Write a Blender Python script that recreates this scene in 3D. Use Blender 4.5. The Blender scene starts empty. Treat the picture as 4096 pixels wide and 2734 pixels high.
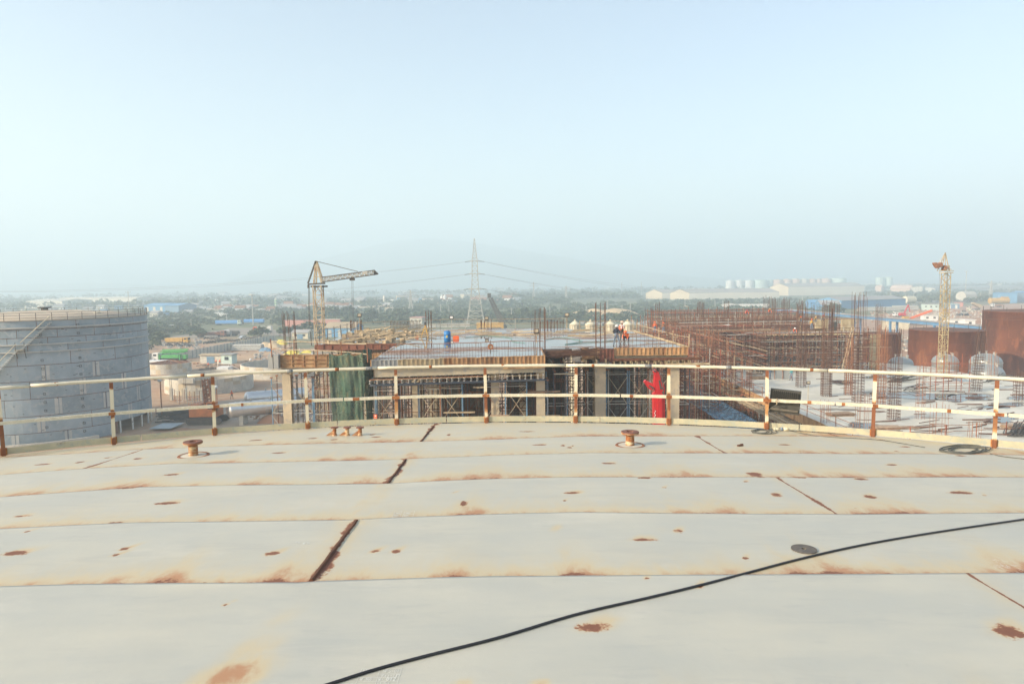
import bpy, math, random
import numpy as np
from mathutils import Vector, Matrix
rnd = random.Random(11)
C = bpy.context.scene.collection
SC = bpy.context.scene
# ------------------------------------------------------------------ camera
H = 22.0
FPX = 2730.7                      # focal length in photograph pixels (24 mm on 36 mm, 4096 px wide)
TILT = math.atan((1367 - 1137) / FPX); ROLL = math.radians(0.7)
f0 = Vector((0, math.cos(TILT), -math.sin(TILT))); r0 = Vector((1, 0, 0)); u0 = Vector((0, math.sin(TILT), math.cos(TILT)))
rv = r0 * math.cos(ROLL) - u0 * math.sin(ROLL); uv = u0 * math.cos(ROLL) + r0 * math.sin(ROLL)
cam = bpy.data.objects.new('camera', bpy.data.cameras.new('camera')); C.objects.link(cam)
M3 = Matrix((rv, uv, -f0)).transposed()
cam.matrix_world = Matrix.Translation((0, 0, H)) @ M3.to_4x4()
cam.data.sensor_width = 36; cam.data.lens = 24; cam.data.clip_start = .1; cam.data.clip_end = 20000
SC.camera = cam
# ------------------------------------------------------------------ light
SUN_AZ = math.radians(244.0)       # compass bearing of the sun, measured clockwise from +Y
SUN_EL = math.radians(24)
W = bpy.data.worlds.new('World'); SC.world = W; W.use_nodes = True
nt = W.node_tree; nt.nodes.clear()
sky = nt.nodes.new('ShaderNodeTexSky'); sky.sky_type = 'NISHITA'; sky.sun_disc = False
sky.sun_elevation = SUN_EL; sky.sun_rotation = SUN_AZ; sky.altitude = 0; sky.air_density = 1.0; sky.dust_density = 2.6; sky.ozone_density = .25
bg = nt.nodes.new('ShaderNodeBackground'); bg.inputs[1].default_value = .15
wo = nt.nodes.new('ShaderNodeOutputWorld'); nt.links.new(sky.outputs[0], bg.inputs[0]); nt.links.new(bg.outputs[0], wo.inputs[0])
sl = bpy.data.lights.new('sun', 'SUN'); sl.energy = 5.0; sl.angle = math.radians(1.2); sl.color = (1, .85, .64)
so = bpy.data.objects.new('sun', sl); C.objects.link(so)
sd = Vector((math.sin(SUN_AZ) * math.cos(SUN_EL), math.cos(SUN_AZ) * math.cos(SUN_EL), math.sin(SUN_EL)))
so.rotation_euler = sd.to_track_quat('Z', 'Y').to_euler(); so.location = (-40, -30, 60)
SC.view_settings.view_transform = 'Standard'; SC.view_settings.look = 'None'
SC.view_settings.exposure = 0.78; SC.view_settings.gamma = 1; SC.view_settings.use_curve_mapping = False
SC.render.engine = 'CYCLES'; SC.cycles.max_bounces = 6; SC.cycles.volume_bounces = 2; SC.cycles.transparent_max_bounces = 12
SC.cycles.use_denoising = True; SC.cycles.caustics_reflective = False; SC.cycles.caustics_refractive = False

# ------------------------------------------------------------------ helpers
def ray(x, y): return f0 + rv * ((x - 2048) / FPX) - uv * ((y - 1367) / FPX)
def hor(x): return 1137 - (x - 2048) * math.tan(ROLL)
def G(x, y, z=0.0):                # photograph pixel -> point of the place at height z
    d = ray(x, y); return Vector((0, 0, H)) + d * ((z - H) / d.z)
def P(x, y, D):                    # photograph pixel -> point at depth D
    d = ray(x, y); return Vector((0, 0, H)) + d * (D / d.y)
ORG = {}; KIDS = {}
def _reg(o, parent):
    C.objects.link(o); KIDS[o.name] = []
    if parent is not None:
        o.parent = parent; KIDS[parent.name].append(o)
def tag(o, label=None, cat=None, group=None, kind=None):
    if label: o['label'] = label
    if cat: o['category'] = cat
    if group: o['group'] = group
    if kind: o['kind'] = kind
    return o
def thing(name, label, cat, loc=(0, 0, 0), group=None, rz=0):
    o = bpy.data.objects.new(name, None); o.location = loc; o.rotation_euler = (0, 0, rz); o.empty_display_size = .3
    _reg(o, None); ORG[o.name] = Vector(loc); return tag(o, label, cat, group)
def copy_tree(o, parent=None):
    c = o.copy(); _reg(c, parent)
    for k in KIDS[o.name]: copy_tree(k, c)
    return c
PROTO = {}
ORD = ['first', 'second', 'third', 'fourth', 'fifth', 'sixth', 'seventh', 'eighth', 'ninth', 'tenth', 'eleventh', 'twelfth', 'thirteenth', 'fourteenth', 'fifteenth', 'sixteenth', 'seventeenth', 'eighteenth', 'nineteenth', 'twentieth']
def od(i): return ORD[i] if i < 20 else 'twenty ' + ORD[i - 20]
def put(key, loc, rz=0, label=None, scale=None, rot=None, group=None):
    o = PROTO[key]
    if o.get('_u'): o = copy_tree(o)
    else: o['_u'] = 1
    o.location = loc; o.rotation_euler = rot or (0, 0, rz)
    if scale: o.scale = (scale,) * 3 if not hasattr(scale, '__len__') else scale
    if label: o['label'] = label
    if group: o['group'] = group
    return o
class MB:
    def __init__(s): s.v = []; s.f = []
    def add(s, vs, fs):
        n = len(s.v); s.v += [tuple(v) for v in vs]; s.f += [tuple(i + n for i in q) for q in fs]; return s
    def box(s, c, d, rz=0, M=None):
        x, y, z = d[0] / 2, d[1] / 2, d[2] / 2; vs = [Vector((a * x, b * y, e * z)) for e in (-1, 1) for a, b in ((-1, -1), (1, -1), (1, 1), (-1, 1))]
        if rz: M = Matrix.Rotation(rz, 3, 'Z')
        if M is not None: vs = [M @ v for v in vs]
        c = Vector(c)
        return s.add([v + c for v in vs], [(0, 3, 2, 1), (4, 5, 6, 7), (0, 1, 5, 4), (1, 2, 6, 5), (2, 3, 7, 6), (3, 0, 4, 7)])
    def bb(s, a, b): return s.box([(p + q) / 2 for p, q in zip(a, b)], [abs(q - p) for p, q in zip(a, b)])
    def bar(s, a, b, w, h=None):
        a = Vector(a); b = Vector(b); d = b - a; L = d.length
        if L < 1e-6: return s
        h = h or w; d.normalize(); up = Vector((0, 0, 1)) if abs(d.z) < .95 else Vector((0, 1, 0))
        x = d.cross(up).normalized(); z = x.cross(d)
        vs = [p + x * (i * w / 2) + z * (j * h / 2) for p in (a, b) for i, j in ((-1, -1), (1, -1), (1, 1), (-1, 1))]
        return s.add(vs, [(3, 2, 1, 0), (4, 5, 6, 7), (0, 1, 5, 4), (1, 2, 6, 5), (2, 3, 7, 6), (3, 0, 4, 7)])
    def tube(s, pts, r, n=6, cap=True):
        pts = [Vector(p) for p in pts]; m = len(pts); vs = []; prev = None
        for i, p in enumerate(pts):
            d = (pts[min(i + 1, m - 1)] - pts[max(i - 1, 0)]).normalized()
            if prev is None:
                up = Vector((0, 0, 1)) if abs(d.z) < .9 else Vector((0, 1, 0)); x = d.cross(up).normalized()
            else:
                x = (prev - d * prev.dot(d)).normalized()
            prev = x; y = d.cross(x); ri = r[i] if hasattr(r, '__len__') else r
            vs += [p + x * (ri * math.cos(6.28319 * k / n)) + y * (ri * math.sin(6.28319 * k / n)) for k in range(n)]
        fs = [(i * n + k, i * n + (k + 1) % n, (i + 1) * n + (k + 1) % n, (i + 1) * n + k) for i in range(m - 1) for k in range(n)]
        if cap: fs += [tuple(range(n))[::-1], tuple((m - 1) * n + k for k in range(n))]
        return s.add(vs, fs)
    def lathe(s, prof, n=24, c=(0, 0, 0), a0=0., a1=None, M=None):
        full = a1 is None; a1 = a0 + 2 * math.pi if full else a1; m = n if full else n + 1; vs = []
        for r, z in prof:
            for k in range(m):
                a = a0 + (a1 - a0) * k / n; v = Vector((r * math.cos(a), r * math.sin(a), z)); v = M @ v if M else v; vs.append(v + Vector(c))
        fs = []
        for i in range(len(prof) - 1):
            for k in range(n):
                k2 = (k + 1) % m if full else k + 1; fs.append((i * m + k, i * m + k2, (i + 1) * m + k2, (i + 1) * m + k))
        return s.add(vs, fs)
    def prism(s, poly, z0, z1):
        n = len(poly); vs = [(p[0], p[1], z0) for p in poly] + [(p[0], p[1], z1) for p in poly]
        return s.add(vs, [tuple(range(n))[::-1], tuple(range(n, 2 * n))] + [(i, (i + 1) % n, n + (i + 1) % n, n + i) for i in range(n)])
    def extr(s, poly, d):          # planar 3-D polygon extruded by vector d
        n = len(poly); d = Vector(d); vs = [Vector(p) for p in poly] + [Vector(p) + d for p in poly]
        return s.add(vs, [tuple(range(n)), tuple(range(n, 2 * n))[::-1]] + [(i, n + i, n + (i + 1) % n, (i + 1) % n) for i in range(n)])
    def mesh(s, name, o=(0, 0, 0)):
        me = bpy.data.meshes.new(name); ox, oy, oz = o
        me.from_pydata([(x - ox, y - oy, z - oz) for x, y, z in s.v], [], s.f); me.update(); return me
    def build(s, name, m, parent=None, smooth=False, kind=None, label=None):
        o = (0, 0, 0); 
        if parent is not None: o = ORG[parent.name]
        me = s.mesh(name, o); me.materials.append(m)
        if smooth: me.polygons.foreach_set('use_smooth', [True] * len(me.polygons))
        ob = bpy.data.objects.new(name, me); _reg(ob, parent); ORG[ob.name] = Vector(o)
        if kind: ob['kind'] = kind
        if label: ob['label'] = label
        return ob
def solo(mb, name, m, label, cat, group=None, smooth=False, kind=None, loc=None):
    ob = mb.build(name, m, None, smooth); 
    if loc is not None:
        ob.data.transform(Matrix.Translation(-Vector(loc))); ob.location = loc
    return tag(ob, label, cat, group, kind)
def lattice(mb, a, b, w0, w1, n, r, legs=None, up=Vector((0, 1, 0))):
    a = Vector(a); b = Vector(b); d = (b - a).normalized(); x = d.cross(up).normalized(); y = x.cross(d); lg = legs or mb; L = []
    for i in range(n + 1):
        t = i / n; w = (w0 + (w1 - w0) * t) / 2; p = a + (b - a) * t; L.append([p + x * (i1 * w) + y * (j1 * w) for i1, j1 in ((-1, -1), (1, -1), (1, 1), (-1, 1))])
    for k in range(4):
        lg.bar(L[0][k], L[n][k], r * 1.7)
    for i in range(n):
        for k in range(4):
            k2 = (k + 1) % 4; mb.bar(L[i][k], L[i][k2], r)
            if (i + k) % 2: mb.bar(L[i][k], L[i + 1][k2], r)
            else: mb.bar(L[i][k2], L[i + 1][k], r)
# ------------------------------------------------------------------ materials
def NN(t, kind, **kw):
    n = t.nodes.new('ShaderNode' + kind)
    for k, v in kw.items():
        if k.startswith('i_'): n.inputs[int(k[2:]) if k[2:].isdigit() else k[2:].replace('_', ' ')].default_value = v
        else: setattr(n, k, v)
    return n
def mixc(t, fac, a, b):
    n = NN(t, 'Mix', data_type='RGBA')
    for s_, v in ((0, fac), (6, a), (7, b)):
        if isinstance(v, bpy.types.NodeSocket): t.links.new(v, n.inputs[s_])
        else: n.inputs[s_].default_value = v if s_ == 0 else (*v[:3], 1)
    return n.outputs[2]
def noise(t, vec, scale, detail=4, rough=.6, dist=0):
    n = NN(t, 'TexNoise'); n.inputs['Scale'].default_value = scale; n.inputs['Detail'].default_value = detail; n.inputs['Roughness'].default_value = rough; n.inputs['Distortion'].default_value = dist
    t.links.new(vec, n.inputs['Vector']); return n.outputs[0]
def ramp(t, fac, lo, hi):
    n = NN(t, 'MapRange'); n.interpolation_type = 'SMOOTHSTEP'; n.inputs[1].default_value = lo; n.inputs[2].default_value = hi; t.links.new(fac, n.inputs[0]); return n.outputs[0]
def mth(t, op, a, b=None):
    n = NN(t, 'Math', operation=op)
    for i, v in enumerate((a, b)):
        if v is None: continue
        if isinstance(v, bpy.types.NodeSocket): t.links.new(v, n.inputs[i])
        else: n.inputs[i].default_value = v
    return n.outputs[0]
def base(name):
    m = bpy.data.materials.new(name); m.use_nodes = True; t = m.node_tree; b = t.nodes['Principled BSDF']; return m, t, b
def pos(t, st=(1, 1, 1), obj=False):
    g = NN(t, 'TexCoord').outputs['Object'] if obj else NN(t, 'NewGeometry').outputs['Position']
    mp = NN(t, 'Mapping'); mp.inputs['Scale'].default_value = st; t.links.new(g, mp.inputs['Vector']); return mp.outputs[0]
RUST = (.17, .06, .028); RUSTL = (.42, .17, .06)
def mat(name, c, c2=None, sc=1.5, st=(1, 1, 1), rough=.75, metal=0, bump=0, rust=0, rsc=3, rvar=0, spec=.4, rc=RUST, rst=(1, 1, 1), c3=None, alpha=None, obj=False, rl=None):
    m, t, b = base(name); c2 = c2 or tuple(v * .7 for v in c)
    col = mixc(t, ramp(t, noise(t, pos(t, st, obj), sc, 5), .3, .7), c, c2)
    if c3: col = mixc(t, ramp(t, noise(t, pos(t, st, obj), sc * 4.3, 3), .5, .7), col, c3)
    if rvar:
        oi = NN(t, 'ObjectInfo'); hs = NN(t, 'HueSaturation'); t.links.new(col, hs.inputs['Color'])
        v = mth(t, 'ADD', mth(t, 'MULTIPLY', oi.outputs['Random'], rvar * 2), 1 - rvar); t.links.new(v, hs.inputs['Value']); col = hs.outputs[0]
    if rust:
        n1 = noise(t, pos(t, rst), rsc, 6, .7); n1 = ramp(t, n1, 1 - rust - .12, 1 - rust + .06); n2 = noise(t, pos(t), rsc * 5, 3)
        col = mixc(t, n1, col, mixc(t, n2, rc, rl or RUSTL))
    t.links.new(col, b.inputs['Base Color']); b.inputs['Roughness'].default_value = rough; b.inputs['Metallic'].default_value = metal
    b.inputs['Specular IOR Level'].default_value = spec
    if bump:
        bp = NN(t, 'Bump'); bp.inputs['Strength'].default_value = bump; bp.inputs['Distance'].default_value = .02; t.links.new(noise(t, pos(t), sc * 12, 4), bp.inputs['Height']); t.links.new(bp.outputs[0], b.inputs['Normal'])
    if alpha is not None:
        a = ramp(t, noise(t, pos(t), alpha[1], 3), .3, .7); a = mth(t, 'ADD', mth(t, 'MULTIPLY', a, alpha[2]), alpha[0]); t.links.new(a, b.inputs['Alpha'])
    return m
M = {}
M['white'] = mat('white_paint', (.74, .74, .7), (.6, .6, .56), rust=.2)
M['cleanwhite'] = mat('clean_white', (.78, .78, .76), (.68, .68, .66))
M['cream'] = mat('cream_paint', (.66, .6, .45), (.5, .46, .36), sc=.8, rust=.26)
M['conc'] = mat('concrete', (.56, .47, .33), (.4, .35, .26), sc=.6, bump=.3, c3=(.36, .33, .28))
M['concl'] = mat('pale_concrete', (.6, .57, .49), (.45, .43, .38), sc=.5, bump=.2, c3=(.4, .4, .38))
M['concg'] = mat('grey_concrete', (.36, .37, .36), (.26, .27, .27), sc=.4, st=(1, 1, .4))
M['darkback'] = mat('dark_backing', (.16, .15, .13), (.1, .1, .09), sc=.5)  # dark tone for the added walls that deepen the shade under the deck
M['steelg'] = mat('grey_primer', (.3, .37, .42), (.22, .28, .32), sc=.3, rough=.5, rvar=.09, rust=.24, rsc=1.0, rst=(2.4, 2.4, .4), rl=(.34, .27, .2), rc=(.24, .22, .19), c3=(.34, .38, .4))
M['rust'] = mat('rusty_steel', (.17, .07, .036), (.09, .042, .026), sc=3, rough=.85)
M['rustl'] = mat('light_rust', (.34, .155, .08), (.19, .085, .05), sc=3, rough=.85)
M['rebar'] = mat('rebar_steel', (.08, .042, .03), (.14, .068, .042), sc=4, rough=.8)
M['orange_ox'] = mat('red_oxide', (.42, .12, .06), (.26, .09, .055), sc=3, rough=.7)
M['blue'] = mat('blue_paint', (.15, .29, .44), (.12, .2, .28), sc=2, rust=.25, rough=.5)
M['bluel'] = mat('sky_blue_cladding', (.13, .33, .55), (.11, .27, .46), sc=.1)
M['galv'] = mat('galvanised', (.5, .5, .46), (.36, .35, .32), sc=2, rough=.5, rust=.3)
M['tan'] = mat('tan_plywood', (.5, .32, .16), (.36, .2, .1), sc=2, st=(1, 1, .4), rvar=.2, rust=.3, rsc=2.2)
M['tan2'] = mat('pale_form', (.5, .42, .27), (.34, .26, .16), sc=2, st=(1, 1, .4), rvar=.15, rust=.28, rsc=2)
M['redply'] = mat('red_form', (.25, .1, .065), (.17, .075, .055), sc=2, rvar=.2)
M['browns'] = mat('brown_form', (.3, .15, .07), (.42, .28, .15), sc=2.5, st=(1, 1, .5), rvar=.2)
M['timber'] = mat('timber', (.5, .4, .26), (.34, .26, .17), sc=4, rvar=.2)
M['black'] = mat('black_rubber', (.022, .022, .024), (.035, .035, .036), rough=.6)
M['dark'] = mat('dark_steel', (.06, .06, .06), (.1, .085, .07), rough=.6)
M['yellow'] = mat('yellow_paint', (.62, .36, .06), (.45, .26, .06), sc=1, rough=.5)
M['yellowmast'] = mat('weathered_yellow', (.52, .43, .25), (.36, .28, .15), sc=1.5, rust=.36, rsc=2)
M['masttan'] = mat('faded_crane', (.5, .43, .31), (.36, .29, .19), sc=1.5, rust=.36, rsc=1.5)
M['orange'] = mat('orange_paint', (.62, .2, .06), (.45, .16, .06), sc=1, rough=.5)
M['red'] = mat('red_paint', (.55, .025, .03), (.42, .025, .03), sc=2, rough=.35)
M['green'] = mat('green_paint', (.08, .42, .1), (.07, .3, .1), sc=1, rough=.45)
M['yltarp'] = mat('yellow_tarp', (.7, .6, .08), (.55, .45, .1), sc=1)
M['bltarp'] = mat('blue_tarp', (.08, .25, .58), (.1, .3, .6), sc=1)
M['gblue'] = mat('gantry_blue', (.1, .24, .42), (.1, .19, .32), sc=.6)
M['roofg'] = mat('grey_sheet_roof', (.34, .33, .32), (.28, .28, .28), sc=.05, st=(1, 1, 1))
M['walll'] = mat('beige_cladding', (.66, .56, .4), (.6, .51, .38), sc=.05)
M['wallg'] = mat('grey_cladding', (.62, .58, .5), (.56, .53, .46), sc=.05)
M['browntank'] = mat('brown_tank', (.25, .085, .038), (.13, .048, .028), sc=.22, st=(1, 1, .35), rough=.65, c3=(.28, .1, .045), spec=.2)
M['silver'] = mat('silver_insulation', (.7, .7, .7), (.62, .62, .62), sc=.5, rough=.32, metal=.85)
M['paleg'] = mat('pale_green_tank', (.55, .68, .62), (.5, .6, .57), sc=.05)
M['peach'] = mat('peach_tank', (.7, .5, .38), (.6, .42, .33), sc=.05)
M['pink'] = mat('pink_wall', (.52, .24, .2), (.42, .22, .19), sc=.1)
M['sand'] = mat('sand', (.62, .47, .28), (.5, .38, .24), sc=.3, bump=.4)
M['soil'] = mat('red_soil', (.3, .15, .09), (.38, .24, .15), sc=.2, bump=.5)
M['glass'] = mat('dark_glass', (.03, .04, .05), (.05, .06, .07), rough=.15)
M['skin'] = mat('skin', (.16, .08, .05), (.13, .07, .045))
M['navy'] = mat('navy_cloth', (.02, .03, .055), (.03, .04, .07), sc=8)
M['jeans'] = mat('grey_jeans', (.2, .25, .32), (.14, .18, .25), sc=8)
M['darkcloth'] = mat('dark_cloth', (.05, .045, .04), (.08, .07, .06), sc=8)
M['hivis'] = mat('orange_hivis', (.85, .16, .04), (.7, .14, .04), sc=8)
M['hivisy'] = mat('yellow_hivis', (.6, .7, .12), (.5, .6, .1), sc=8)
M['teal'] = mat('teal_cloth', (.08, .35, .38), (.06, .28, .3), sc=8)
M['khaki'] = mat('khaki_cloth', (.4, .32, .18), (.3, .25, .15), sc=8)
M['plank'] = mat('weathered_plank', (.42, .3, .2), (.24, .16, .11), sc=3, rvar=.25)
M['greynet'] = mat('green_net', (.055, .12, .085), (.1, .14, .105), sc=1.3, st=(1, 1, .3), rough=.9, alpha=(.66, 2.4, .26), c3=(.16, .17, .1))
M['bluenet'] = mat('blue_net', (.14, .26, .36), (.22, .33, .4), sc=1.2, rough=.9, alpha=(.2, 2, .5))
M['dgnet'] = mat('dark_green_net', (.03, .12, .08), (.04, .16, .1), sc=1.2, rough=.9, alpha=(.4, 2, .5))
M['dgnet2'] = mat('hose_green', (.08, .25, .2), (.12, .3, .25))
M['darkblue'] = mat('dull_blue_steel', (.09, .12, .17), (.13, .14, .15), sc=2)
M['bldrum'] = mat('blue_plastic', (.03, .2, .5), (.03, .16, .4), rough=.35)
def leafmat(name, a, b_):
    m, t, b = base(name); col = mixc(t, ramp(t, noise(t, pos(t), .35, 4), .35, .65), a, b_); t.links.new(col, b.inputs['Base Color']); b.inputs['Roughness'].default_value = .8; b.inputs['Specular IOR Level'].default_value = .2; return m
M['leaf'] = leafmat('scrub_leaves', (.06, .095, .055), (.11, .13, .08)); M['leaf2'] = leafmat('dark_leaves', (.045, .075, .05), (.075, .1, .06))
M['trunk'] = mat('bark', (.12, .09, .06), (.08, .06, .045))

# ------------------------------------------------------------------ ground, hills, haze
m, t, b = base('ground_earth')
p_ = pos(t); big = ramp(t, noise(t, p_, .012, 6, .65), .42, .6); fine = ramp(t, noise(t, p_, .25, 6, .7), .3, .7)
soil = mixc(t, fine, (.36, .2, .12), (.42, .31, .21)); scrub = mixc(t, ramp(t, noise(t, p_, .06, 6, .7), .35, .62), (.07, .1, .04), (.19, .18, .1))
sx = NN(t, 'SeparateXYZ'); t.links.new(NN(t, 'NewGeometry').outputs['Position'], sx.inputs[0])
edge = mth(t, 'ADD', sx.outputs['Y'], mth(t, 'MULTIPLY', big, -90)); edge = mth(t, 'ADD', edge, mth(t, 'MULTIPLY', mth(t, 'MAXIMUM', sx.outputs['X'], 0), -.55))
far = ramp(t, edge, 195, 235); far2 = ramp(t, sx.outputs['Y'], 700, 1200)
scrub = mixc(t, far2, scrub, mixc(t, ramp(t, noise(t, p_, .008, 5), .4, .6), (.06, .08, .04), (.14, .13, .08)))
t.links.new(mixc(t, far, soil, scrub), b.inputs['Base Color']); b.inputs['Roughness'].default_value = .95
bp = NN(t, 'Bump'); bp.inputs['Distance'].default_value = .3; bp.inputs['Strength'].default_value = .6; t.links.new(noise(t, p_, .5, 6, .7), bp.inputs['Height']); t.links.new(bp.outputs[0], b.inputs['Normal'])
M['ground'] = m
g = MB(); g.add([(-7000, -400, 0), (7000, -400, 0), (7000, 7000, 0), (-7000, 7000, 0)], [(0, 1, 2, 3)]); tag(g.build('ground', m), 'flat red-brown and scrub ground reaching the hills', kind='structure')
HD = 4000
sk = [(-600, 1150), (0, 1140), (400, 1130), (700, 1140), (855, 1151), (976, 1107), (1116, 1067), (1255, 1043), (1395, 1011), (1500, 980), (1604, 959), (1744, 952), (1848, 959), (1953, 976), (2092, 998), (2267, 1027), (2441, 1064), (2616, 1090), (2790, 1108), (2964, 1118), (3400, 1122), (4600, 1120)]
def vn1(x, s):
    i = math.floor(x); f = x - i; f = f * f * (3 - 2 * f); h = lambda k: (math.sin((k * 127.1 + s * 311.7)) * 43758.5453) % 1
    return h(i) * (1 - f) + h(i + 1) * f
def skh(x):
    X = 2048 + x / HD * FPX; Y = np.interp(X, [a for a, _ in sk], [b_ for _, b_ in sk]); return max(0, H + (hor(X) - Y) * HD / FPX)
mb = MB(); nx = 150; ny = 14; vs = []
for j in range(ny):
    tt = j / (ny - 1); y = HD - 900 + 1900 * tt
    for i in range(nx):
        x = (-3300 + 7200 * i / (nx - 1)); s_ = max(0, 1 - abs(y - HD) / (900 if y < HD else 1000)); prof = s_ ** 1.3
        spur = .8 + .4 * vn1(x / 160 + tt * 2, 3) if j not in (0, ny - 1) else 1
        vs.append((x * y / HD if y > HD else x, y, skh(x) * prof * (spur if abs(y - HD) > 120 else 1) + vn1(x / 40, 5) * 5 * prof - .5))
mb.add(vs, [(j * nx + i, j * nx + i + 1, (j + 1) * nx + i + 1, (j + 1) * nx + i) for j in range(ny - 1) for i in range(nx - 1)])
tag(mb.build('hills', mat('hill_scrub', (.09, .12, .06), (.16, .15, .1), sc=.01), smooth=True), 'broad hill fading into the haze', kind='structure')
hz = MB(); hz.bb((-6900, -390, -1.2), (6900, 6900, 325))
m = bpy.data.materials.new('haze'); m.use_nodes = True; t = m.node_tree; t.nodes.clear(); pv = t.nodes.new('ShaderNodeVolumePrincipled'); mo = t.nodes.new('ShaderNodeOutputMaterial'); t.links.new(pv.outputs[0], mo.inputs['Volume'])
pv.inputs['Density'].default_value = .00088; pv.inputs['Color'].default_value = (.73, .89, 1, 1); pv.inputs['Anisotropy'].default_value = .1
tag(hz.build('haze', m), 'pale dusty haze', kind='stuff')
def sheet(name, poly, m, z=.004, label=None):
    mb = MB(); mb.add([(p[0], p[1], z) for p in poly], [tuple(range(len(poly)))]); return tag(mb.build(name, m), label, kind='structure')
# ------------------------------------------------------------------ the tank roof we stand on
TC = Vector((-.502, -1.655, 0)); TR = 14.37; RZ = 19.4; KA = .0027
def vnoise(x, y, s):
    xi = np.floor(x); yi = np.floor(y); fx = x - xi; fy = y - yi; fx = fx * fx * (3 - 2 * fx); fy = fy * fy * (3 - 2 * fy)
    h = lambda a, b: (np.sin(a * 127.1 + b * 311.7 + s * 74.7) * 43758.5453) % 1
    return (h(xi, yi) * (1 - fx) + h(xi + 1, yi) * fx) * (1 - fy) + (h(xi, yi + 1) * (1 - fx) + h(xi + 1, yi + 1) * fx) * fy
def wav(x, y): return .014 * (vnoise(x * .55, y * .9, 4) - .5) + .005 * (vnoise(x * 1.7, y * 2.1, 14) - .5)
def dz(x, y): return RZ + KA * (TR ** 2 - (x - TC.x) ** 2 - (y - TC.y) ** 2) + float(wav(x, y))
def RF(X, Y):                      # photograph pixel -> point on the domed roof
    z = 19.8
    for _ in range(20): p = G(X, Y, z); z = dz(p.x, p.y)
    return Vector((p.x, p.y, z))
SEAMS = [[(0, 1831), (277, 1816), (581, 1797), (1037, 1781), (1400, 1773), (1673, 1767), (1991, 1758), (2337, 1745), (2700, 1745), (3042, 1744), (3489, 1748)],
 [(0, 1900), (332, 1875), (691, 1855), (1400, 1843), (1618, 1837), (1991, 1821), (2337, 1812), (2700, 1813), (3387, 1816), (3733, 1816), (4096, 1821)],
 [(0, 1989), (277, 1969), (553, 1949), (1037, 1940), (1300, 1938), (1542, 1935), (1715, 1926), (1991, 1915), (2268, 1909), (2700, 1910), (3387, 1911), (4096, 1910)],
 [(0, 2116), (252, 2103), (553, 2090), (1037, 2085), (1414, 2079), (1646, 2068), (1991, 2056), (2300, 2049), (2700, 2054), (3387, 2058), (4096, 2052)],
 [(0, 2346), (345, 2336), (691, 2333), (1196, 2331), (1300, 2324), (1991, 2305), (2682, 2300), (3387, 2297), (4096, 2293)]]
SW = [np.array([[*RF(a, b)[:2]] for a, b in s]) for s in SEAMS]
def seam(i, x):
    if i < 0: return np.full_like(x, 99.)
    if i < 5: return np.interp(x, SW[i][:, 0], SW[i][:, 1])
    return np.interp(x, SW[4][:, 0], SW[4][:, 1]) * max(0, 1 - (i - 4) * .33) - (i - 4) * 1.5 * min(1, (i - 4) * .3) if i < 8 else np.full_like(x, 4.9 - (i - 4) * 1.6)
PATCH = [(66, 2210, 52, 9), (497, 2194, 20, 7), (462, 2218, 16, 6), (1089, 2213, 31, 9), (674, 2011, 50, 5), (86, 2063, 32, 3), (507, 1951, 50, 4), (460, 2089, 30, 4), (688, 1897, 33, 3.5), (171, 1856, 26, 2), (318, 1848, 12, 3), (553, 1833, 17, 3), (1118, 1810, 28, 2.5), (107, 2125, 12, 3), (1123, 2295, 12, 3), (1251, 1752, 21, 2), (1500, 2204, 22, 8), (1583, 2203, 22, 8), (1855, 2012, 15, 10), (1818, 1969, 7, 3), (2295, 1970, 42, 4.5), (2257, 2001, 8, 3), (2572, 2157, 56, 6), (2378, 2507, 78, 20), (2586, 2312, 14, 5), (2437, 1852, 30, 3.5), (2161, 1778, 28, 2.5), (2250, 1780, 10, 4), (2275, 1789, 12, 3), (2290, 1782, 8, 2), (1794, 1738, 9, 4), (1500, 1747, 22, 2.5), (1488, 1737, 14, 3), (2105, 1725, 36, 1.8), (2582, 1911, 26, 4), (2655, 1949, 10, 3), (3104, 1979, 24, 7), (3477, 1985, 26, 6), (3847, 1970, 56, 4.5), (3938, 1980, 10, 2.5), (2713, 2122, 24, 7), (2981, 2231, 14, 5), (4036, 2524, 80, 22), (3567, 1858, 30, 2.5), (3140, 1778, 27, 2), (2983, 1925, 12, 2), (2796, 2345, 18, 9), (3021, 1897, 34, 9), (3445, 1916, 30, 3), (3200, 1909, 30, 3), (900, 2418, 8, 3), (430, 1830, 14, 2), (1020, 1760, 26, 2), (1372, 2147, 12, 5), (3620, 1786, 24, 2.2), (3584, 1804, 10, 2), (3425, 2032, 7, 2.5), (3520, 1758, 16, 2), (3841, 1822, 22, 2), (1336, 1757, 14, 2)]
SOFT = [(930, 2700, 120, 90, 1.15), (1010, 2600, 90, 90, .5), (1120, 2480, 80, 90, .22), (1853, 2728, 40, 22, .7), (2164, 2728, 40, 20, .8), (2226, 2110, 24, 20, .5), (1400, 2060, 26, 40, .5), (1450, 2010, 40, 40, .35), (1640, 1815, 30, 22, .7), (1600, 1835, 24, 8, .6), (2640, 2120, 80, 30, .15), (1240, 1810, 20, 14, .35), (2430, 2478, 70, 22, .45)]
JOINTS = [(0, -1.46, .028, 1), (2, -1.465, .03, 1), (4, -1.5, .034, 1), (3, 3.13, .006, 0), (1, 3.0, .006, 0), (5, 3.38, .006, 0), (1, -5.85, .006, 0), (0, 5.4, .006, 0), (2, -7.2, .006, 0)]
pw = []
for X, Y, a, b_ in PATCH:
    c = RF(X, Y); e = RF(X + a, Y); n_ = RF(X, Y - b_); pw.append((c.x, c.y, (e - c).length, max(.02, (n_ - c).length)))
sw_ = []
for X, Y, a, b_, k in SOFT:
    c = RF(X, Y); e = RF(X + a, Y); n_ = RF(X, Y - b_ * .8); sw_.append((c.x, c.y, (e - c).length, (n_ - c).length, k))
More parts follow.
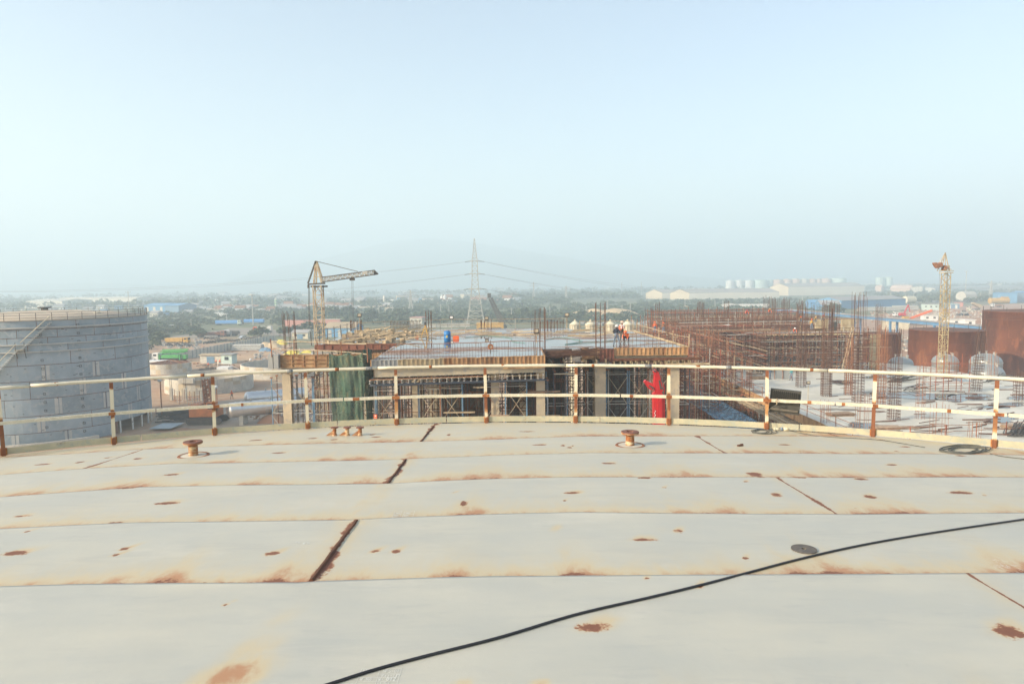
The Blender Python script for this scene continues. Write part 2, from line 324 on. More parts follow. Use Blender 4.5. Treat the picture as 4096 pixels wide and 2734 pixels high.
m, t, b = base('roof_plate_paint')
at = NN(t, 'Attribute', attribute_name='rust').outputs['Fac']; as_ = NN(t, 'Attribute', attribute_name='stain_sheen').outputs['Fac']
pp = pos(t); n1 = noise(t, pp, 9, 6, .7); n2 = noise(t, pos(t, (1, 2.6, 1)), 1.1, 5, .6); n3 = noise(t, pp, 40, 3, .6)
basec = mixc(t, ramp(t, n2, .3, .7), (.435, .43, .375), (.5, .482, .405)); basec = mixc(t, mth(t, 'MULTIPLY', ramp(t, noise(t, pp, .5, 3), .3, .7), .35), basec, (.4, .42, .4))
sp = ramp(t, noise(t, pos(t, (1, .5, 1)), 26, 3, .7), .7, .78); basec = mixc(t, mth(t, 'MULTIPLY', sp, .5), basec, (.27, .28, .26)); n6 = noise(t, pos(t, (.5, 2.2, 1), ), 2.3, 7, .75, .5); basec = mixc(t, mth(t, 'MULTIPLY', ramp(t, n6, .5, .68), .45), basec, (.37, .375, .35)); n7 = ramp(t, noise(t, pos(t, (1, 1.8, 1)), .8, 7, .7), .55, .66); basec = mixc(t, mth(t, 'MULTIPLY', n7, .3), basec, (.55, .53, .46))
scr = ramp(t, noise(t, pos(t, (.35, 6, 1)), 3.5, 5, .75, .6), .67, .73); basec = mixc(t, mth(t, 'MULTIPLY', scr, .3), basec, (.5, .4, .26))
n5 = noise(t, pos(t, (1.6, .7, 1)), 4.5, 6, .72, .4); st_ = mth(t, 'MULTIPLY', as_, mth(t, 'ADD', mth(t, 'MULTIPLY', ramp(t, n5, .25, .75), .75), .5))
c1 = mixc(t, ramp(t, st_, .02, .5), basec, (.52, .44, .29)); c1 = mixc(t, ramp(t, st_, .4, 1.0), c1, (.42, .22, .11))
rm = mth(t, 'ADD', at, mth(t, 'MULTIPLY', mth(t, 'SUBTRACT', n1, .5), 1.5)); rm = mth(t, 'ADD', rm, mth(t, 'MULTIPLY', mth(t, 'SUBTRACT', n3, .5), .5))
c1 = mixc(t, ramp(t, rm, .1, .3), c1, (.38, .21, .12)); c1 = mixc(t, ramp(t, rm, .25, .36), c1, mixc(t, n3, (.15, .06, .036), (.24, .1, .058)))
t.links.new(c1, b.inputs['Base Color']); rr = mth(t, 'ADD', mth(t, 'MULTIPLY', n2, .25), .42); rr = mth(t, 'ADD', rr, mth(t, 'MULTIPLY', ramp(t, rm, .1, .3), .3)); t.links.new(rr, b.inputs['Roughness']); b.inputs['Specular IOR Level'].default_value = .5
bp = NN(t, 'Bump'); bp.inputs['Distance'].default_value = .012; bp.inputs['Strength'].default_value = .6; t.links.new(noise(t, pp, 1.7, 8, .62), bp.inputs['Height']); t.links.new(bp.outputs[0], b.inputs['Normal'])
M['roof'] = m
tank = thing('storage_tank', 'pale grey domed steel tank roof underfoot, streaked with rust', 'storage tank', (TC.x, TC.y, 0))
def roof_plate(i, xa, xb, yb=None, lab=None):
    """plate of strip i (between seam i, near side, and seam i-1, far side), x from xa to xb"""
    fine_ = i <= 5; du = .035 if fine_ else .5; nxx = max(2, int((xb - xa) / du)); xs = np.linspace(xa, xb, nxx + 1)
    lo = seam(i, xs); hi = seam(i - 1, xs); yc = TC.y + np.sqrt(np.maximum(0, (TR + .06) ** 2 - (xs - TC.x) ** 2)); hi = np.minimum(hi, yc); yl = 2 * TC.y - yc
    lo = np.clip(lo, yl, yc); hi = np.clip(hi, yl, yc)
    w = (hi - lo).max()
    if w < .01: return
    nyy = max(2, int(w / (.03 if fine_ else .5))); tt = np.linspace(0, 1, nyy + 1); X = np.repeat(xs[None], nyy + 1, 0); Y = lo[None] + (hi - lo)[None] * tt[:, None]
    Z = RZ + KA * (TR ** 2 - (X - TC.x) ** 2 - (Y - TC.y) ** 2) + wav(X, Y)
    d = Y - lo[None]; dh = hi[None] - Y
    Z = Z + .007 * np.exp(-dh / .06) * (i > 0) - 0     # lap: far edge of the nearer plate sits proud
    if fine_:
        rust = np.full_like(X, -1.); stain_sheen = np.zeros_like(X)
        amp = np.maximum(0, vnoise(X * 2.3, X * 0 + i * 3, 9) - .5) * .13 * (1 + 1.2 * vnoise(X * 9, X * 0, 3)) + np.maximum(0, vnoise(X * 5, X * 0 + i, 2) - .6) * .12
        rust = np.maximum(rust, np.where(amp > .004, .55 - d / np.maximum(amp, .012) * .55, -1) * (d < .3) + (d >= .3) * -1)
        rust = np.maximum(rust, .72 - d / (.016 + .0035 * Y * (Y > 0)))
        rust = np.maximum(rust, (.2 - dh / .02) * (vnoise(X * 2.5, Y * 0, 5 + i) > .6) - (vnoise(X * 2.5, Y * 0, 5 + i) <= .6))
        stain_sheen = np.maximum(stain_sheen, (.42 + 5 * amp) * np.exp(-d / (.1 + amp * 1.8)))
        stain_sheen = stain_sheen + .36 * np.exp(-d / .42) + .22 * np.exp(-np.maximum(0, TR - np.hypot(X - TC.x, Y - TC.y)) / 1.0) * (.6 + .8 * vnoise(X * 1.5, Y * 1.5, 7)) + .15 * np.clip((Y - 4.5) / 6, 0, 1) * (.5 + vnoise(X * .6, Y * 2, 17))  # last term warms the far plates: low-angle sheen put into the colour
        for (cx, cy, a, h_) in pw:
            sk_ = (X - cx) / a; e = np.sqrt(sk_ ** 2 + ((Y - cy) / h_) ** 2); rust = np.maximum(rust, np.clip(.75 - e * .62, -1, 1))
            stain_sheen = np.maximum(stain_sheen, 1.0 * np.exp(-np.sqrt(((X - cx - .5 * (Y - cy)) / (a * .95)) ** 2 + ((Y - cy) / np.where(Y > cy, h_ * 1.3 + .07, h_ * .9)) ** 2) ** 1.5 * 1.3))
        for (cx, cy, a, h_, k) in sw_:
            q = ((X - cx - .25 * (Y - cy)) / a) ** 2 + ((Y - cy) / h_) ** 2; stain_sheen = np.maximum(stain_sheen, k * np.exp(-q))
        for ji, jx, jw, heavy in JOINTS:
            dx = np.abs(X - jx)
            if ji == i:
                ext = (.02 + .09 * np.maximum(0, vnoise(Y * 5, X * 0 + (X > jx), 12) - .4)) if heavy else (.01 + .05 * np.maximum(0, vnoise(Y * 3, X * 0, 13) - .4))
                rust = np.maximum(rust, .7 - dx / ext * .45); stain_sheen = np.maximum(stain_sheen, (.5 if heavy else .3) * np.exp(-dx / .2))
            elif heavy and i < 6 and jx < 0: stain_sheen = np.maximum(stain_sheen, .3 * np.exp(-((X - jx) / .16) ** 2) * (1 if i != 5 else .25))
    else: rust = np.zeros_like(X) - 1; stain_sheen = np.zeros_like(X)
    ny1, nx1 = X.shape; V = np.stack([X - TC.x, Y - TC.y, Z], -1).reshape(-1, 3); idx = np.arange(ny1 * nx1).reshape(ny1, nx1)
    Fq = np.stack([idx[:-1, :-1], idx[:-1, 1:], idx[1:, 1:], idx[1:, :-1]], -1).reshape(-1, 4)
    th = (hi - lo); keep = np.repeat(((th[:-1] > 1e-3) | (th[1:] > 1e-3))[None], ny1 - 1, 0).reshape(-1); Fq = Fq[keep]
    # thickness: skirts down 10 mm along the near and far edges
    me = bpy.data.meshes.new('roof_plate'); 
    nv = len(V); lowr = V[:nx1].copy(); lowr[:, 2] -= .02; upr = V[-nx1:].copy(); upr[:, 2] -= .03; V = np.vstack([V, lowr, upr])
    k = np.arange(nx1 - 1); s1 = np.stack([k + nv, k + nv + 1, k + 1, k], -1); o2 = (ny1 - 1) * nx1; s2 = np.stack([k + o2, k + o2 + 1, k + nv + nx1 + 1, k + nv + nx1], -1); Fq = np.vstack([Fq, s1, s2])
    me.vertices.add(len(V)); me.vertices.foreach_set('co', V.ravel()); me.loops.add(len(Fq) * 4); me.loops.foreach_set('vertex_index', Fq.ravel().astype(np.int32)); me.polygons.add(len(Fq)); me.polygons.foreach_set('loop_start', np.arange(len(Fq), dtype=np.int32) * 4); me.polygons.foreach_set('use_smooth', np.r_[np.ones(len(Fq) - 2 * (nx1 - 1), bool), np.zeros(2 * (nx1 - 1), bool)])
    me.update(calc_edges=True); me.validate()
    for nm, arr in (('rust', rust), ('stain_sheen', stain_sheen)):
        a_ = me.attributes.new(nm, 'FLOAT', 'POINT'); fl = np.concatenate([arr.ravel(), arr[0], arr[-1]]).astype(np.float32); a_.data.foreach_set('value', fl[:len(me.vertices)])
    me.materials.append(M['roof']); ob = bpy.data.objects.new('roof_plate', me); _reg(ob, tank); ORG[ob.name] = ORG[tank.name]
    ob.location = (0, 0, 0)
XL, XR = TC.x - TR, TC.x + TR
for i, cuts in enumerate([[XL, -9, -1.46, 5.4, XR], [XL, -5.85, 3.0, XR], [XL, -7.2, -1.465, 6.5, XR], [XL, -6, 3.13, XR], [XL, -1.5, XR], [XL, -8, 3.38, XR]] + [[XL, -5, 4, XR]] * 12):
    for a, b_ in zip(cuts[:-1], cuts[1:]):
        if 8 > i >= 0 and i <= 5 and (a < -13.5): pass
        roof_plate(i, a, b_)
for ji, jx, jw, heavy in JOINTS[:3]:   # proud weld bars over three of the joints
    ya = float(seam(ji, np.array([jx]))[0]); yb = float(seam(ji - 1, np.array([jx]))[0]) if ji else 12.35
    mb = MB(); mb.tube([(jx + rnd.uniform(-.004, .004), ya + .02 + (yb - ya - .05) * k / 12, dz(jx, ya + (yb - ya) * k / 12) + .004) for k in range(13)], jw * .5, 6); mb.build('weld_bar', M['rust'], tank)
mb = MB(); mb.lathe([(TR + .06, RZ - .03), (TR + .06, 17), (TR + .02, 16.9), (TR + .02, 0)], 96, TC); mb.build('shell', M['steelg'], tank, smooth=True)

# guard rail
m, t, b = base('rail_paint')
oc = NN(t, 'TexCoord').outputs['Object']; sz = NN(t, 'SeparateXYZ'); t.links.new(oc, sz.inputs[0]); z = sz.outputs['Z']; w_ = mth(t, 'ADD', mth(t, 'MULTIPLY', mth(t, 'SUBTRACT', noise(t, pos(t), 6, 4), .5), .5), mth(t, 'MULTIPLY', noise(t, pos(t), 30, 3), .1))
z2 = mth(t, 'ADD', z, mth(t, 'MULTIPLY', w_, .35))
def band(lo, hi, s): return mth(t, 'MULTIPLY', ramp(t, z2, lo - s, lo), mth(t, 'SUBTRACT', 1.0, ramp(t, z2, hi, hi + s)))
oi = NN(t, 'ObjectInfo').outputs['Random']
rb = mth(t, 'MAXIMUM', mth(t, 'MAXIMUM', band(-.1, .12, .06), band(.5, .58, .05)), mth(t, 'MAXIMUM', band(.98, 1.2, .06), mth(t, 'MULTIPLY', band(.36, .5, .2), ramp(t, oi, .45, .7))))
rb = mth(t, 'MAXIMUM', rb, mth(t, 'MULTIPLY', band(.12, .5, .05), ramp(t, oi, .84, .88)))
basec = mixc(t, noise(t, pos(t), 5, 4), (.6, .55, .41), (.68, .62, .48))
cc = mixc(t, ramp(t, rb, .1, .55), basec, (.44, .23, .09)); cc = mixc(t, ramp(t, rb, .55, .95), cc, mixc(t, noise(t, pos(t), 25, 4), (.13, .045, .02), (.27, .1, .042)))
t.links.new(cc, b.inputs['Base Color']); b.inputs['Roughness'].default_value = .55; M['railpost'] = m
M['rail'] = mat('rail_cream', (.64, .58, .44), (.54, .5, .38), sc=6, rust=.25, rsc=2.6, rough=.45, c3=(.7, .66, .55))
M['raill'] = mat('top_rail_paint', (.68, .63, .5), (.6, .55, .42), sc=5, rust=.17, rsc=3.2, rough=.4)
M['toe'] = mat('toe_plate_paint', (.38, .37, .27), (.52, .47, .33), sc=2.6, rust=.27, rsc=2.4, rough=.55, c3=(.36, .38, .32))
M['patch'] = mat('weld_rust', (.18, .06, .025), (.38, .16, .06), sc=9, rough=.9)
M['tape'] = mat('dark_tape', (.09, .1, .11), (.3, .31, .31), sc=14)
rail = thing('guard_rail', 'cream painted steel guard rail with rust stained posts round the tank roof', 'railing', (TC.x, TC.y, RZ))
def rp(deg, r, z): a = math.radians(deg); return Vector((TC.x + r * math.sin(a), TC.y + r * math.cos(a), RZ + z))
proto = None
PANG = [-62.5, -56.3, -50.1, -43.9, -37.8, -31.6, -25.6, -19.4, -13.1, -6.7, 0, 6.7, 13.5, 20.2, 26.8, 33.4, 40, 46.6, 53.2, 60]
for deg in PANG:
    mb = MB(); w2 = .027
    mb.box((0, 0, .52), (.056, .008, 1.06)); mb.box((-.024, .026, .52), (.008, .05, 1.06))
    if proto is None:
        o = MB().add(mb.v, mb.f); me = o.mesh('rail_post'); me.materials.append(M['railpost']); proto = me
    ob = bpy.data.objects.new('rail_post', proto); _reg(ob, rail); ob.location = rp(deg, TR - .02, 0) - ORG[rail.name]; ob.rotation_euler = (rnd.uniform(-.008, .008), rnd.uniform(-.012, .012), -math.radians(deg)); ORG[ob.name] = ORG[rail.name]
def arc(r, z, a0, a1, n=None, wob=0):
    n = n or max(2, int(abs(a1 - a0) / 1.0)); return [rp(a0 + (a1 - a0) * i / n, r + (wob and rnd.uniform(-wob, wob)), z + (wob and rnd.uniform(-wob, wob))) for i in range(n + 1)]
segs = [-62, -30, -21, -8, 6, 24, 38, 64]
for a, b_ in zip(segs[:-1], segs[1:]):
    mb = MB(); mb.tube(arc(TR, 1.085, a + .03, b_ - .03, wob=.003), .028, 12); mb.build('top_rail', M['raill'], rail, smooth=True)
segs = [-62, -36, -23, -10.5, 1.2, 10, 24.5, 34, 64]
for a, b_ in zip(segs[:-1], segs[1:]):
    pts = arc(TR - .045, .53, a + .04, b_ - .04, wob=.003); mb = MB(); vs = []
    for p in pts:
        d = Vector((p.x - TC.x, p.y - TC.y, 0)).normalized(); vs += [p + Vector((0, 0, -.026)), p + Vector((0, 0, .026)), p + d * .045 + Vector((0, 0, .026)), p + d * .045 + Vector((0, 0, .018)), p + d * .008 + Vector((0, 0, .018)), p + d * .008 + Vector((0, 0, -.026))]
    mb.add(vs, [(i * 6 + k, (i + 1) * 6 + k, (i + 1) * 6 + (k + 1) % 6, i * 6 + (k + 1) % 6) for i in range(len(pts) - 1) for k in range(6)] + [(0, 1, 2, 3, 4, 5)[::-1], tuple(len(vs) - 6 + k for k in range(6))]); mb.build('mid_rail', M['rail'], rail)
segs = [-62, -33, -24, -11, -3, 8.5, 22.3, 36, 64]
for a, b_ in zip(segs[:-1], segs[1:]):
    pts = arc(TR + .02, .0, a + .03, b_ - .03, wob=.002); mb = MB(); vs = []
    for p in pts:
        d = Vector((p.x - TC.x, p.y - TC.y, 0)).normalized() * .008; vs += [p + Vector((0, 0, .02)), p + Vector((0, 0, .125)), p + d + Vector((0, 0, .125)), p + d + Vector((0, 0, .02))]
    mb.add(vs, [(i * 4 + k, (i + 1) * 4 + k, (i + 1) * 4 + (k + 1) % 4, i * 4 + (k + 1) % 4) for i in range(len(pts) - 1) for k in range(4)] + [(3, 2, 1, 0), tuple(len(vs) - 4 + k for k in range(4))]); mb.build('toe_plate', M['toe'], rail)
for a, dz_, wd in [(-31.9, .53, .09), (-25.6, .53, .1), (-19.2, .53, .1), (-17.5, .53, .04), (-13, .53, .12), (-9.6, .53, .12), (-6.7, .53, .14), (0, .53, .13), (6.7, .53, .1), (10.8, .53, .06), (13.5, .53, .1), (20.2, .53, .13), (22.9, .53, .06), (25, .53, .05), (26.9, .53, .08), (31, .53, .05), (33.6, .53, .11)]:
    mb = MB(); p = rp(a, TR - .048, dz_); d = rp(a + 1, TR - .048, dz_) - p; d.normalize()
    mb.bar(p - d * wd / 2, p + d * wd / 2, .006, .054 + rnd.uniform(-.004, .006)); mb.build('weld_patch', M['patch'], rail)
for a, wd in [(-28.6, .05), (-14, .0), (-10.9, .07), (-4.1, .05), (3, .0), (1.3, .05), (8, .05), (15.5, .08), (23, .05), (37, .06), (-20, .06)]:
    if wd: mb = MB(); mb.tube(arc(TR, 1.085, a - wd * 2, a + wd * 2, 2), .0292, 12); mb.build('weld_band', M['patch'], rail, smooth=True)
for a, wd in [(-14.2, .1), (-8.6, .12), (12, .12), (17.6, .1)]:
    mb = MB(); mb.tube(arc(TR, 1.085, a - wd * 2, a + wd * 2, 2), .0295, 12); mb.build('tape_wrap', M['tape'], rail, smooth=True)
for k, a in enumerate(PANG[4:16]):
    mb = MB(); p = rp(a, TR + .012, .07); d = (rp(a + 1, TR, 0) - rp(a, TR, 0)).normalized(); mb.bar(p - d * .045, p + d * .045, .01, .12); mb.build('base_rust_patch', mat('post_base_rust', (.3, .1, .035), (.55, .28, .1), sc=8) if k == 0 else bpy.data.materials['post_base_rust'], rail)

# nozzles
def nozzle(X, Y, lab):
    c = RF(X, Y); o = thing('pipe_nozzle', lab, 'pipe nozzle', c, 'flanged nozzles on the tank roof')
    m_pipe = bpy.data.materials.get('nozzle_pipe') or mat('nozzle_pipe', (.62, .52, .34), (.5, .38, .22), sc=9, rust=.5, rsc=6, rst=(1, 1, 3))
    m_fl = bpy.data.materials.get('nozzle_flange') or mat('nozzle_flange', (.15, .065, .045), (.22, .1, .07), sc=12)
    mb = MB(); mb.lathe([(.066, 0), (.064, .15), (.07, .175), (.052, .175), (.052, .02)], 28, c); mb.build('neck', m_pipe, o, smooth=True)
    mb = MB(); mb.lathe([(.053, .185), (.053, .217), (.13, .217), (.134, .213), (.134, .185), (.13, .181), (.071, .175)], 40, c); fl = mb.build('flange', m_fl, o)
    mb = MB(); mb.lathe([(.1335, .1855), (.1355, .187), (.1355, .2), (.1335, .202)], 40, c); mb.build('flange_rim', bpy.data.materials['nozzle_pipe'], fl)
    for k in range(8):
        a = (k + .5) * math.pi / 4; q = c + Vector((.105 * math.cos(a), .105 * math.sin(a), .2175)); mb = MB(); mb.lathe([(.012, 0), (.0, .0005)], 8, q); mb.build('bolt_hole', M['black'], fl)
    mb = MB(); mb.lathe([(.215, -.004), (.215, .008), (.066, .01)], 40, c); pad = mb.build('pad_plate', mat('pad_plate_paint', (.6, .58, .5), (.5, .46, .38), sc=4, rust=.3) if 'pad_plate_paint' not in bpy.data.materials else bpy.data.materials['pad_plate_paint'], o, smooth=False)
    mb = MB(); mb.lathe([(.18, .0096), (.18, .013), (.215, .012), (.225, -.003)], 40, c); mb.build('pad_weld', M['rustl'], pad)
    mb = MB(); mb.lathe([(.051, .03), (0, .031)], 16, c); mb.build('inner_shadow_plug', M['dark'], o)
nozzle(774, 1822, 'rusty flanged pipe nozzle on the left part of the tank roof')
nozzle(2520, 1781, 'rusty flanged pipe nozzle right of centre, standing alone near the rail')
for X, lab in ((1335, 'leftmost of three small rusty pipe stubs with gusset plates'), (1386, 'middle one of three small rusty pipe stubs with gusset plates'), (1437, 'rightmost of three small rusty pipe stubs with gusset plates')):
    c = RF(X + 4, 1741); o = thing('pipe_stub', lab, 'pipe stub', c, 'three small pipe stubs near the rail')
    mb = MB(); mb.lathe([(.045, 0), (.032, .03), (.03, .1), (.034, .128)], 16, c); mb.build('neck', bpy.data.materials['nozzle_pipe'], o, smooth=True)
    mb = MB(); mb.lathe([(0, .147), (.05, .15), (.066, .146), (.066, .132), (.034, .126)], 20, c); mb.build('cap_flange', bpy.data.materials['nozzle_flange'], o)
    mb = MB(); mb.extr([c + Vector((-.03, -.004, .09)), c + Vector((-.15, -.004, 0)), c + Vector((-.03, -.004, 0))], (0, .008, 0)); mb.build('gusset', bpy.data.materials['nozzle_pipe'], o)

# things lying on the roof
def on_roof(pts, r): return [RF(x, y) + Vector((0, 0, r)) for x, y in pts]
def smooth_path(pts, n=8):
    out = []; P_ = [pts[0]] + list(pts) + [pts[-1]]
    for i in range(1, len(P_) - 2):
        for k in range(n):
            s_ = k / n; a, b_, c, d = P_[i - 1], P_[i], P_[i + 1], P_[i + 2]
            out.append(tuple(.5 * ((2 * b_[j]) + (c[j] - a[j]) * s_ + (2 * a[j] - 5 * b_[j] + 4 * c[j] - d[j]) * s_ ** 2 + (3 * b_[j] - a[j] - 3 * c[j] + d[j]) * s_ ** 3) for j in range(len(a))))
    return out + [tuple(pts[-1])]
cp = [(1100, 2810), (1336, 2734), (1500, 2682), (1700, 2628), (2000, 2552), (2300, 2462), (2600, 2392), (2790, 2346), (3000, 2291), (3200, 2238), (3430, 2186), (3700, 2138), (4096, 2079), (4400, 2040)]
mb = MB(); mb.tube(on_roof(smooth_path(cp, 10), .0095), .009, 8); solo(mb, 'power_cable', mat('cable_rubber', (.018, .018, .021), (.028, .028, .032), rough=.4), 'long black rubber cable snaking diagonally across the tank roof', 'cable', smooth=True)
mb = MB(); c = RF(3216, 2198); mb.lathe([(.018, .006), (.018, .011), (.1, .0115), (.1, .005), (.018, .006)], 40, c); solo(mb, 'grinding_disc', mat('worn_disc', (.09, .085, .08), (.14, .12, .1), sc=20), 'round grey grinding disc with a centre hole lying near the black cable', 'grinding disc', loc=c)
def coil(cx, cy, w, h, n, r, seed):
    q = random.Random(seed); pts = []
    for k in range(n * 14):
        a = k / 14 * 2 * math.pi; s_ = 1 + .35 * math.sin(k * .21 + seed); pts.append((cx + w * s_ * math.cos(a) * q.uniform(.9, 1.1) + 10 * math.sin(k * .13), cy + h * s_ * math.sin(a) * q.uniform(.85, 1.15)))
    P3 = on_roof(smooth_path(pts, 2), r); return [p + Vector((0, 0, (i % 29) / 29 * r * 1.6)) for i, p in enumerate(P3)]
cabm = mat('dusty_cable', (.08, .085, .075), (.14, .14, .12), sc=6)
mb = MB(); tail = smooth_path([(3138, 1717), (3200, 1732), (3300, 1747), (3500, 1758), (3620, 1776), (3700, 1790)], 6); mb.tube(on_roof(tail, .006), .006, 6)
mb.tube(coil(3855, 1800, 75, 13, 7, .007, 3), .008, 6); mb.tube(on_roof(smooth_path([(3960, 1815), (4010, 1826), (4150, 1842)], 5), .007), .007, 6)
solo(mb, 'cable_coil', cabm, 'tangled coil of thin dark cable by the rail at the right edge', 'cable', smooth=True)
mb = MB(); mb.tube(coil(3050, 1727, 36, 7, 4, .006, 5), .006, 6)
fc = rp(20.35, TR - .2, .42); mb.tube(smooth_path([tuple(RF(3085, 1728) + Vector((0, 0, .01))), tuple(rp(20.5, TR - .1, .1)), tuple(rp(20.3, TR - .08, .35)), tuple(rp(20.9, TR - .08, .5)), tuple(rp(20.2, TR + .06, .55)), tuple(rp(21, TR + .1, .5))], 8), .006, 6)
solo(mb, 'lamp_cable', cabm, 'thin cable hanging from the floodlight and coiled at the post foot', 'cable', smooth=True)
# floodlight tied to the rail
c = rp(21.35, TR + .1, .5); fl = thing('floodlight', 'black finned floodlight tied to the mid rail and facing out over the site', 'floodlight', c)
ax = (rp(23, TR, 0) - rp(22, TR, 0)).normalized(); ou = Vector((ax.y * -1, ax.x, 0)) * 1.0; ou = Vector((c.x - TC.x, c.y - TC.y, 0)).normalized(); FM = Matrix((ax, ou, Vector((0, 0, 1)))).transposed() @ Matrix.Rotation(.07, 3, 'Y')
blk = mat('lamp_black', (.05, .05, .045), (.09, .085, .075), rough=.5); mb = MB()
mb.box(c, (.5, .07, .42), M=FM); mb.build('housing', blk, fl)
for k in range(13):
    mb = MB(); q = c + FM @ Vector((-.2 + k * .033, -.05, .08)); mb.box(q, (.011, .09, .2), M=FM); mb.build('cooling_fin', blk, fl)
mb = MB(); mb.box(c + FM @ Vector((0, -.06, -.01)), (.46, .035, .03), M=FM); mb.box(c + FM @ Vector((0, -.055, -.14)), (.44, .05, .035), M=FM); mb.build('driver_box', mat('lamp_grey', (.11, .1, .085), (.16, .14, .11)), fl)
mb = MB(); mb.tube([c + FM @ Vector((-.13, -.12 + .1 * math.cos(a), .0 + .055 * math.sin(a))) for a in [k * .7 for k in range(10)]], .008, 5); mb.build('rope_tie', M['timber'], fl)
# small things near the post foot
c = RF(3125, 1722); mb = MB(); o = thing('cable_connector', 'cream and blue cylindrical cable connector lying at the post foot', 'connector', c)
mb.tube([c + Vector((-.13, .0, .03)), c + Vector((-.02, -.0, .03))], .026, 12); mb.tube([c + Vector((.03, 0, .03)), c + Vector((.13, -.01, .03))], .028, 12); mb.build('shell', mat('ivory_plastic', (.75, .68, .5), (.66, .58, .42)), o, smooth=True)
mb = MB(); mb.tube([c + Vector((-.02, 0, .03)), c + Vector((.03, 0, .03))], .03, 12); mb.build('collar', mat('grey_blue_plastic', (.25, .3, .36), (.2, .24, .3)), o, smooth=True)
c = RF(2961, 1783); mb = MB(); mb.box(c + Vector((0, 0, .012)), (.1, .035, .022), rz=.5); mb.box(c + Vector((.03, .03, .014)), (.05, .02, .026), rz=.5); solo(mb, 'rusty_clamp', M['rust'], 'small rusty steel block lying alone on a roof plate', 'steel block', loc=c)
c = RF(3215, 1728); mb = MB(); mb.box(c + Vector((0, 0, .006)), (.24, .02, .01), rz=-.25); solo(mb, 'wood_strip', M['timber'], 'pale thin wooden strip lying beside the toe plate', 'wood strip', loc=c)
# chalk writing (strokes raised 1 mm over the plate)
GL = {'N': [[(0, 0), (0, 1), (1, 0), (1, 1)]], 'P': [[(0, 0), (0, 1), (.8, 1), (.9, .75), (.8, .5), (0, .5)]], 'S': [[(.9, .9), (.5, 1), (.1, .8), (.5, .5), (.9, .25), (.5, 0), (.1, .1)]], '0': [[(.5, 1), (.1, .7), (.1, .3), (.5, 0), (.9, .3), (.9, .7), (.5, 1)]], '1': [[(.5, 1), (.5, 0)]], '2': [[(.1, .8), (.5, 1), (.9, .75), (.1, 0), (.95, 0)]], 'W': [[(0, 1), (.25, 0), (.5, .7), (.75, 0), (1, 1)]], 'R': [[(0, 0), (0, 1), (.8, .9), (.7, .55), (0, .5), (.9, 0)]], 'e': [[(.1, .3), (.8, .35), (.5, .6), (.1, .3), (.4, 0), (.9, .1)]], 's': [[(.8, .55), (.3, .5), (.7, .2), (.2, 0)]], '-': [[(.2, .5), (.8, .5)]], 'o': [[(.5, .6), (.15, .3), (.5, 0), (.85, .3), (.5, .6)]], '.': [[(.45, 0), (.55, .05)]], '8': [[(.5, .5), (.2, .8), (.5, 1), (.8, .8), (.2, .2), (.5, 0), (.8, .2), (.5, .5)]], 'Y': [[(0, 1), (.5, .5), (1, 1)], [(.5, .5), (.4, 0)]], 'L': [[(.1, 1), (.1, 0), (.8, 0)]], 'O': [[(.5, 1), (.1, .5), (.5, 0), (.9, .5), (.5, 1)]], 'T': [[(0, 1), (1, 1)], [(.5, 1), (.5, 0)]], '/': [[(.2, 0), (.9, 1)]], '4': [[(.6, 0), (.7, 1), (0, .35), (1, .35)]], 'D': [[(0, 0), (0, 1), (.7, .8), (.8, .3), (0, 0)]], 'X': [[(0, 0), (1, 1)], [(0, 1), (1, 0)]]}
def stroke(mb, pts, w):
    q = [RF(*p) + Vector((0, 0, .002)) for p in pts]
    for a, b_ in zip(q[:-1], q[1:]): mb.bar(a, b_, w, .0004)
def scribe(mb, X, Y, s_, text, w, sh=.25):
    for ch in text:
        for st in GL.get(ch, []): stroke(mb, [(X + u_ * s_ * .75 + v_ * s_ * sh, Y - v_ * s_) for u_, v_ in st], w)
        X += s_ * 1.0
chm = mat('chalk', (.66, .66, .62), (.56, .57, .52), rough=1)
mb = MB()
for seg in [[(1447, 2674), (1420, 2740)], [(1521, 2672), (1500, 2740)], [(1607, 2671), (1586, 2740)], [(1447, 2674), (1607, 2671)], [(1440, 2695), (1600, 2694)], [(1433, 2709), (1594, 2708)], [(1430, 2724), (1590, 2723)]]: stroke(mb, seg, .002)
scribe(mb, 1452, 2689, 13, 'NPS', .003); scribe(mb, 1532, 2688, 11, 'NPS-01', .003); scribe(mb, 1526, 2706, 11, 'Res-18Y', .003); scribe(mb, 1440, 2721, 12, 'W.NO', .003); scribe(mb, 1513, 2721, 11, 'W-', .003); scribe(mb, 1545, 2721, 13, '012', .006); scribe(mb, 1510, 2733, 8, 'Lot/Lo', .003)
solo(mb, 'chalk_table', chm, 'white chalk table reading NPS 01 W.No 012 written beside the cable', 'chalk marking')
mb = MB()
for x0, x1 in ((1572, 1604), (1612, 1655)):
    for seg in [[(x0 + 6, 2047), (x0 - 4, 2069)], [(x1 + 4, 2044), (x1 - 4, 2066)], [(x0 + 6, 2047), (x1 + 4, 2044)], [(x0 - 4, 2069), (x1 - 4, 2066)], [(x0 + 1, 2058), (x1, 2055)]]: stroke(mb, seg, .003)
    scribe(mb, x0 + 6, 2055, 6, 'LNOS', .004); scribe(mb, x0 + 3, 2064, 5, 'WS01', .004)
solo(mb, 'chalk_boxes', chm, 'two small white chalk boxes of notes on the plate beyond the dark joint bar', 'chalk marking')
mb = MB(); scribe(mb, 1210, 2176, 7, 'WLTD', .005, .5); scribe(mb, 1180, 2172, 6, 'XLN', .003, .5); solo(mb, 'chalk_note', chm, 'faint white chalk scribble left of the longest dark joint bar', 'chalk marking')
mb = MB()
for k in range(26): x = rnd.uniform(3960, 4075); y = 2235 + (x - 3960) * .25 + rnd.uniform(-8, 26); stroke(mb, [(x, y), (x + rnd.uniform(8, 26), y + rnd.uniform(2, 10))], .0025)
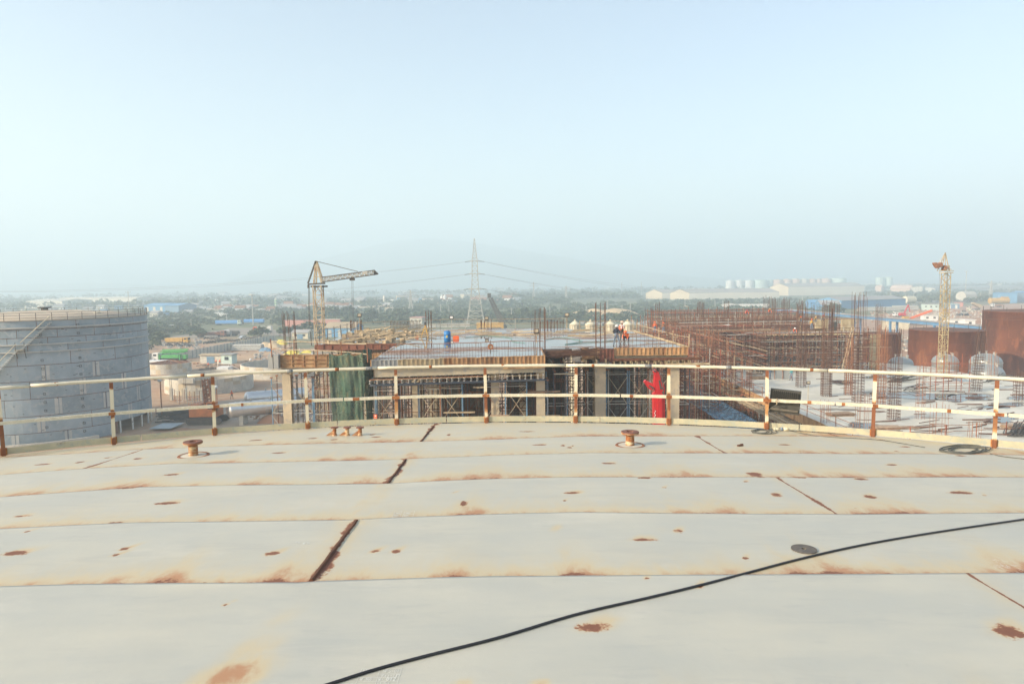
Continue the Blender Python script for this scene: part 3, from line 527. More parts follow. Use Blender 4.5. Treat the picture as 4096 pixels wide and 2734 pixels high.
solo(mb, 'chalk_scribble', chm, 'patch of crossing white chalk lines at the right edge of the roof', 'chalk marking')
# ------------------------------------------------------------------ the tank to the left
LC = Vector((-73.8, 108, 0)); LR = 14.2; LZ = 17.75
lt = thing('storage_tank', 'big grey plated storage tank at the left with rusty seams, spiral stair and roof railing', 'storage tank', LC)
hs = [1.26, 1.15, .9, 1.04, 1.93, 2.26, 2.5, 2.45, 2.4, 1.86]; zt = LZ; A0 = math.radians(-175); A1 = math.radians(55)
def lpt(a, z, r=LR): return Vector((LC.x + r * math.cos(a), LC.y + r * math.sin(a), z))
M['seamr'] = mat('rust_seam', (.2, .09, .05), (.12, .07, .05), sc=2)
M['steelp'] = mat('pale_brushed_primer', (.5, .5, .47), (.4, .42, .41), sc=.8)
offs = [0, .5, .25, .75, .1, .6, .3, .8, .45, .95]
for ci, h in enumerate(hs):
    zb = zt - h; n = 9 if ci > 3 else 12; st = (A1 - A0) / n; 
    for k in range(-1, n + 1):
        a = max(A0, A0 + (k + offs[ci]) * st); b_ = min(A1, A0 + (k + 1 + offs[ci]) * st)
        if b_ - a < .02: continue
        nn = max(2, int((b_ - a) / .07)); ga = .0022; e = rnd.uniform(.0, .016)
        mb = MB(); mb.lathe([(LR - .02, zb + .035), (LR + e, zb + .05), (LR + e, zt - .05), (LR - .02, zt - .035)], nn, LC, a + ga, b_ - ga)
        door = ci == 9 and a > math.radians(-40); 
        if ci == 9 and b_ > math.radians(-18): continue
        mb.build('shell_plate', M['steelg'], lt, smooth=False)
        if ci >= 5 and rnd.random() < .8:
            for sgn in (1, -1):
                aa = a + .01 if sgn > 0 else a - .028; mb = MB(); mb.lathe([(LR + .022, zb + .1), (LR + .022, zt - .1)], 2, LC, aa, aa + .02 + rnd.uniform(0, .012)); 
                if aa > A0: mb.build('primer_strip', M['steelp'], lt)
    zt = zb
mb = MB(); mb.lathe([(LR - .03, LZ), (LR - .03, 1.9)], 130, LC); mb.lathe([(LR - .03, 1.9), (LR - .03, 0)], 70, LC, math.radians(-20) - 2 * math.pi * .82, math.radians(-20)); mb.build('seam_backing', M['seamr'], lt, smooth=True)
zt = LZ
for ci, h in enumerate(hs):
    if ci in (1, 3, 4): 
        mb = MB(); mb.lathe([(LR, zt - .1 + .3 * (ci == 1)), (LR + .22, zt - .1 + .3 * (ci == 1)), (LR + .22, zt + .06 + .3 * (ci == 1)), (LR, zt + .06 + .3 * (ci == 1))], 120, LC); mb.build('stiffener_ring', M['steelp'], lt)
    zt -= h
mb = MB(); mb.lathe([(LR + .02, LZ - .03), (LR + .12, LZ), (LR + .12, LZ + .03), (LR * .7, LZ + .55), (LR * .35, LZ + .95), (0, LZ + 1.15)], 90, LC); mb.build('domed_roof', mat('dusty_roof', (.5, .42, .32), (.42, .35, .27), sc=.3, st=(1, .2, 1), rust=.3), lt, smooth=True)
mb = MB(); mb.lathe([(.5, 1.0), (.5, 1.45), (.95, 1.45), (.95, 1.6), (0, 1.62)], 16, LC + Vector((0, 0, LZ))); mb.build('centre_vent', M['dark'], lt)
mb = MB(); mb.lathe([(.5, .5), (.5, .95), (0, .97)], 16, LC + Vector((9.5, -2, LZ - .2))); mb.build('manway', M['cream'], lt)
rl = []
for k in range(48):
    a = 2 * math.pi * k / 48; mb = MB(); mb.bar(lpt(a, LZ, LR + .05), lpt(a, LZ + 1.1, LR + .05), .055); mb.build('rail_post', M['dark'], lt)
for z in (.4, .75, 1.1):
    mb = MB(); mb.tube([lpt(2 * math.pi * k / 96, LZ + z, LR + .05) for k in range(97)], .028, 5); mb.build('rail_ring', M['dark'], lt)
# stair: climbs to the rim at the pixel column 400/4096
def ang_at(X): 
    best = min((abs(2048 + FPX * (lpt(a, 0).x / lpt(a, 0).y) - X), a) for a in [A0 + (A1 - A0) * .8 * i / 900 for i in range(901)] if True); return best[1]
def colX(X): return min(((abs((lpt(a, 10) .x / lpt(a, 10).y) * FPX + 2048 - X), a) for a in np.linspace(math.radians(-165), math.radians(-40), 1500)))[1]
a_top = colX(205); a_mid = colX(80); a_low = colX(-60)
def stair(a1, z1, a2, z2):
    n = 16
    for k in range(n):
        s_ = (k + .5) / n; a = a1 + (a2 - a1) * s_; z = z1 + (z2 - z1) * s_; mb = MB(); p = lpt(a, z, LR + .4); mb.box(p, (.8, .34, .09), rz=a); mb.build('stair_tread', M['steelp'], lt)
    mb = MB(); mb.tube([lpt(a1 + (a2 - a1) * i / 12, z1 + (z2 - z1) * i / 12 + 1.0, LR + .72) for i in range(13)], .055, 5); mb.build('stair_handrail', M['cream'], lt)
stair(a_top, LZ - .2, a_mid, LZ - 4.0); stair(a_mid - .03, LZ - 4.1, a_low, LZ - 8.5)
mb = MB(); p = lpt(a_mid - .01, LZ - 4.05, LR + .4); mb.box(p, (.8, 1.2, .06), rz=a_mid); mb.build('stair_landing', M['masttan'], lt)
for d in (-.04, .03):
    mb = MB(); mb.bar(lpt(a_mid + d, LZ - 4, LR + .7), lpt(a_mid + d, LZ - 2.9, LR + .7), .05); mb.bar(lpt(a_mid + d, LZ - 4, LR + .7), lpt(a_mid + d, LZ - 5.2, LR), .07); mb.build('landing_bracket', M['dark'], lt)
for X, ys in ((158, range(0, 13)), (375, range(0, 15))):       # scaffold clips left on the shell
    a = colX(X)
    for k in ys:
        mb = MB(); p = lpt(a, LZ - .8 - k * 1.2, LR + .05); T = Matrix.Rotation(a, 3, 'Z')
        for u_, v_, w_, h_ in ((0, .14, .3, .04), (0, -.14, .3, .04), (.14, 0, .04, .3), (-.14, 0, .04, .3)): mb.box(p + T @ Vector((0, u_, v_)), (.06, w_, h_), M=T)
        mb.build('shell_clip', M['dark'], lt)
mb = MB()
for k in range(150):
    a = rnd.uniform(-2.7, .1); z = rnd.uniform(.8, LZ - .6); T = Matrix.Rotation(a, 3, 'Z'); mb.box(lpt(a, z, LR + .03), (.05, rnd.uniform(.1, .35), .06), M=T)
mb.build('shell_lugs', M['dark'], lt, kind='stuff')
for k in range(5):
    a = math.radians(-18 + k * 10); mb = MB(); mb.bar(lpt(a, 0, LR - .1), lpt(a, 1.95, LR - .1), .18); mb.build('jack_stand', M['white'], lt)
mb = MB(); mb.lathe([(LR + 1.6, 0), (LR + 1.6, .7), (LR + 1.3, .7), (LR + 1.3, 0)], 60, LC, math.radians(-170), math.radians(-35)); solo(mb, 'ring_wall', M['concl'], 'low pale concrete ring wall at the foot of the big grey tank', 'wall')
mb = MB()
# ------------------------------------------------------------------ unfinished building in the centre
DZ = 17.1
bl = thing('unfinished_building', 'unfinished concrete building with a wet formwork deck on columns, straight ahead', 'building', (-2, 60, 0))
deck = [(-16.5, 56.7), (-9.7, 56.7), (-9.3, 44.9), (2.2, 46.6), (2.2, 51.5), (13.3, 51.5), (12.4, 69), (6.8, 69), (6.1, 76), (-8, 76.3), (-16.8, 72.3)]
m, t, b = base('wet_deck'); p_ = pos(t, (.22, 1, 1)); w1 = noise(t, pos(t, (.13, .62, 1)), .42, 7, .74, .8); wet = ramp(t, w1, .465, .485)
w2 = noise(t, pos(t, (.35, 2.4, 1)), 1.2, 5, .7); col = mixc(t, ramp(t, w2, .35, .65), (.2, .125, .095), (.34, .23, .17)); bk = NN(t, 'TexBrick'); bk.inputs['Scale'].default_value = .42; bk.inputs['Mortar Size'].default_value = .012; bk.inputs['Brick Width'].default_value = 1.0; t.links.new(pos(t), bk.inputs['Vector'])
col = mixc(t, bk.outputs['Fac'], col, (.1, .07, .055)); col = mixc(t, mth(t, 'MULTIPLY', wet, .75), col, (.1, .1, .11)); t.links.new(col, b.inputs['Base Color'])
rr = mth(t, 'SUBTRACT', .6, mth(t, 'MULTIPLY', wet, .57)); t.links.new(rr, b.inputs['Roughness']); t.links.new(mth(t, 'ADD', .3, mth(t, 'MULTIPLY', wet, .6)), b.inputs['Specular IOR Level'])
bp = NN(t, 'Bump'); bp.inputs['Distance'].default_value = .02; bp.inputs['Strength'].default_value = .4; t.links.new(mth(t, 'MULTIPLY', mth(t, 'SUBTRACT', 1.0, wet), w2), bp.inputs['Height']); t.links.new(bp.outputs[0], b.inputs['Normal']); M['wetdeck'] = m
mb = MB(); mb.prism(deck, DZ - .25, DZ); mb.build('deck', m, bl)
PM = {}
def tray(w, h, horiz=False):
    k = (round(w, 2), round(h, 2), horiz)
    if k not in PM:
        mb = MB(); mb.box((0, .02, 0), (w, .02, h)); r_ = .045
        for z in (-h / 2 + r_ / 2, h / 2 - r_ / 2): mb.box((0, -.02, z), (w, .06, r_))
        for x in (-w / 2 + r_ / 2, w / 2 - r_ / 2): mb.box((x, -.02, 0), (r_, .06, h - 2 * r_))
        for x in (-1, 1):
            for z in (-1, 1): mb.add([(x * (w / 2 - r_), -.03, z * (h / 2 - r_)), (x * (w / 2 - r_ - .09), -.03, z * (h / 2 - r_)), (x * (w / 2 - r_), -.03, z * (h / 2 - r_ - .09))], [(0, 1, 2)])
        if horiz: mb.box((0, -.03, .12), (w, .07, .035)); mb.box((0, -.03, -.15), (w, .07, .035))
        PM[k] = mb
    return PM[k]
PMM = {}
def panels(a, b_, ztop, w, h, mats, parent, horiz=False, drop=0.):
    a = Vector((a[0], a[1], 0)); b_ = Vector((b_[0], b_[1], 0)); L = (b_ - a).length; n = max(1, round(L / w)); w = L / n; d = (b_ - a) / L; ang = math.atan2(d.y, d.x); q = tray(w, h, horiz); mi = 0
    for i in range(n):
        if i % rnd.choice((3, 4, 5)) == 0: mi = rnd.choice(mats)
        k = (id(q), mi)
        if k not in PMM: me = q.mesh('edge_panel'); me.materials.append(M[mi]); PMM[k] = me
        ob = bpy.data.objects.new('edge_panel', PMM[k]); _reg(ob, parent); ORG[ob.name] = ORG[parent.name]
        ob.location = a + d * ((i + .5) * w) + Vector((0, 0, ztop - h / 2 + rnd.uniform(-.02, .02))) - ORG[parent.name]; ob.rotation_euler = (0, rnd.uniform(-.008, .008), ang)
panels((-16.8, 49.2), (-9.3, 49.2), DZ + .02, .85, .95, ['tan', 'browns', 'tan'], bl, True)
panels((-9.3, 44.85), (-7.6, 45.05), DZ + .04, .28, .55, ['concg'], bl); panels((-7.6, 45.05), (-4.6, 45.5), DZ + .04, .29, .55, ['tan2'], bl)
panels((-4.6, 45.5), (-.6, 46.1), DZ + .04, .3, .55, ['tan', 'tan2', 'browns'], bl); panels((-.6, 46.1), (2.25, 46.5), DZ + .04, .3, .85, ['redply', 'tan'], bl)
panels((5.3, 51.4), (6.6, 51.4), DZ + .02, .4, .8, ['browns'], bl); panels((6.6, 51.3), (7.7, 51.3), DZ - .02, .26, 1.15, ['redply'], bl); panels((7.7, 51.4), (13.3, 51.4), DZ + .04, .33, .62, ['tan', 'browns', 'browns'], bl)
panels((-16.4, 56.65), (-9.6, 56.65), DZ + .12, .7, .5, ['redply', 'browns'], bl); panels((13.3, 51.5), (12.4, 69), DZ + .1, 1.2, .35, ['tan2'], bl)
panels((-9.35, 56.6), (-9.35, 44.9), DZ + .02, .6, .6, ['tan', 'concg'], bl); panels((2.2, 46.6), (2.2, 51.5), DZ + .02, .4, .6, ['browns'], bl)
# beams, joists, bearers
for (a, b_, z0, z1, mm) in [((-9.2, 45.0), (2.2, 46.7), DZ - 1.15, DZ - .55, 'conc'), ((7.0, 51.6), (13.3, 51.6), DZ - .9, DZ - .6, 'conc'), ((-16.8, 49.4), (-9.3, 49.4), DZ - 1.1, DZ - .95, 'concl')]:
    a = Vector((*a, 0)); b_ = Vector((*b_, 0)); mb = MB(); mb.bar(a + Vector((0, .3, (z0 + z1) / 2)), b_ + Vector((0, .3, (z0 + z1) / 2)), .5, z1 - z0); mb.build('edge_beam', M[mm], bl)
def ibeam(L):
    mb = MB(); mb.box((0, L / 2, .1), (.1, L, .03)); mb.box((0, L / 2, -.1), (.1, L, .03)); mb.box((0, L / 2, 0), (.03, L, .17)); return mb
IB = {}
def joists(a, b_, z, step, m, L=3.2):
    a = Vector((*a, z)); b_ = Vector((*b_, z)); n = int((b_ - a).length / step)
    if (m, L) not in IB: me = ibeam(L).mesh('joist'); me.materials.append(M[m]); IB[(m, L)] = me
    for i in range(n + 1):
        ob = bpy.data.objects.new('joist', IB[(m, L)]); _reg(ob, bl); ORG[ob.name] = ORG[bl.name]; ob.location = a + (b_ - a) * ((i + rnd.uniform(-.12, .12)) / n) - ORG[bl.name]; ob.rotation_euler = (0, 0, rnd.uniform(-.05, .05))
joists((-9.3, 44.3), (2.1, 45.9), DZ - 1.38, .4, 'galv'); joists((7.2, 50.8), (13.4, 51.0), DZ - 1.1, .42, 'tan2'); joists((-16.6, 48.6), (-9.6, 48.6), DZ - 1.2, .6, 'timber'); joists((3, 49.5), (7, 50.6), DZ - .9, .7, 'timber')
for (a, b_, z, w, mm) in [((-9.4, 44.6), (2.2, 46.3), DZ - 1.6, .15, 'darkblue'), ((-9.4, 44.5), (-2, 45.6), DZ - 1.23, .06, 'rustl'), ((7, 51.1), (14, 51.3), DZ - 1.35, .16, 'concl'), ((7.6, 50.9), (14.2, 51.1), DZ - .82, .2, 'rust'), ((11.5, 50.8), (14.8, 50.9), DZ - 1.2, .14, 'tan2'), ((-9, 44.2), (2.2, 45.8), DZ - 1.22, .04, 'timber')]:
    mb = MB(); mb.bar((*a, z), (*b_, z), w); mb.build('bearer', M[mm], bl)
for xx, yy, w in [(-16.6, 50, .62), (-12.5, 58, .6), (-7.0, 50, .75), (-1.22, 46.9, .55), (1.95, 47.3, .6), (6.7, 51.9, .8), (12.3, 51.9, .8)]:
    mb = MB(); mb.bb((xx - w / 2, yy - w / 2, 0), (xx + w / 2, yy + w / 2, DZ - .95)); mb.build('column', M['conc'], bl)
for yy in (60, 68, 75):
    for xx in (-15, -7, 1, 7.5, 11.8):
        if yy == 75 and xx > 6: continue
        mb = MB(); mb.bb((xx - .35, yy - .35, 0), (xx + .35, yy + .35, DZ - .25)); mb.build('column', M['conc'], bl)
mb = MB(); mb.bb((6.4, 51.2, DZ - 1.3), (7.5, 51.9, DZ - 1.05)); 
for (x0, y0, x1, y1) in [(-16.8, 60, 12, 60), (-16.8, 68, 12, 68), (-7, 46, -7, 75), (1.5, 47, 1.5, 75), (7.5, 52, 7.5, 68)]: mb.bar((x0, y0, DZ - .6), (x1, y1, DZ - .6), .4, .7)
mb.build('floor_beams', M['concg'], bl, kind='stuff')
for x0, x1 in ((-8.6, -2.2), (-.6, 5.4), (7.0, 11.8)): mb = MB(); mb.bb((x0, 69.3 if x1 < 6 else 66.5, 0), (x1, 69.6 if x1 < 6 else 66.8, DZ - .26)); mb.build('inner_wall', M['darkback'], bl)  # made-up dark walls, added to block light from behind and darken the interior
# left end column head with starter bars
mb = MB(); mb.bb((-17.6, 48.9, DZ - .95), (-17.25, 49.4, DZ + .05)); mb.bb((-17.2, 48.9, DZ - .95), (-16.85, 49.4, DZ + .05)); mb.build('column_form', M['concg'], bl)
# rebar bundles
def cage(X, Y, z0, ztop_px, w, nb, lab, grp, stir=.3, dep=None, lean=0, mm='rebar', D=None):
    c = P(X, Y, D) if D else G(X, Y, z0); c.z = z0; D_ = c.y; zt = H + (hor(X) - ztop_px) * D_ / FPX; w = w * D_ / FPX; dep = dep or w * .8
    o = thing('rebar_cage', lab, 'rebar cage', c, grp); mb = MB(); n = max(2, nb // 4)
    pts = []
    for i in range(n + 1):
        for s_ in (-1, 1): pts.append((-w / 2 + w * i / n, s_ * dep / 2)); 
    for i in range(1, n):
        for s_ in (-1, 1): pts.append((s_ * w / 2, -dep / 2 + dep * i / n))
    for x, y in pts:
        hh = zt - z0 - rnd.uniform(0, .12) * (zt - z0); mb.tube([c + Vector((x, y, 0)), c + Vector((x + lean * hh + rnd.uniform(-.05, .05), y + rnd.uniform(-.05, .05), hh))], .018 if D_ < 75 else .027, 4)
    mb.build('vertical_bars', M[mm], o)
    if stir:
        mb = MB(); z = stir
        while z < (zt - z0) * .55:
            q = [c + Vector((s_ * w / 2 + lean * z, u_ * dep / 2, z)) for s_, u_ in ((-1, -1), (1, -1), (1, 1), (-1, 1))]
            for k in range(4): mb.bar(q[k], q[(k + 1) % 4], .04)
            z += stir
        if mb.v: mb.build('stirrups', M[mm], o)
    return o
gS = 'starter bars standing on the upper deck'
cage(1165, 1418, DZ, 1240, 44, 5, 'tall starter bars rising from the left corner column of the upper deck', gS, 0, .3, D=49.2, lean=-.03)
cage(2160, 1420, DZ - .6, 1225, 40, 8, 'tall starter bars at the right end of the near deck edge, left of centre gap', gS, 0, .4, D=46.8)
cage(2402, 1402, DZ - .8, 1200, 36, 8, 'tall starter bars over the near deck edge left of the standing workers', gS, 0, .4, D=51.5)
cage(1715, 1315, DZ, 1240, 20, 8, 'starter bars at the far deck edge left of the big pylon', gS, 0, .4, D=75)
for X, lab in ((1424, 'short bars at the far left corner of the upper deck'), (2210, 'short bars at the far deck edge beside the black lamp'), (1945, 'thin bars at the far deck edge right of the pylon legs')):
    cage(X, 1315, DZ, 1278, 40, 12, lab, gS, 0, .5, D=75)
for k in range(26):
    pass
mb = MB()
for k in range(44): x = -13.5 + k * .16 if k < 22 else 2.2 + (k - 22) * .17; mb.bar((x, 75.9, DZ), (x, 75.9, DZ + rnd.uniform(.7, 1.1)), .05)
solo(mb, 'rebar_row', M['rebar'], 'rows of short rusty bars along the far edge of the wet deck', 'rebar', kind='stuff')
# net of thin bars along the near edges
def mesh_fence(a, b_, z, h, step, lab, mm='rebar', rails=(1.0,)):
    a = Vector((*a, z)); b_ = Vector((*b_, z)); n = int((b_ - a).length / step); o = thing('bar_fence', lab, 'edge fence', tuple(a)); mb = MB()
    for i in range(n + 1): p = a + (b_ - a) * (i / n); mb.bar(p, p + Vector((rnd.uniform(-.05, .05), 0, h * rnd.uniform(.93, 1.05))), .018 if i % 9 else .035)
    mb.build('upright_bars', M[mm], o)
    for r_ in rails:
        mb = MB(); mb.tube([a + (b_ - a) * (i / 8) + Vector((0, -.03, h * r_ + rnd.uniform(-.04, .04))) for i in range(9)], .022, 5); mb.build('guard_pole', M['rustl'], o)
mesh_fence((-9.2, 44.9), (2.1, 46.5), DZ, 1.05, .2, 'fence of thin upright bars along the near edge of the wet deck, left part', rails=(1.0, .5))
mesh_fence((7.9, 51.5), (13.1, 51.6), DZ, 1.1, .3, 'fence of thin upright bars along the near deck edge before the workers')
mb = MB(); mb.tube([P(2560, 1378, 51.4), P(2900, 1378, 51.2), P(2965, 1372, 51)][:2], .03, 5)
def guard(pts, zz, lab, post=2.4, h=1.05, m1='timber', m2='timber', two=True):
    o = thing('edge_guard', lab, 'guard rail', (pts[0][0], pts[0][1], zz))
    for a, b_ in zip(pts[:-1], pts[1:]):
        a = Vector((*a, zz)); b_ = Vector((*b_, zz)); n = max(1, int((b_ - a).length / post))
        for i in range(n + 1): p = a + (b_ - a) * (i / n); mb = MB(); mb.bar(p, p + Vector((rnd.uniform(-.04, .04), 0, h + .1)), .06); mb.build('guard_post', M[m1], o)
        for hh in ((h, h * .5) if two else (h * .8,)): mb = MB(); mb.tube([a + (b_ - a) * (i / 6) + Vector((0, 0, hh + rnd.uniform(-.06, .06))) for i in range(7)], .028, 5); mb.build('guard_pole', M[m2], o)
guard([(13.4, 51.5), (12.5, 68.5)], DZ, 'pole guard along the right side of the wet deck', post=4, h=.9, two=False)
guard([(-16.5, 72.3), (-8, 76.2), (6, 76)], DZ, 'pole guard along the far edge of the wet deck', m1='galv', m2='masttan')
guard([(6.9, 69.1), (12.3, 69.1)], DZ, 'short pole guard at the deck notch before the cream tanks')
guard([(-16.8, 57), (-16.8, 72)], DZ, 'pole guard along the left side of the wet deck', m1='dark', m2='galv')
guard([(-17.3, 48.9), (-9.5, 44.6)], DZ - .1, 'slanting poles at the left front corner of the deck', m1='rustl', m2='masttan', post=1.9, h=1.2)

# scaffold bays under the deck
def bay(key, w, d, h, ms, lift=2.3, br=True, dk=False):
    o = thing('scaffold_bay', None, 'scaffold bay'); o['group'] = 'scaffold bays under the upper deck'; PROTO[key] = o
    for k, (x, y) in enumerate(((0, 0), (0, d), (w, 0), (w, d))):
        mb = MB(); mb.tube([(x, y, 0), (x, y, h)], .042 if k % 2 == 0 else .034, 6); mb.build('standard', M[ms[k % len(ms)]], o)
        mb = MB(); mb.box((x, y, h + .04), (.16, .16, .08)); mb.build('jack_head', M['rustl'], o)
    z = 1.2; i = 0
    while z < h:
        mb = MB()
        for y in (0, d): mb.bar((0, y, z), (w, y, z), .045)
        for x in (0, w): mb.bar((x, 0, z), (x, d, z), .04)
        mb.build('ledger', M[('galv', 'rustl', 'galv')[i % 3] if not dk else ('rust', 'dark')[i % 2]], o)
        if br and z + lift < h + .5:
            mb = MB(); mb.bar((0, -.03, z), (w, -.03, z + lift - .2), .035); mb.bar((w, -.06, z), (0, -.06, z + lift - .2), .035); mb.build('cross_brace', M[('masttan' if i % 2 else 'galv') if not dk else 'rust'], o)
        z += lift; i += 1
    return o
BH = DZ - 1.78
bay('b1', 1.45, 1.2, BH, ['galv', 'dark', 'blue', 'dark']); bay('b2', 1.45, 1.2, BH, ['blue', 'rust', 'rustl', 'dark']); bay('b3', 1.45, 1.2, BH, ['blue', 'dark', 'darkblue', 'dark'], 1.9, False); bay('b4', 1.45, 1.2, BH, ['dark', 'rust'], 1.9, True, True); bay('b5', 1.45, 1.2, BH, ['rust', 'darkblue'], 1.9, False, True)  # rear posts and deep-row bays coloured dark to stand in for shade
n = 0; R3 = ['b1', 'b2', 'b3']
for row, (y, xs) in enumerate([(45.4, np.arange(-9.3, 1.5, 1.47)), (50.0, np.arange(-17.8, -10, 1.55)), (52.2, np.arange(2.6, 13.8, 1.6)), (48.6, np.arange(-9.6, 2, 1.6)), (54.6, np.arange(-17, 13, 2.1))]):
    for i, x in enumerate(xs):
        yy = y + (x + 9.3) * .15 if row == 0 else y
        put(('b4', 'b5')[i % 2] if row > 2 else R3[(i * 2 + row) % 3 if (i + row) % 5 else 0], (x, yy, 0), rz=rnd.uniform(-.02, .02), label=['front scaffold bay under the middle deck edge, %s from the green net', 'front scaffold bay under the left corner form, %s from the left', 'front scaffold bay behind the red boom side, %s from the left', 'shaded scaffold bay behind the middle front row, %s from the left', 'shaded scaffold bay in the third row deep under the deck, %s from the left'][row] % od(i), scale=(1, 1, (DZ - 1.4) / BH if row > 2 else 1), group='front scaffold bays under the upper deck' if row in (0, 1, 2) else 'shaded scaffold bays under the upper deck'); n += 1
mb = MB()
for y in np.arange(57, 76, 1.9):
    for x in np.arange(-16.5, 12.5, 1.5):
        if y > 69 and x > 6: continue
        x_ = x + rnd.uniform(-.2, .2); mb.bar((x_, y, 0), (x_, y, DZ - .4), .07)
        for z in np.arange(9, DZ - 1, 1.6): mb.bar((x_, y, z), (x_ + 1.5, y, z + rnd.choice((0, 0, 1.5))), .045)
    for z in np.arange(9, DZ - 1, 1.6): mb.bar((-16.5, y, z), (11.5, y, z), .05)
solo(mb, 'scaffolding', M['dark'], 'thicket of props and tubes in the dark depth under the deck', 'scaffolding', kind='stuff')  # all tubes here coloured dark, the shade of the interior put into the colour
# working boards
for X0, Y0, X1, D, lab in ((1706, 1550, 1790, 46, 'pale board lashed across the scaffold left of centre'), (1774, 1649, 1900, 45.6, 'long pale board low in the scaffold left of centre'), (1893, 1548, 1945, 45.8, 'short pale board beside the centre scaffold post'), (2086, 1566, 2240, 46.9, 'weathered board between the two centre columns'), (2108, 1664, 2240, 46.7, 'low board with tubes right of the centre column'), (1960, 1662, 2035, 46, 'dark board at the foot of the left centre column'), (2215, 1495, 2290, 48, 'grey board stub at the right end of the joists')):
    a = P(X0, Y0, D); b_ = P(X1, Y0 - (X1 - X0) * math.tan(ROLL), D); mb = MB(); mb.box((a + b_) / 2, ((b_ - a).length, .28, .06)); solo(mb, 'scaffold_board', M['plank'] if 'dark' in lab or 'weath' in lab else M['timber'], lab, 'scaffold board', loc=tuple(a))
# green net
def cloth(name, X0, X1, Y0, Y1, D, m, lab, nx=40, ny=26, sag=10, fold=.35, dD=0, amp=.12):
    vs = []
    for j in range(ny + 1):
        for i in range(nx + 1):
            u_ = i / nx; v_ = j / ny; s_ = (math.sin(math.pi * ((u_ * 2) % 1)) * sag) * (1 - v_) * (u_ < .96); X = X0 + (X1 - X0) * u_ + 8 * math.sin(v_ * 5) * (u_ - .3) + 12 * v_; Y = Y0 + (Y1 - Y0) * v_ + s_ - 8 * (abs(u_ - .6) < .05) * (1 - v_)
            vs.append(P(X, Y, D + dD * u_ + .17 * vn1(u_ * 7 + v_ * 1.5, 3) + .09 * vn1(u_ * 19 - v_ * 2.3, 8) + .1 * vn1(v_ * 6 + u_ * 3, 5)))
    mb = MB(); mb.add(vs, [(j * (nx + 1) + i, j * (nx + 1) + i + 1, (j + 1) * (nx + 1) + i + 1, (j + 1) * (nx + 1) + i) for j in range(ny) for i in range(nx)]); o = solo(mb, name, m, lab, 'safety net', smooth=True, loc=tuple(P(X0, Y1, D)))
    sm = o.modifiers.new('thick', 'SOLIDIFY'); sm.thickness = .012; return o
cloth('safety_net', 1316, 1450, 1412, 1688, 44.6, M['greynet'], 'dark green debris net hanging over the left front corner of the building')
cloth('safety_net', 1452, 1484, 1396, 1684, 44.7, M['greynet'], 'narrow side fold of the green debris net, seen edge on', nx=8, dD=1.6, sag=2)
# ------------------------------------------------------------------ red knuckle boom
tcn = thing('truck_crane', 'bright red folding crane boom standing in front of the building', 'crane', tuple(P(2636, 1672, 40) * 1) if False else (P(2636, 1672, 40).x, 40, 0))
def rpoly(pts, D, th, m, name, sm=None):
    mb = MB(); q = [P(x, y, D) for x, y in pts]; mb.extr(q, (0, th, 0)); return mb.build(name, m, tcn)
cx = P(2636, 1672, 40).x
mb = MB(); mb.extr([P(2614, 1574, 40), P(2659, 1572, 40), P(2660, 1672, 40), Vector((P(2660, 1672, 40).x, 40, 2.5)), Vector((P(2614, 1672, 40).x, 40, 2.5)), P(2617, 1672, 40)], (0, .5, 0)); mb.build('main_boom', M['red'], tcn)
mb = MB(); mb.extr([P(2630, 1585, 39.93), P(2650, 1585, 39.93), P(2650, 1672, 39.93), P(2630, 1672, 39.93)], (0, .07, 0)); mb.build('boom_rib', M['red'], tcn)
rpoly([(2614, 1575), (2622, 1562), (2616, 1535), (2620, 1500), (2614, 1484), (2622, 1478), (2632, 1486), (2640, 1492), (2650, 1520), (2659, 1548), (2659, 1575)], 40.05, .35, M['red'], 'knuckle_arm')
rpoly([(2576, 1527), (2583, 1520), (2612, 1534), (2628, 1545), (2622, 1560), (2600, 1558), (2588, 1545)], 40.1, .3, M['red'], 'jib_arm')
mb = MB(); mb.extr([P(2604 + 9 * math.cos(a) + 3 * math.sin(a), 1546 + 5 * math.sin(a) + 3 * math.cos(a), 40.08) for a in np.arange(0, 6.28, .5)], (0, .03, 0)); mb.build('jib_opening', M['dark'], tcn)
mb = MB(); mb.extr([P(2634, 1520, 40.03), P(2640, 1520, 40.03), P(2648, 1555, 40.03), P(2641, 1558, 40.03)], (0, .03, 0)); mb.build('arm_recess', M['dark'], tcn)
mb = MB(); mb.tube([P(2646, 1495, 39.95), P(2654, 1560, 39.95), P(2655, 1585, 39.95)], .03, 6); mb.tube([P(2638, 1490, 39.95), P(2648, 1530, 39.95)], .025, 6); mb.build('hydraulic_ram', M['dark'], tcn)
for X, Y in ((2620, 1484), (2612, 1552), (2650, 1552), (2652, 1570)): mb = MB(); mb.lathe([(0, 0), (.06, .0), (.06, .5)], 10, P(X, Y, 39.98), M=Matrix.Rotation(-math.pi / 2, 3, 'X')); mb.build('pivot_pin', M['dark'], tcn)
mb = MB(); mb.extr([P(2641, 1596, 39.9), P(2648, 1596, 39.9), P(2648, 1605, 39.9), P(2641, 1605, 39.9)], (0, .06, 0)); mb.build('pressure_plate', M['red'], tcn)
mb = MB(); pts = [P(2620 + 2.2 * math.sin(k * .9), 1640 + k * 2.2, 39.985) for k in range(15)]
for a, b_ in zip(pts[:-1], pts[1:]): mb.bar(a, b_, .05, .01)
mb.build('white_lettering', M['cleanwhite'], tcn)
mb = MB(); mb.bb((cx - 1.2, 38.5, .5), (cx + 1.2, 46, 1.2)); mb.bb((cx - 1.2, 44, 1.2), (cx + 1.2, 46, 2.9)); mb.build('truck_bed', M['cleanwhite'], tcn)
mb = MB(); 
for yy in (39.3, 41, 45): mb.tube([(cx - 1.25, yy, .5), (cx + 1.25, yy, .5)], .5, 14)
mb.build('wheels', M['black'], tcn)
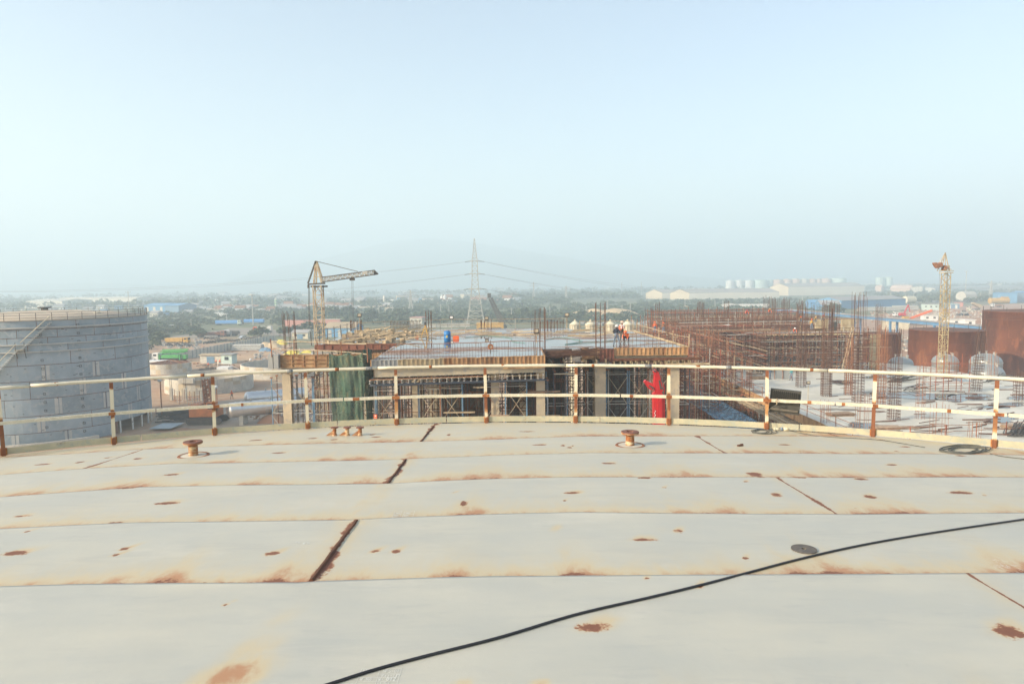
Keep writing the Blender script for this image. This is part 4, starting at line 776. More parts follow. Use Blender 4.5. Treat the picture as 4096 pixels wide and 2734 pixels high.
# orange sign on scaffold
c = P(1502, 1665, 44.7); sg = thing('sign_board', 'small orange warning board with white symbol beside the green net', 'sign', c)
mb = MB(); mb.box(c, (.26, .03, .34)); mb.build('frame', M['rust'], sg); mb = MB(); mb.box(c + Vector((0, -.02, 0)), (.21, .012, .28)); mb.build('board', M['hivis'], sg)
mb = MB(); mb.box(c + Vector((0, -.03, .05)), (.1, .006, .08)); mb.box(c + Vector((0, -.03, -.09)), (.16, .006, .015)); mb.build('white_symbol', M['cleanwhite'], sg)
# ------------------------------------------------------------------ lower podium to the right
PZ = 8.1
pd = thing('unfinished_podium', 'wide low concrete podium slab at the right with orange edge forms and rebar cages', 'building', (45, 85, 0))
PX = 30.0
mb = MB(); mb.prism([(PX, 40), (68, 40), (67, 108), (PX, 152)], PZ - .35, PZ); mb.build('slab', mat('fresh_slab', (.62, .6, .52), (.53, .51, .44), sc=.12, rough=.7, c3=(.66, .63, .56), bump=.1), pd)
panels((PX - .02, 112), (PX - .02, 60), PZ + .12, 2.4, .95, ['tan2', 'tan', 'tan'], pd)
jb = MB(); jb.box((0, 0, 0), (1.9, .1, .1)); jme = jb.mesh('joist'); jme.materials.append(M['timber'])
for k in range(95):
    ob = bpy.data.objects.new('joist', jme); _reg(ob, pd); ORG[ob.name] = ORG[pd.name]; ob.location = Vector((PX - .9 + rnd.uniform(-.3, .1), 60 + k * .5, PZ - 1.0)) - ORG[pd.name]; ob.rotation_euler = (0, 0, rnd.uniform(-.08, .08))
for z, x in ((PZ - .88, PX - 1.2), (PZ - 1.15, PX - .5), (PZ - 1.1, PX - 1.6)): mb = MB(); mb.bar((x, 60, z), (x, 110, z), .14); mb.build('bearer', M['timber'], pd)
for yy in range(62, 112, 7):
    for xx in (PX + .6, PX + 8): mb = MB(); mb.bb((xx - .35, yy - .35, 0), (xx + .35, yy + .35, PZ - .35)); mb.build('column', M['concg'], pd)
mb = MB()
for yy in np.arange(60, 112, 1.6):
    for xx in (PX - 1.2, PX - .1, PX + 1.6, PX + 3.4): mb.bar((xx, yy, 0), (xx, yy, PZ - 1.1), .06)
    for z in np.arange(1.2, 7.2, 1.3): mb.bar((PX - 1.2, yy, z), (PX + 3.4, yy, z), .045); mb.bar((PX - 1.2, yy, z), (PX - 1.2, yy + 1.6, z + rnd.choice((0, .0, 1.2))), .045)
solo(mb, 'props', M['rustl'], 'crowd of steel props and tubes under the left edge of the podium', 'scaffolding', kind='stuff')
guard([(PX + .3, 60), (PX + .3, 104)], PZ, 'sloping red pole guard along the left edge of the podium slab', post=3, h=1.1, m1='rustl', m2='rustl')
mb = MB(); tb = [(31, 57.8), (38, 59), (44, 60), (52, 61.5)]
guard(tb, PZ, 'red pole guard across the near part of the podium slab', post=2.6, h=1.1, m1='orange_ox', m2='rustl')
m, t, b = base('puddle'); col = mixc(t, noise(t, pos(t), .8, 4), (.06, .075, .09), (.1, .11, .12)); t.links.new(col, b.inputs['Base Color']); b.inputs['Roughness'].default_value = .03; b.inputs['Specular IOR Level'].default_value = 1.0; M['puddle'] = m
wetm = mat('damp_concrete', (.2, .18, .15), (.3, .27, .22), sc=.7, rough=.45)
def blob(X0, X1, Y0, Y1, seed, grow=1.0, z=PZ):
    q = []; 
    for k in range(36):
        a = k / 36 * 6.2832; r_ = 1 + .28 * math.sin(2 * a + seed) + .16 * math.sin(5 * a + seed * 2.3) + .1 * math.sin(9 * a + seed * 5); q.append(G((X0 + X1) / 2 + (X1 - X0) / 2 * r_ * grow * math.cos(a), (Y0 + Y1) / 2 + (Y1 - Y0) / 2 * r_ * grow * math.sin(a), z))
    return q
for i, (X0, X1, Y0, Y1) in enumerate([(3808, 3880, 1514, 1526), (3500, 3770, 1563, 1600), (3770, 3950, 1572, 1608), (3940, 4090, 1610, 1632), (3940, 4070, 1665, 1690), (3380, 3520, 1692, 1716), (3320, 3420, 1520, 1534), (3490, 3560, 1730, 1745), (4040, 4096, 1580, 1600), (3330, 3400, 1612, 1622), (3440, 3600, 1500, 1512)]):
    sheet('damp_patch', blob(X0, X1, Y0, Y1, i, 1.12), wetm, PZ + .004); sheet('puddle', blob(X0, X1, Y0, Y1, i * 1.0 + .2, .9), M['puddle'], PZ + .008)
for i, (X0, X1, Y0, Y1) in enumerate([(2930, 3000, 1530, 1545), (3330, 3395, 1526, 1538), (2990, 3060, 1560, 1572), (3270, 3420, 1632, 1642)]): sheet('damp_patch', blob(X0, X1, Y0, Y1, i + 4, 1.1), wetm, PZ + .004)
gP = 'rebar cages standing on the podium slab'
CG = [(3203, 1547, 1200, 31, 14, .3, 'second tall cage right of the floodlight, feet left of a puddle'), (3304, 1583, 1190, 33, 16, .3, 'dense tall cage in the middle of the slab, between two posts'), (3392, 1579, 1330, 24, 12, .3, 'slim pale cage right of the dense one'), (3430, 1624, 1165, 36, 14, .32, 'tallest cage, just left of a railing post'), (3301, 1689, 1600, 27, 9, 0, 'short cage close to the slab edge below the mid rail'), (3447, 1715, 1570, 38, 9, 0, 'thin open bars nearest the railing post, base in a puddle'), (3521, 1620, 1290, 30, 12, .4, 'pale cage right of a railing post'), (3574, 1679, 1300, 38, 16, .32, 'big cage right of the railing post, feet low in the picture'), (3679, 1674, 1390, 26, 10, .8, 'thin cage between the big cage and the yellow mast'), (3754, 1738, 1610, 50, 10, .9, 'wide low cage below the yellow mast'), (3904, 1563, 1315, 30, 14, .35, 'leaning tall cage before the brown tank'), (4082, 1602, 1480, 40, 14, .35, 'cage at the right picture edge'), (3896, 1749, 1690, 35, 8, 0, 'short bars near the toe plate left of the last post'), (2856, 1499, 1330, 24, 12, .3, 'cage near the left slab edge'), (2923, 1523, 1400, 18, 10, .3, 'slim cage left of the floodlight post'), (2996, 1552, 1430, 18, 9, .3, 'slim cage between slab edge and post'), (3041, 1492, 1330, 26, 14, .3, 'dark cage at the scaffold front'), (3810, 1500, 1400, 24, 8, 0, 'bars before the pale domed vessel'), (3970, 1500, 1395, 26, 8, 0, 'bars between the two pairs of domed vessels')]
for X, Y, top, w, nb, stt, lab in CG: cage(X, Y, PZ, top, w, nb, 'rusty rebar column: ' + lab, gP, stt, mm='rebar' if nb > 12 else 'rustl', lean=.06 if 'leaning' in lab else 0)
def planks(X, Y, n, L, lab, z=PZ, rz=0):
    c = G(X, Y, z); o = thing('plank_stack', lab, 'plank stack', c)
    for k in range(n): mb = MB(); mb.box(c + Vector((rnd.uniform(-.15, .15), rnd.uniform(-.1, .1), .03 + k * .055)), (L, 1.1, .045), rz=rz + rnd.uniform(-.15, .15)); mb.build('board', M['plank'], o)
for a in [(3035, 1515, 7, 2.2, 'stack of plywood boards on the slab left of the floodlight', .0), (3245, 1612, 3, 2.4, 'plywood boards stacked behind the mid rail right of the floodlight'), (3360, 1660, 5, 2.6, 'untidy stack of plywood boards in the middle of the near slab'), (3540, 1712, 4, 2.4, 'low plywood stack just right of the railing post'), (3605, 1712, 2, 3.2, 'wide plywood sheets right of the low stack'), (4085, 1712, 6, 3.2, 'pile of brown boards at the right picture edge'), (3020, 1497, 3, 2.0, 'few boards near the grey worker')]: planks(*a[:5])
mb = MB()
for k in range(90):
    X = rnd.uniform(3250, 4090); Y = rnd.uniform(1510, 1740); 
    if X < 3250 + (Y - 1500) * .6: continue
    c = G(X, Y, PZ); a = rnd.uniform(-.5, .5); L = rnd.uniform(.8, 3.5); mb.bar(c + Vector((0, 0, .05)), c + Vector((L * math.cos(a), L * math.sin(a), rnd.uniform(.04, .15))), rnd.choice((.04, .05, .09)))
solo(mb, 'scattered_bars', M['rust'], 'loose bars and timber scattered over the podium slab', 'scrap', kind='stuff')
mb = MB()
for X, Y, n in [(3560, 1525, 26), (3950, 1525, 12), (4050, 1740, 40), (3620, 1560, 8)]:
    for k in range(n):
        c = G(X + rnd.uniform(-40, 40), Y + rnd.uniform(-8, 8), PZ); a = rnd.uniform(-.4, .9); L = rnd.uniform(2, 5); mb.bar(c + Vector((0, 0, .1)), c + Vector((L * math.cos(a), L * math.sin(a), rnd.uniform(.1, .9))), .06)
solo(mb, 'bar_heaps', M['dark'], 'dark heaps of poles lying on the far part of the slab', 'scrap', kind='stuff')
c = G(3078, 1521, PZ); o = thing('form_box', 'grey plywood column form standing on the slab behind the teal worker', 'formwork', tuple(G(3130, 1515, PZ))); c = G(3130, 1515, PZ)
for dx in (-.55, .55): mb = MB(); mb.box(c + Vector((dx, 0, .8)), (.9, .08, 1.6)); mb.build('form_panel', M['concg'], o)
for dx in (-1.2, 0, 1.2): mb = MB(); mb.bar(c + Vector((dx, -.1, 0)), c + Vector((dx, -.1, 2.0)), .08); mb.build('soldier', M['rustl'], o)
def site_lamp(X, Y, z, hpx, lab, D=None, dark=True):
    c = P(X, Y, D) if D else G(X, Y, z); hh = hpx * c.y / FPX; o = thing('site_lamp', lab, 'floodlight', c)
    mb = MB(); mb.tube([c, c + Vector((0, 0, hh * .85))], .04, 5); mb.build('pole', M['masttan' if dark else 'galv'], o)
    mb = MB(); mb.box(c + Vector((.0, 0, hh)), (.42, .14, .4)); mb.build('lamp_head', M['dark'], o); mb = MB(); mb.box(c + Vector((0, -.08, hh + .04)), (.3, .03, .24)); mb.build('lamp_glass', M['conc'] if dark else M['cleanwhite'], o)
site_lamp(3232, 1597, PZ, 68, 'small lamp on a thin pole standing on the podium slab right of the big floodlight')
site_lamp(1440, 1325, DZ, 64, 'black site lamp on a pole at the left far corner of the wet deck', D=73); site_lamp(1807, 1315, DZ, 45, 'black site lamp on a pole at the far deck edge right of the blue drum', D=75, dark=False)
site_lamp(1947, 1315, DZ, 42, 'black site lamp on a pole at the far deck edge right of the pylon', D=75); site_lamp(2268, 1315, DZ, 56, 'black site lamp at the deck notch near the cream tanks', D=69); site_lamp(2146, 1372, DZ, 48, 'black lamp box among the starter bars near the deck centre', D=54)

# ------------------------------------------------------------------ rusty birdcage scaffold
gB = 'bays of the rusty scaffold block'
def rbay(key, w, d, h, dz_=1.15, ms=('rustl', 'rust')):
    o = thing('scaffold_bay', None, 'scaffold bay'); PROTO[key] = o
    for k, (x, y) in enumerate(((0, 0), (w / 2, 0), (0, d))): mb = MB(); mb.bar((x, y, 0), (x + rnd.uniform(-.05, .05), y, h + (k != 1) * rnd.uniform(.1, 1.3)), .075); mb.build('standard', M[ms[k % 2]], o)
    z = .5; i = 0
    while z < h:
        mb = MB(); mb.bar((-.2, -.04, z), (w + .15, -.04, z + rnd.uniform(-.05, .05)), .06); mb.bar((0, 0, z + .1), (0, d, z + .1), .055); mb.build('ledger', M[('rustl', 'rust', 'rustl', 'masttan', 'rust')[i % 5]], o); z += dz_ * rnd.uniform(.8, 1.15); i += 1
    mb = MB(); mb.bar((0, -.08, .6), (w, -.08, h * .45), .055); mb.build('brace', M['rustl'], o)
    return o
for i in range(4): rbay('r%d' % i, 1.35, 1.4, 5.5, ms=[('rustl', 'rust'), ('rust', 'rebar'), ('orange_ox', 'rust'), ('rustl', 'rebar')][i])
for i, x in enumerate(np.arange(37.5, 56.5, 1.35)): put('r%d' % rnd.choice((0, 1, 1, 3, 0, 2)), (x, 104 + rnd.uniform(-.3, .3), PZ), label='rusty bay in the front face of the scaffold block, %s from the left' % od(i), group='front face of the rusty scaffold block')
for i, y in enumerate(np.arange(96, 150, 2.2)): put('r%d' % rnd.choice((0, 1, 3, 2)), (30.4 + (104 - y) * 0 + rnd.uniform(-.2, .2), y, PZ), rz=math.pi / 2, label='rusty bay in the left side of the scaffold block, %s from the near corner' % od(i), scale=(1.6, 1, 1), group='left side of the rusty scaffold block')
for i, (x, y) in enumerate([(x, y) for y in (88, 97, 108, 120) for x in np.arange(20, 29.5, 1.4)]): put('r%d' % rnd.choice((0, 2, 3, 0)), (x + rnd.uniform(-.2, .2), y, 0), label='rusty scaffold bay right of the wet deck, %s from left, %s row back' % (od(i % 7), od(i // 7)), scale=(1, 1, (13.2 + (y - 88) * .02) / 5.5 * rnd.uniform(.8, 1.0)), group='tall scaffold bays in the gap between deck and podium')
tp = PZ + 5.35
mbs = {'rust': MB(), 'rustl': MB(), 'orange_ox': MB(), 'rebar': MB(), 'timber': MB(), 'galv': MB()}
def TB(): return mbs[rnd.choice(('rust', 'rust', 'rustl', 'rustl', 'rebar', 'rebar', 'rebar', 'orange_ox', 'timber', 'galv'))]
for y in np.arange(106, 152, 2.3):
    for x in np.arange(31, 57 + (y - 106) * .1, 1.35):
        x_ = x + rnd.uniform(-.3, .3); TB().bar((x_, y, PZ), (x_, y + rnd.uniform(-.1, .1), PZ + 5.2 + rnd.choice((0, .3, .6, 1.2))), .08)
        for z in np.arange(PZ + 1, PZ + 5.8, 1.2): TB().bar((x_ - .2, y, z + rnd.uniform(-.2, .2)), (x_ + 1.6, y, z + rnd.uniform(-.2, .2)), .055)
    for x in np.arange(31, 57, 2.7):
        for z in (PZ + 2.2, PZ + 4.4, PZ + 5.6): TB().bar((x, y, z), (x + rnd.uniform(-.6, .6), y + 2.3, z), .055)
for y in np.arange(124, 156, 2.6):
    up_ = 14.6 + (y - 124) * .035
    for x in np.arange(30.5, 62, 1.5): x_ = x + rnd.uniform(-.3, .3); TB().bar((x_, y, PZ + 4), (x_, y, up_ + rnd.uniform(-.2, .9)), .08)
    for z in (PZ + 5.9, up_ - .9, up_): TB().bar((30.5, y, z + rnd.uniform(-.15, .15)), (62, y, z + rnd.uniform(-.15, .15)), .1)
for y in np.arange(84, 150, 3.2):
    for x in np.arange(18.5, 29.8, 1.4):
        zt = 12.8 + rnd.uniform(-.5, .8); x_ = x + rnd.uniform(-.3, .3); TB().bar((x_, y, 0), (x_, y, zt), .07)
        for z in np.arange(3, zt, 1.6): TB().bar((x_ - .2, y, z + rnd.uniform(-.3, .3)), (x_ + 1.7, y, z + rnd.uniform(-.3, .3)), .055); TB().bar((x_, y, z), (x_, y + 3.2, z), .05)
for y in np.arange(84, 105, 2.1):            # stepped part right of the deck, close side
    for x in np.arange(17, 26, 1.3): TB().bar((x, y, 0), (x, y, 11.5 + rnd.uniform(-.4, .9)), .06); TB().bar((x, y, 10.4), (x + 1.3, y, 10.4), .05)
for z in np.arange(PZ + .9, PZ + 5.9, .62):
    for y in (103.4, 105, 107.5): TB().bar((36 + rnd.uniform(0, 2), y, z + rnd.uniform(-.15, .15)), (57 - rnd.uniform(0, 6), y + rnd.uniform(-.3, .3), z + rnd.uniform(-.15, .15)), .07)
    for x in (30.2, 33, 36.5): TB().bar((x, 97, z + rnd.uniform(-.2, .2)), (x + rnd.uniform(-1, 1), 146, z + rnd.uniform(-.2, .2)), .07)
for y in np.arange(105, 150, 1.5): TB().bar((30, y, tp + .02 + rnd.uniform(-.1, .9)), (57, y + rnd.uniform(-1, 1), tp + rnd.uniform(-.1, .9)), .08)
for k, v in mbs.items(): solo(v, 'scaffold_tubes', M[k], 'dense mass of rusty tubes inside the red-brown scaffold block', 'scaffolding', kind='stuff')
mb = MB()
for i in range(9):
    for j in range(9): 
        if (i * 5 + j * 3) % 7: mb.bb((37.5 + i * 2.1, 107 + j * 4.4, tp - .35 + .05 * ((i + j) % 3)), (39.55 + i * 2.1, 111.3 + j * 4.4, tp - .27 + .05 * ((i + j) % 3)))
solo(mb, 'plywood_deck', M['rebar'], 'brown plywood deck sheets added over the top of the scaffold block to shade it', 'formwork', kind='stuff')  # sheets added to darken the tubes below, filling the dense brown top
# bar mats, decks and beams on top of the block
tp = PZ + 5.35
for (x0, y0, x1, y1, z, mm, lab) in [(31.5, 120, 39, 121.6, tp + .9, 'plank', 'dark narrow walkway with white planks on top of the scaffold block, left'), (37.5, 104.2, 56.5, 105.2, tp - .5, 'timber', 'long timber walkway along the front top of the scaffold block'), (38, 112, 52, 113.5, tp + .6, 'plank', 'brown platform in the middle of the scaffold block'), (31, 138, 50, 140, tp + .8, 'plank', 'far brown platform on the scaffold block'), (33, 112, 36.5, 118, tp + .3, 'rust', 'dark bar mat on the left of the scaffold block')]:
    o = thing('walkway', lab, 'walkway', (x0, y0, z)); n = 14
    for k in range(n): mb = MB(); xa = x0 + (x1 - x0) * k / n; mb.bb((xa, y0, z), (xa + (x1 - x0) / n - .05, y1, z + .06)); mb.build('board', M[mm] if rnd.random() < .8 else M['cleanwhite' if 'white' in lab else 'timber'], o)
o = thing('joist_row', 'row of pale timber joists on top of the scaffold block front', 'joists', (42, 108, tp))
for k in range(38): mb = MB(); x = 39 + k * .42; mb.box((x, 108 + rnd.uniform(-.3, .3), tp + .1), (.12, 2.6, .22), rz=rnd.uniform(-.05, .05)); mb.build('joist', M['tan2'], o)
for (x, y, w, lab) in [(53.5, 113, 3.4, 'tan plywood wall form with an arched dark opening on the scaffold block'), (56.6, 106, 1.6, 'tall pale formed column at the right end of the scaffold block')]:
    tall = w < 2; z0 = PZ if tall else tp; hh = 5.5 if tall else 2.2; o = thing('wall_form', lab, 'formwork', (x, y, z0))
    for k in range(4 if tall else 3):
        for j in range(1 if tall else 2):
            if not tall and k == 1: continue
            mb = MB(); ww = w if tall else w * 1.9 / 3; mb.box((x + (0 if tall else (k - 1) * ww), y, z0 + hh * ((k + .5) / 4 if tall else (j + .5) / 2)), (ww - .06, .3, hh / (4 if tall else 2) - .06)); mb.build('form_panel', M['tan2'], o)
    if not tall:
        mb = MB(); mb.box((x, y + .1, z0 + .85), (1.0, .15, 1.7)); mb.lathe([(.5, -.08), (.5, .08)], 12, (x, y + .1, z0 + 1.7), M=Matrix.Rotation(math.pi / 2, 3, 'X')); mb.build('opening', M['dark'], o)
        mb = MB(); mb.bar((x - w, y - .1, z0 + 2.25), (x + w, y - .1, z0 + 2.25), .1); mb.build('walers', M['rustl'], o)
mb = MB()
for k in range(16): mb.box((30.8 + rnd.uniform(0, 24), 104 + rnd.uniform(0, 30), tp + rnd.uniform(-2, .4)), (rnd.uniform(2.5, 5), .12, .12), rz=rnd.uniform(-.1, .1))
solo(mb, 'red_bars', M['orange_ox'], 'bright red oxide beams lying within the scaffold block', 'beams', kind='stuff')
TB_ = [(2607, 1290, 1225, 8, 150), (2630, 1290, 1205, 14, 150), (2795, 1290, 1200, 10, 140), (2810, 1290, 1200, 8, 140), (2905, 1290, 1190, 16, 128), (3072, 1290, 1178, 30, 125), (3085, 1330, 1183, 24, 118), (3120, 1290, 1186, 34, 135), (3142, 1290, 1184, 22, 118), (3198, 1290, 1196, 20, 122), (3262, 1290, 1206, 24, 125), (3342, 1290, 1205, 22, 120), (3521, 1300, 1225, 26, 125), (3515, 1300, 1210, 20, 140), (3425, 1330, 1165, 30, 106), (2860, 1330, 1240, 18, 106), (2940, 1330, 1250, 14, 112), (3000, 1350, 1255, 16, 108)]
RK = {k: i for i, k in enumerate(sorted(range(len(TB_)), key=lambda q: TB_[q][0]))}
for k, (X, Y, top, w, D) in enumerate(TB_):
    cage(X, 1300, PZ if k > 13 else tp - 2, top, w, 7, 'rusty bars rising above the scaffold block, %s of them from the left' % od(RK[k]), 'tall bars rising above the scaffold block', 0, D=D)
lad = thing('ladder', 'two pale timber ladders leaning at the right front of the scaffold block', 'ladder', (50.6, 103, PZ))
for dx in (0, .4): mb = MB(); mb.bar((50 + dx, 102.8, PZ + .5), (51.6 + dx, 103.4, PZ + 6.8), .09); mb.build('stile', M['timber'], lad)
for k in range(14): mb = MB(); s_ = k / 14; mb.bar((50 + 1.6 * s_, 102.8 + .6 * s_, PZ + .6 + 6.1 * s_), (50.4 + 1.6 * s_, 102.8 + .6 * s_, PZ + .6 + 6.1 * s_), .06); mb.build('rung', M['timber'], lad)
# nets in the gap
def net3(name, a, b_, drop, out, m, lab, n=26, k_=8, sag=.8):
    a = Vector(a); b_ = Vector(b_); vs = []
    for j in range(k_ + 1):
        for i in range(n + 1):
            u_ = i / n; v_ = j / k_; p = a + (b_ - a) * u_ + Vector(out) * v_; p.z -= drop * v_ + sag * abs(math.sin(u_ * math.pi * 4)) * math.sin(v_ * 3.1) + .3 * vn1(u_ * 11 + v_ * 3, 2); vs.append(p)
    mb = MB(); mb.add(vs, [(j * (n + 1) + i, j * (n + 1) + i + 1, (j + 1) * (n + 1) + i + 1, (j + 1) * (n + 1) + i) for j in range(k_) for i in range(n)]); solo(mb, name, m, lab, 'safety net', smooth=True, loc=tuple(a)).modifiers.new('thick', 'SOLIDIFY').thickness = .012
net3('safety_net', (27, 100, 6.9), (27.3, 62, 6.6), 1.0, (-3.6, 0, .6), M['bluenet'], 'pale blue safety net slung along the left edge of the podium')
net3('safety_net', (16, 74, 7.5), (22, 60, 5.2), 3.2, (3.2, -1.5, -.5), M['dgnet'], 'dark green net sagging in the gap between deck and podium')
net3('safety_net', (-20, 58, 5.5), (-14, 52, 5), 3.4, (3, -2, 0), M['dgnet'], 'green net over rubble under the left front corner')
mb = MB()
for k in range(60): y = rnd.uniform(56, 84); x = rnd.uniform(14.5, 27); mb.bar((x, y, 0), (x, y, rnd.uniform(4, 7.5)), .06); mb.bar((x, y, 3), (x + rnd.uniform(1, 3), y + rnd.uniform(-1, 1), 4.5), .05)
solo(mb, 'gap_scaffolding', M['rustl'], 'thin tubes standing in the shady gap between deck and podium', 'scaffolding', kind='stuff')

# ------------------------------------------------------------------ cranes
def mast(o, x, y, z0, z1, w, n, mm, r_=.07):
    lg = MB(); br = MB(); lattice(br, (x, y, z0), (x, y, z1), w, w, n, r_, lg); lg.build('mast_legs', M[mm], o); br.build('mast_bracing', M[mm], o)
D = 80; cx = P(1272, 1140, D).x; zt = P(1272, 1140, D).z
cr = thing('tower_crane', 'small tan lattice tower crane with a level jib, left behind the wet deck', 'crane', (cx, D, 0)); mast(cr, cx, D, 0, zt, .95, 19, 'masttan', .06)
mb = MB(); a = P(1232, 1136, D); b_ = P(1292, 1133, D); mb.bar(a, b_, .22, .16); mb.bar(a + Vector((0, .9, 0)), b_ + Vector((0, .9, 0)), .22, .16); mb.bb((cx - .8, D - .3, zt - .25), (cx + .8, D + 1.2, zt - .05)); mb.build('slewing_platform', M['dark'], cr)
ap = P(1263, 1044, D); mb = MB()
for q in (P(1255, 1134, D), P(1287, 1134, D)): mb.bar(q, ap, .16); mb.bar(q + Vector((0, 1, 0)), ap + Vector((0, .5, 0)), .14)
mb.bar(P(1256, 1107, D), P(1284, 1106, D), .1); mb.build('apex_frame', M['masttan'], cr)
mb = MB(); mb.bar(P(1232, 1133, D), ap, .16); mb.build('back_strut', M['dark'], cr)
mb = MB(); mb.tube([ap, P(1432, 1086, D)], .035, 5); mb.build('pendant', M['dark'], cr)
lg = MB(); br = MB(); lattice(br, P(1290, 1118, D), P(1500, 1089, D), .55, .5, 22, .05, lg, up=Vector((0, 1, 0))); lg.build('jib_chords', M['dark'], cr); br.build('jib_bracing', M['galv'], cr)
mb = MB(); mb.extr([P(1495, 1079, D), P(1511, 1094, D), P(1509, 1097, D), P(1495, 1100, D)], (0, .5, 0)); mb.build('jib_tip', M['dark'], cr); mb = MB(); mb.box(P(1460, 1091, D - .3), (.6, .1, .34)); mb.build('jib_sign', M['galv'], cr)
mb = MB(); mb.box(P(1409, 1117, D), (.55, .4, .25)); mb.box(P(1409, 1113, D), (.3, .3, .2)); mb.build('trolley', M['dark'], cr)
mb = MB()
for X in (1407, 1412): mb.tube([P(X, 1120, D), P(X + 2, 1290, D)], .014, 4)
for X in (1234, 1238): mb.tube([P(X, 1150, D), P(X + 2, 1300, D)], .03, 4)
mb.box(P(1234, 1145, D), (.2, .2, .4)); mb.build('hoist_rope', M['dark'], cr)
c = G(3768, 1492, PZ); D = c.y; cx = c.x; zt = P(3776, 1092, D).z
c2 = thing('tower_crane', 'weathered yellow lattice mast crane with folded head, standing on the podium at the right', 'crane', (cx, D, PZ)); mast(c2, cx, D, PZ, zt, .85, 22, 'yellowmast', .045)
mb = MB(); mb.box((cx, D, zt + .05), (1.3, 1.3, .14)); mb.box((cx, D, zt + .32), (1.5, 1.2, .1)); mb.build('head_platform', M['masttan'], c2)
mb = MB(); ap = P(3781, 1010, D); 
for X in (3764, 3797): mb.bar(P(X, 1083, D), ap, .1); mb.bar(P(X, 1083, D) + Vector((0, .9, 0)), ap, .08)
mb.bar(P(3797, 1083, D), P(3797, 1063, D), .12); mb.bar(P(3780, 1062, D), P(3797, 1062, D), .08); mb.tube([ap, P(3756, 1050, D)], .03, 4); mb.bar(P(3781, 1012, D), P(3782, 1066, D), .06); mb.build('apex_frame', M['masttan'], c2)
mb = MB(); mb.box(P(3754, 1061, D), (.75, .9, .55), M=Matrix.Rotation(-.5, 3, 'Y')); mb.box(P(3742, 1059, D), (.14, 1.0, .7), M=Matrix.Rotation(-.5, 3, 'Y')); mb.tube([P(3772, 1071, D), P(3784, 1074, D)], .4, 12); mb.build('winch_drum', M['rustl'], c2)
mb = MB(); mb.tube([P(3758, 1072, D), P(3757, 1230, D)], .015, 4); mb.tube([P(3790, 1083, D - .3), P(3784, 1480, D - .3)], .03, 4); mb.build('hoist_rope', M['dark'], c2)
for k in range(5): mb = MB(); mb.box((cx, D, PZ + 2.5 + k * 3.2), (.95, .95, .1)); mb.build('mast_collar', M['yellowmast'], c2)
so_ = thing('access_scaffold', 'red tube scaffold round the foot of the yellow mast', 'scaffolding', (cx - 3, D - 12, PZ)); fx = G(3720, 1570, PZ)
for i in range(4):
    for j in range(2): mb = MB(); mb.bar(fx + Vector((i * 1.6, j * 1.5, 0)), fx + Vector((i * 1.6, j * 1.5, 3.6 + (i % 2))), .06); mb.build('standard', M['orange_ox' if i % 2 else 'rustl'], so_)
for k in range(6):
    for j in range(2): mb = MB(); mb.bar(fx + Vector((-.3, j * 1.5, .5 + k * .6)), fx + Vector((5, j * 1.5, .5 + k * .6 + rnd.uniform(-.1, .1))), .05); mb.build('ledger', M['orange_ox' if k % 2 else 'rustl'], so_)
# yellow mobile crane with black lattice boom behind the deck
D = 330; o = thing('crawler_crane', 'yellow crawler crane with a black lattice boom beyond the far deck edge', 'crane', (P(2015, 1310, D).x, D, 0))
mb = MB(); lattice(mb, P(2018, 1312, D), P(1962, 1192, D), 2.2, 1.6, 14, .28); mb.build('boom', M['dark'], o); mb = MB(); mb.box(P(1957, 1182, D), (1.7, 1.2, 2.2)); mb.build('boom_head', M['dark'], o)
mb = MB(); mb.tube([P(1957, 1180, D), P(2000, 1248, D), P(2046, 1303, D)], .16, 4); mb.build('pendant', M['dark'], o)
mb = MB(); q = P(1990, 1313, D); mb.bb((q.x - 10, D - 3, 0.3), (q.x + 3, D + 3, 3.8)); mb.build('body', M['yellow'], o)
mb = MB(); mb.bb((q.x - 9, D - 3.4, 0), (q.x + 2, D - 2, 1.4)); mb.build('track', M['dark'], o)

# ------------------------------------------------------------------ pylons, poles, lines
def pylon(X, D, top, base_w, lab, arms=(), grp=None):
    c = P(X, 1300, D); c.z = 0; zt = P(X, top, D).z; o = thing('transmission_tower', lab, 'pylon', c, grp); mb = MB(); k = zt
    prof = [(0, base_w), (.18, base_w * .68), (.43, base_w * .36), (.58, base_w * .3), (.745, base_w * .27), (.86, base_w * .15), (1, .25)]
    lg = MB()
    for (t0, w0), (t1, w1) in zip(prof[:-1], prof[1:]): lattice(mb, (c.x, D, zt * t0), (c.x, D, zt * t1), w0, w1, 3 if base_w > 6 else 2, .16 if D < 500 else .3, lg)
    lg.build('legs', M['galv'], o); mb.build('bracing', M['galv'], o)
    for t_, L in arms:
        mb = MB(); z = zt * t_; lattice(mb, (c.x - L, D, z), (c.x + L, D, z), .25, .25, 10, .12, up=Vector((0, 1, 0))); 
        for s_ in (-1, 1): mb.bar((c.x + s_ * L, D, z), (c.x + s_ * base_w * .12, D, z + 1.4), .12)
        mb.build('cross_arm', M['galv'], o)
        for s_ in (-1, 1): mb = MB(); mb.tube([(c.x + s_ * L, D, z), (c.x + s_ * (L + 2.4), D - 1, z - .35)], .16, 5); mb.build('insulator', M['dark'], o)
    return o, zt
o, zt = pylon(1903, 362, 954, 10, 'tall grey lattice transmission tower rising behind the wet deck', [(.745, 2.6), (.6, 3.0), (.43, 3.6)])
for X, D, top, lab in [(1645, 560, 1160, 'hazy pylon left of the big one'), (2136, 900, 1128, 'faint pylon with arms right of the big one'), (2265, 800, 1142, 'slim pylon between the faint one and the sand heap'), (2370, 1500, 1150, 'tiny pylon near the horizon right of centre'), (3958, 800, 1122, 'reddish pylon at the far right behind the brown tanks'), (5, 900, 1170, 'pylon cut by the left picture edge')]: pylon(X, D, top, 4.5, lab, [(.9, 3), (.8, 3.6)] if D < 1300 else (), 'distant pylons')
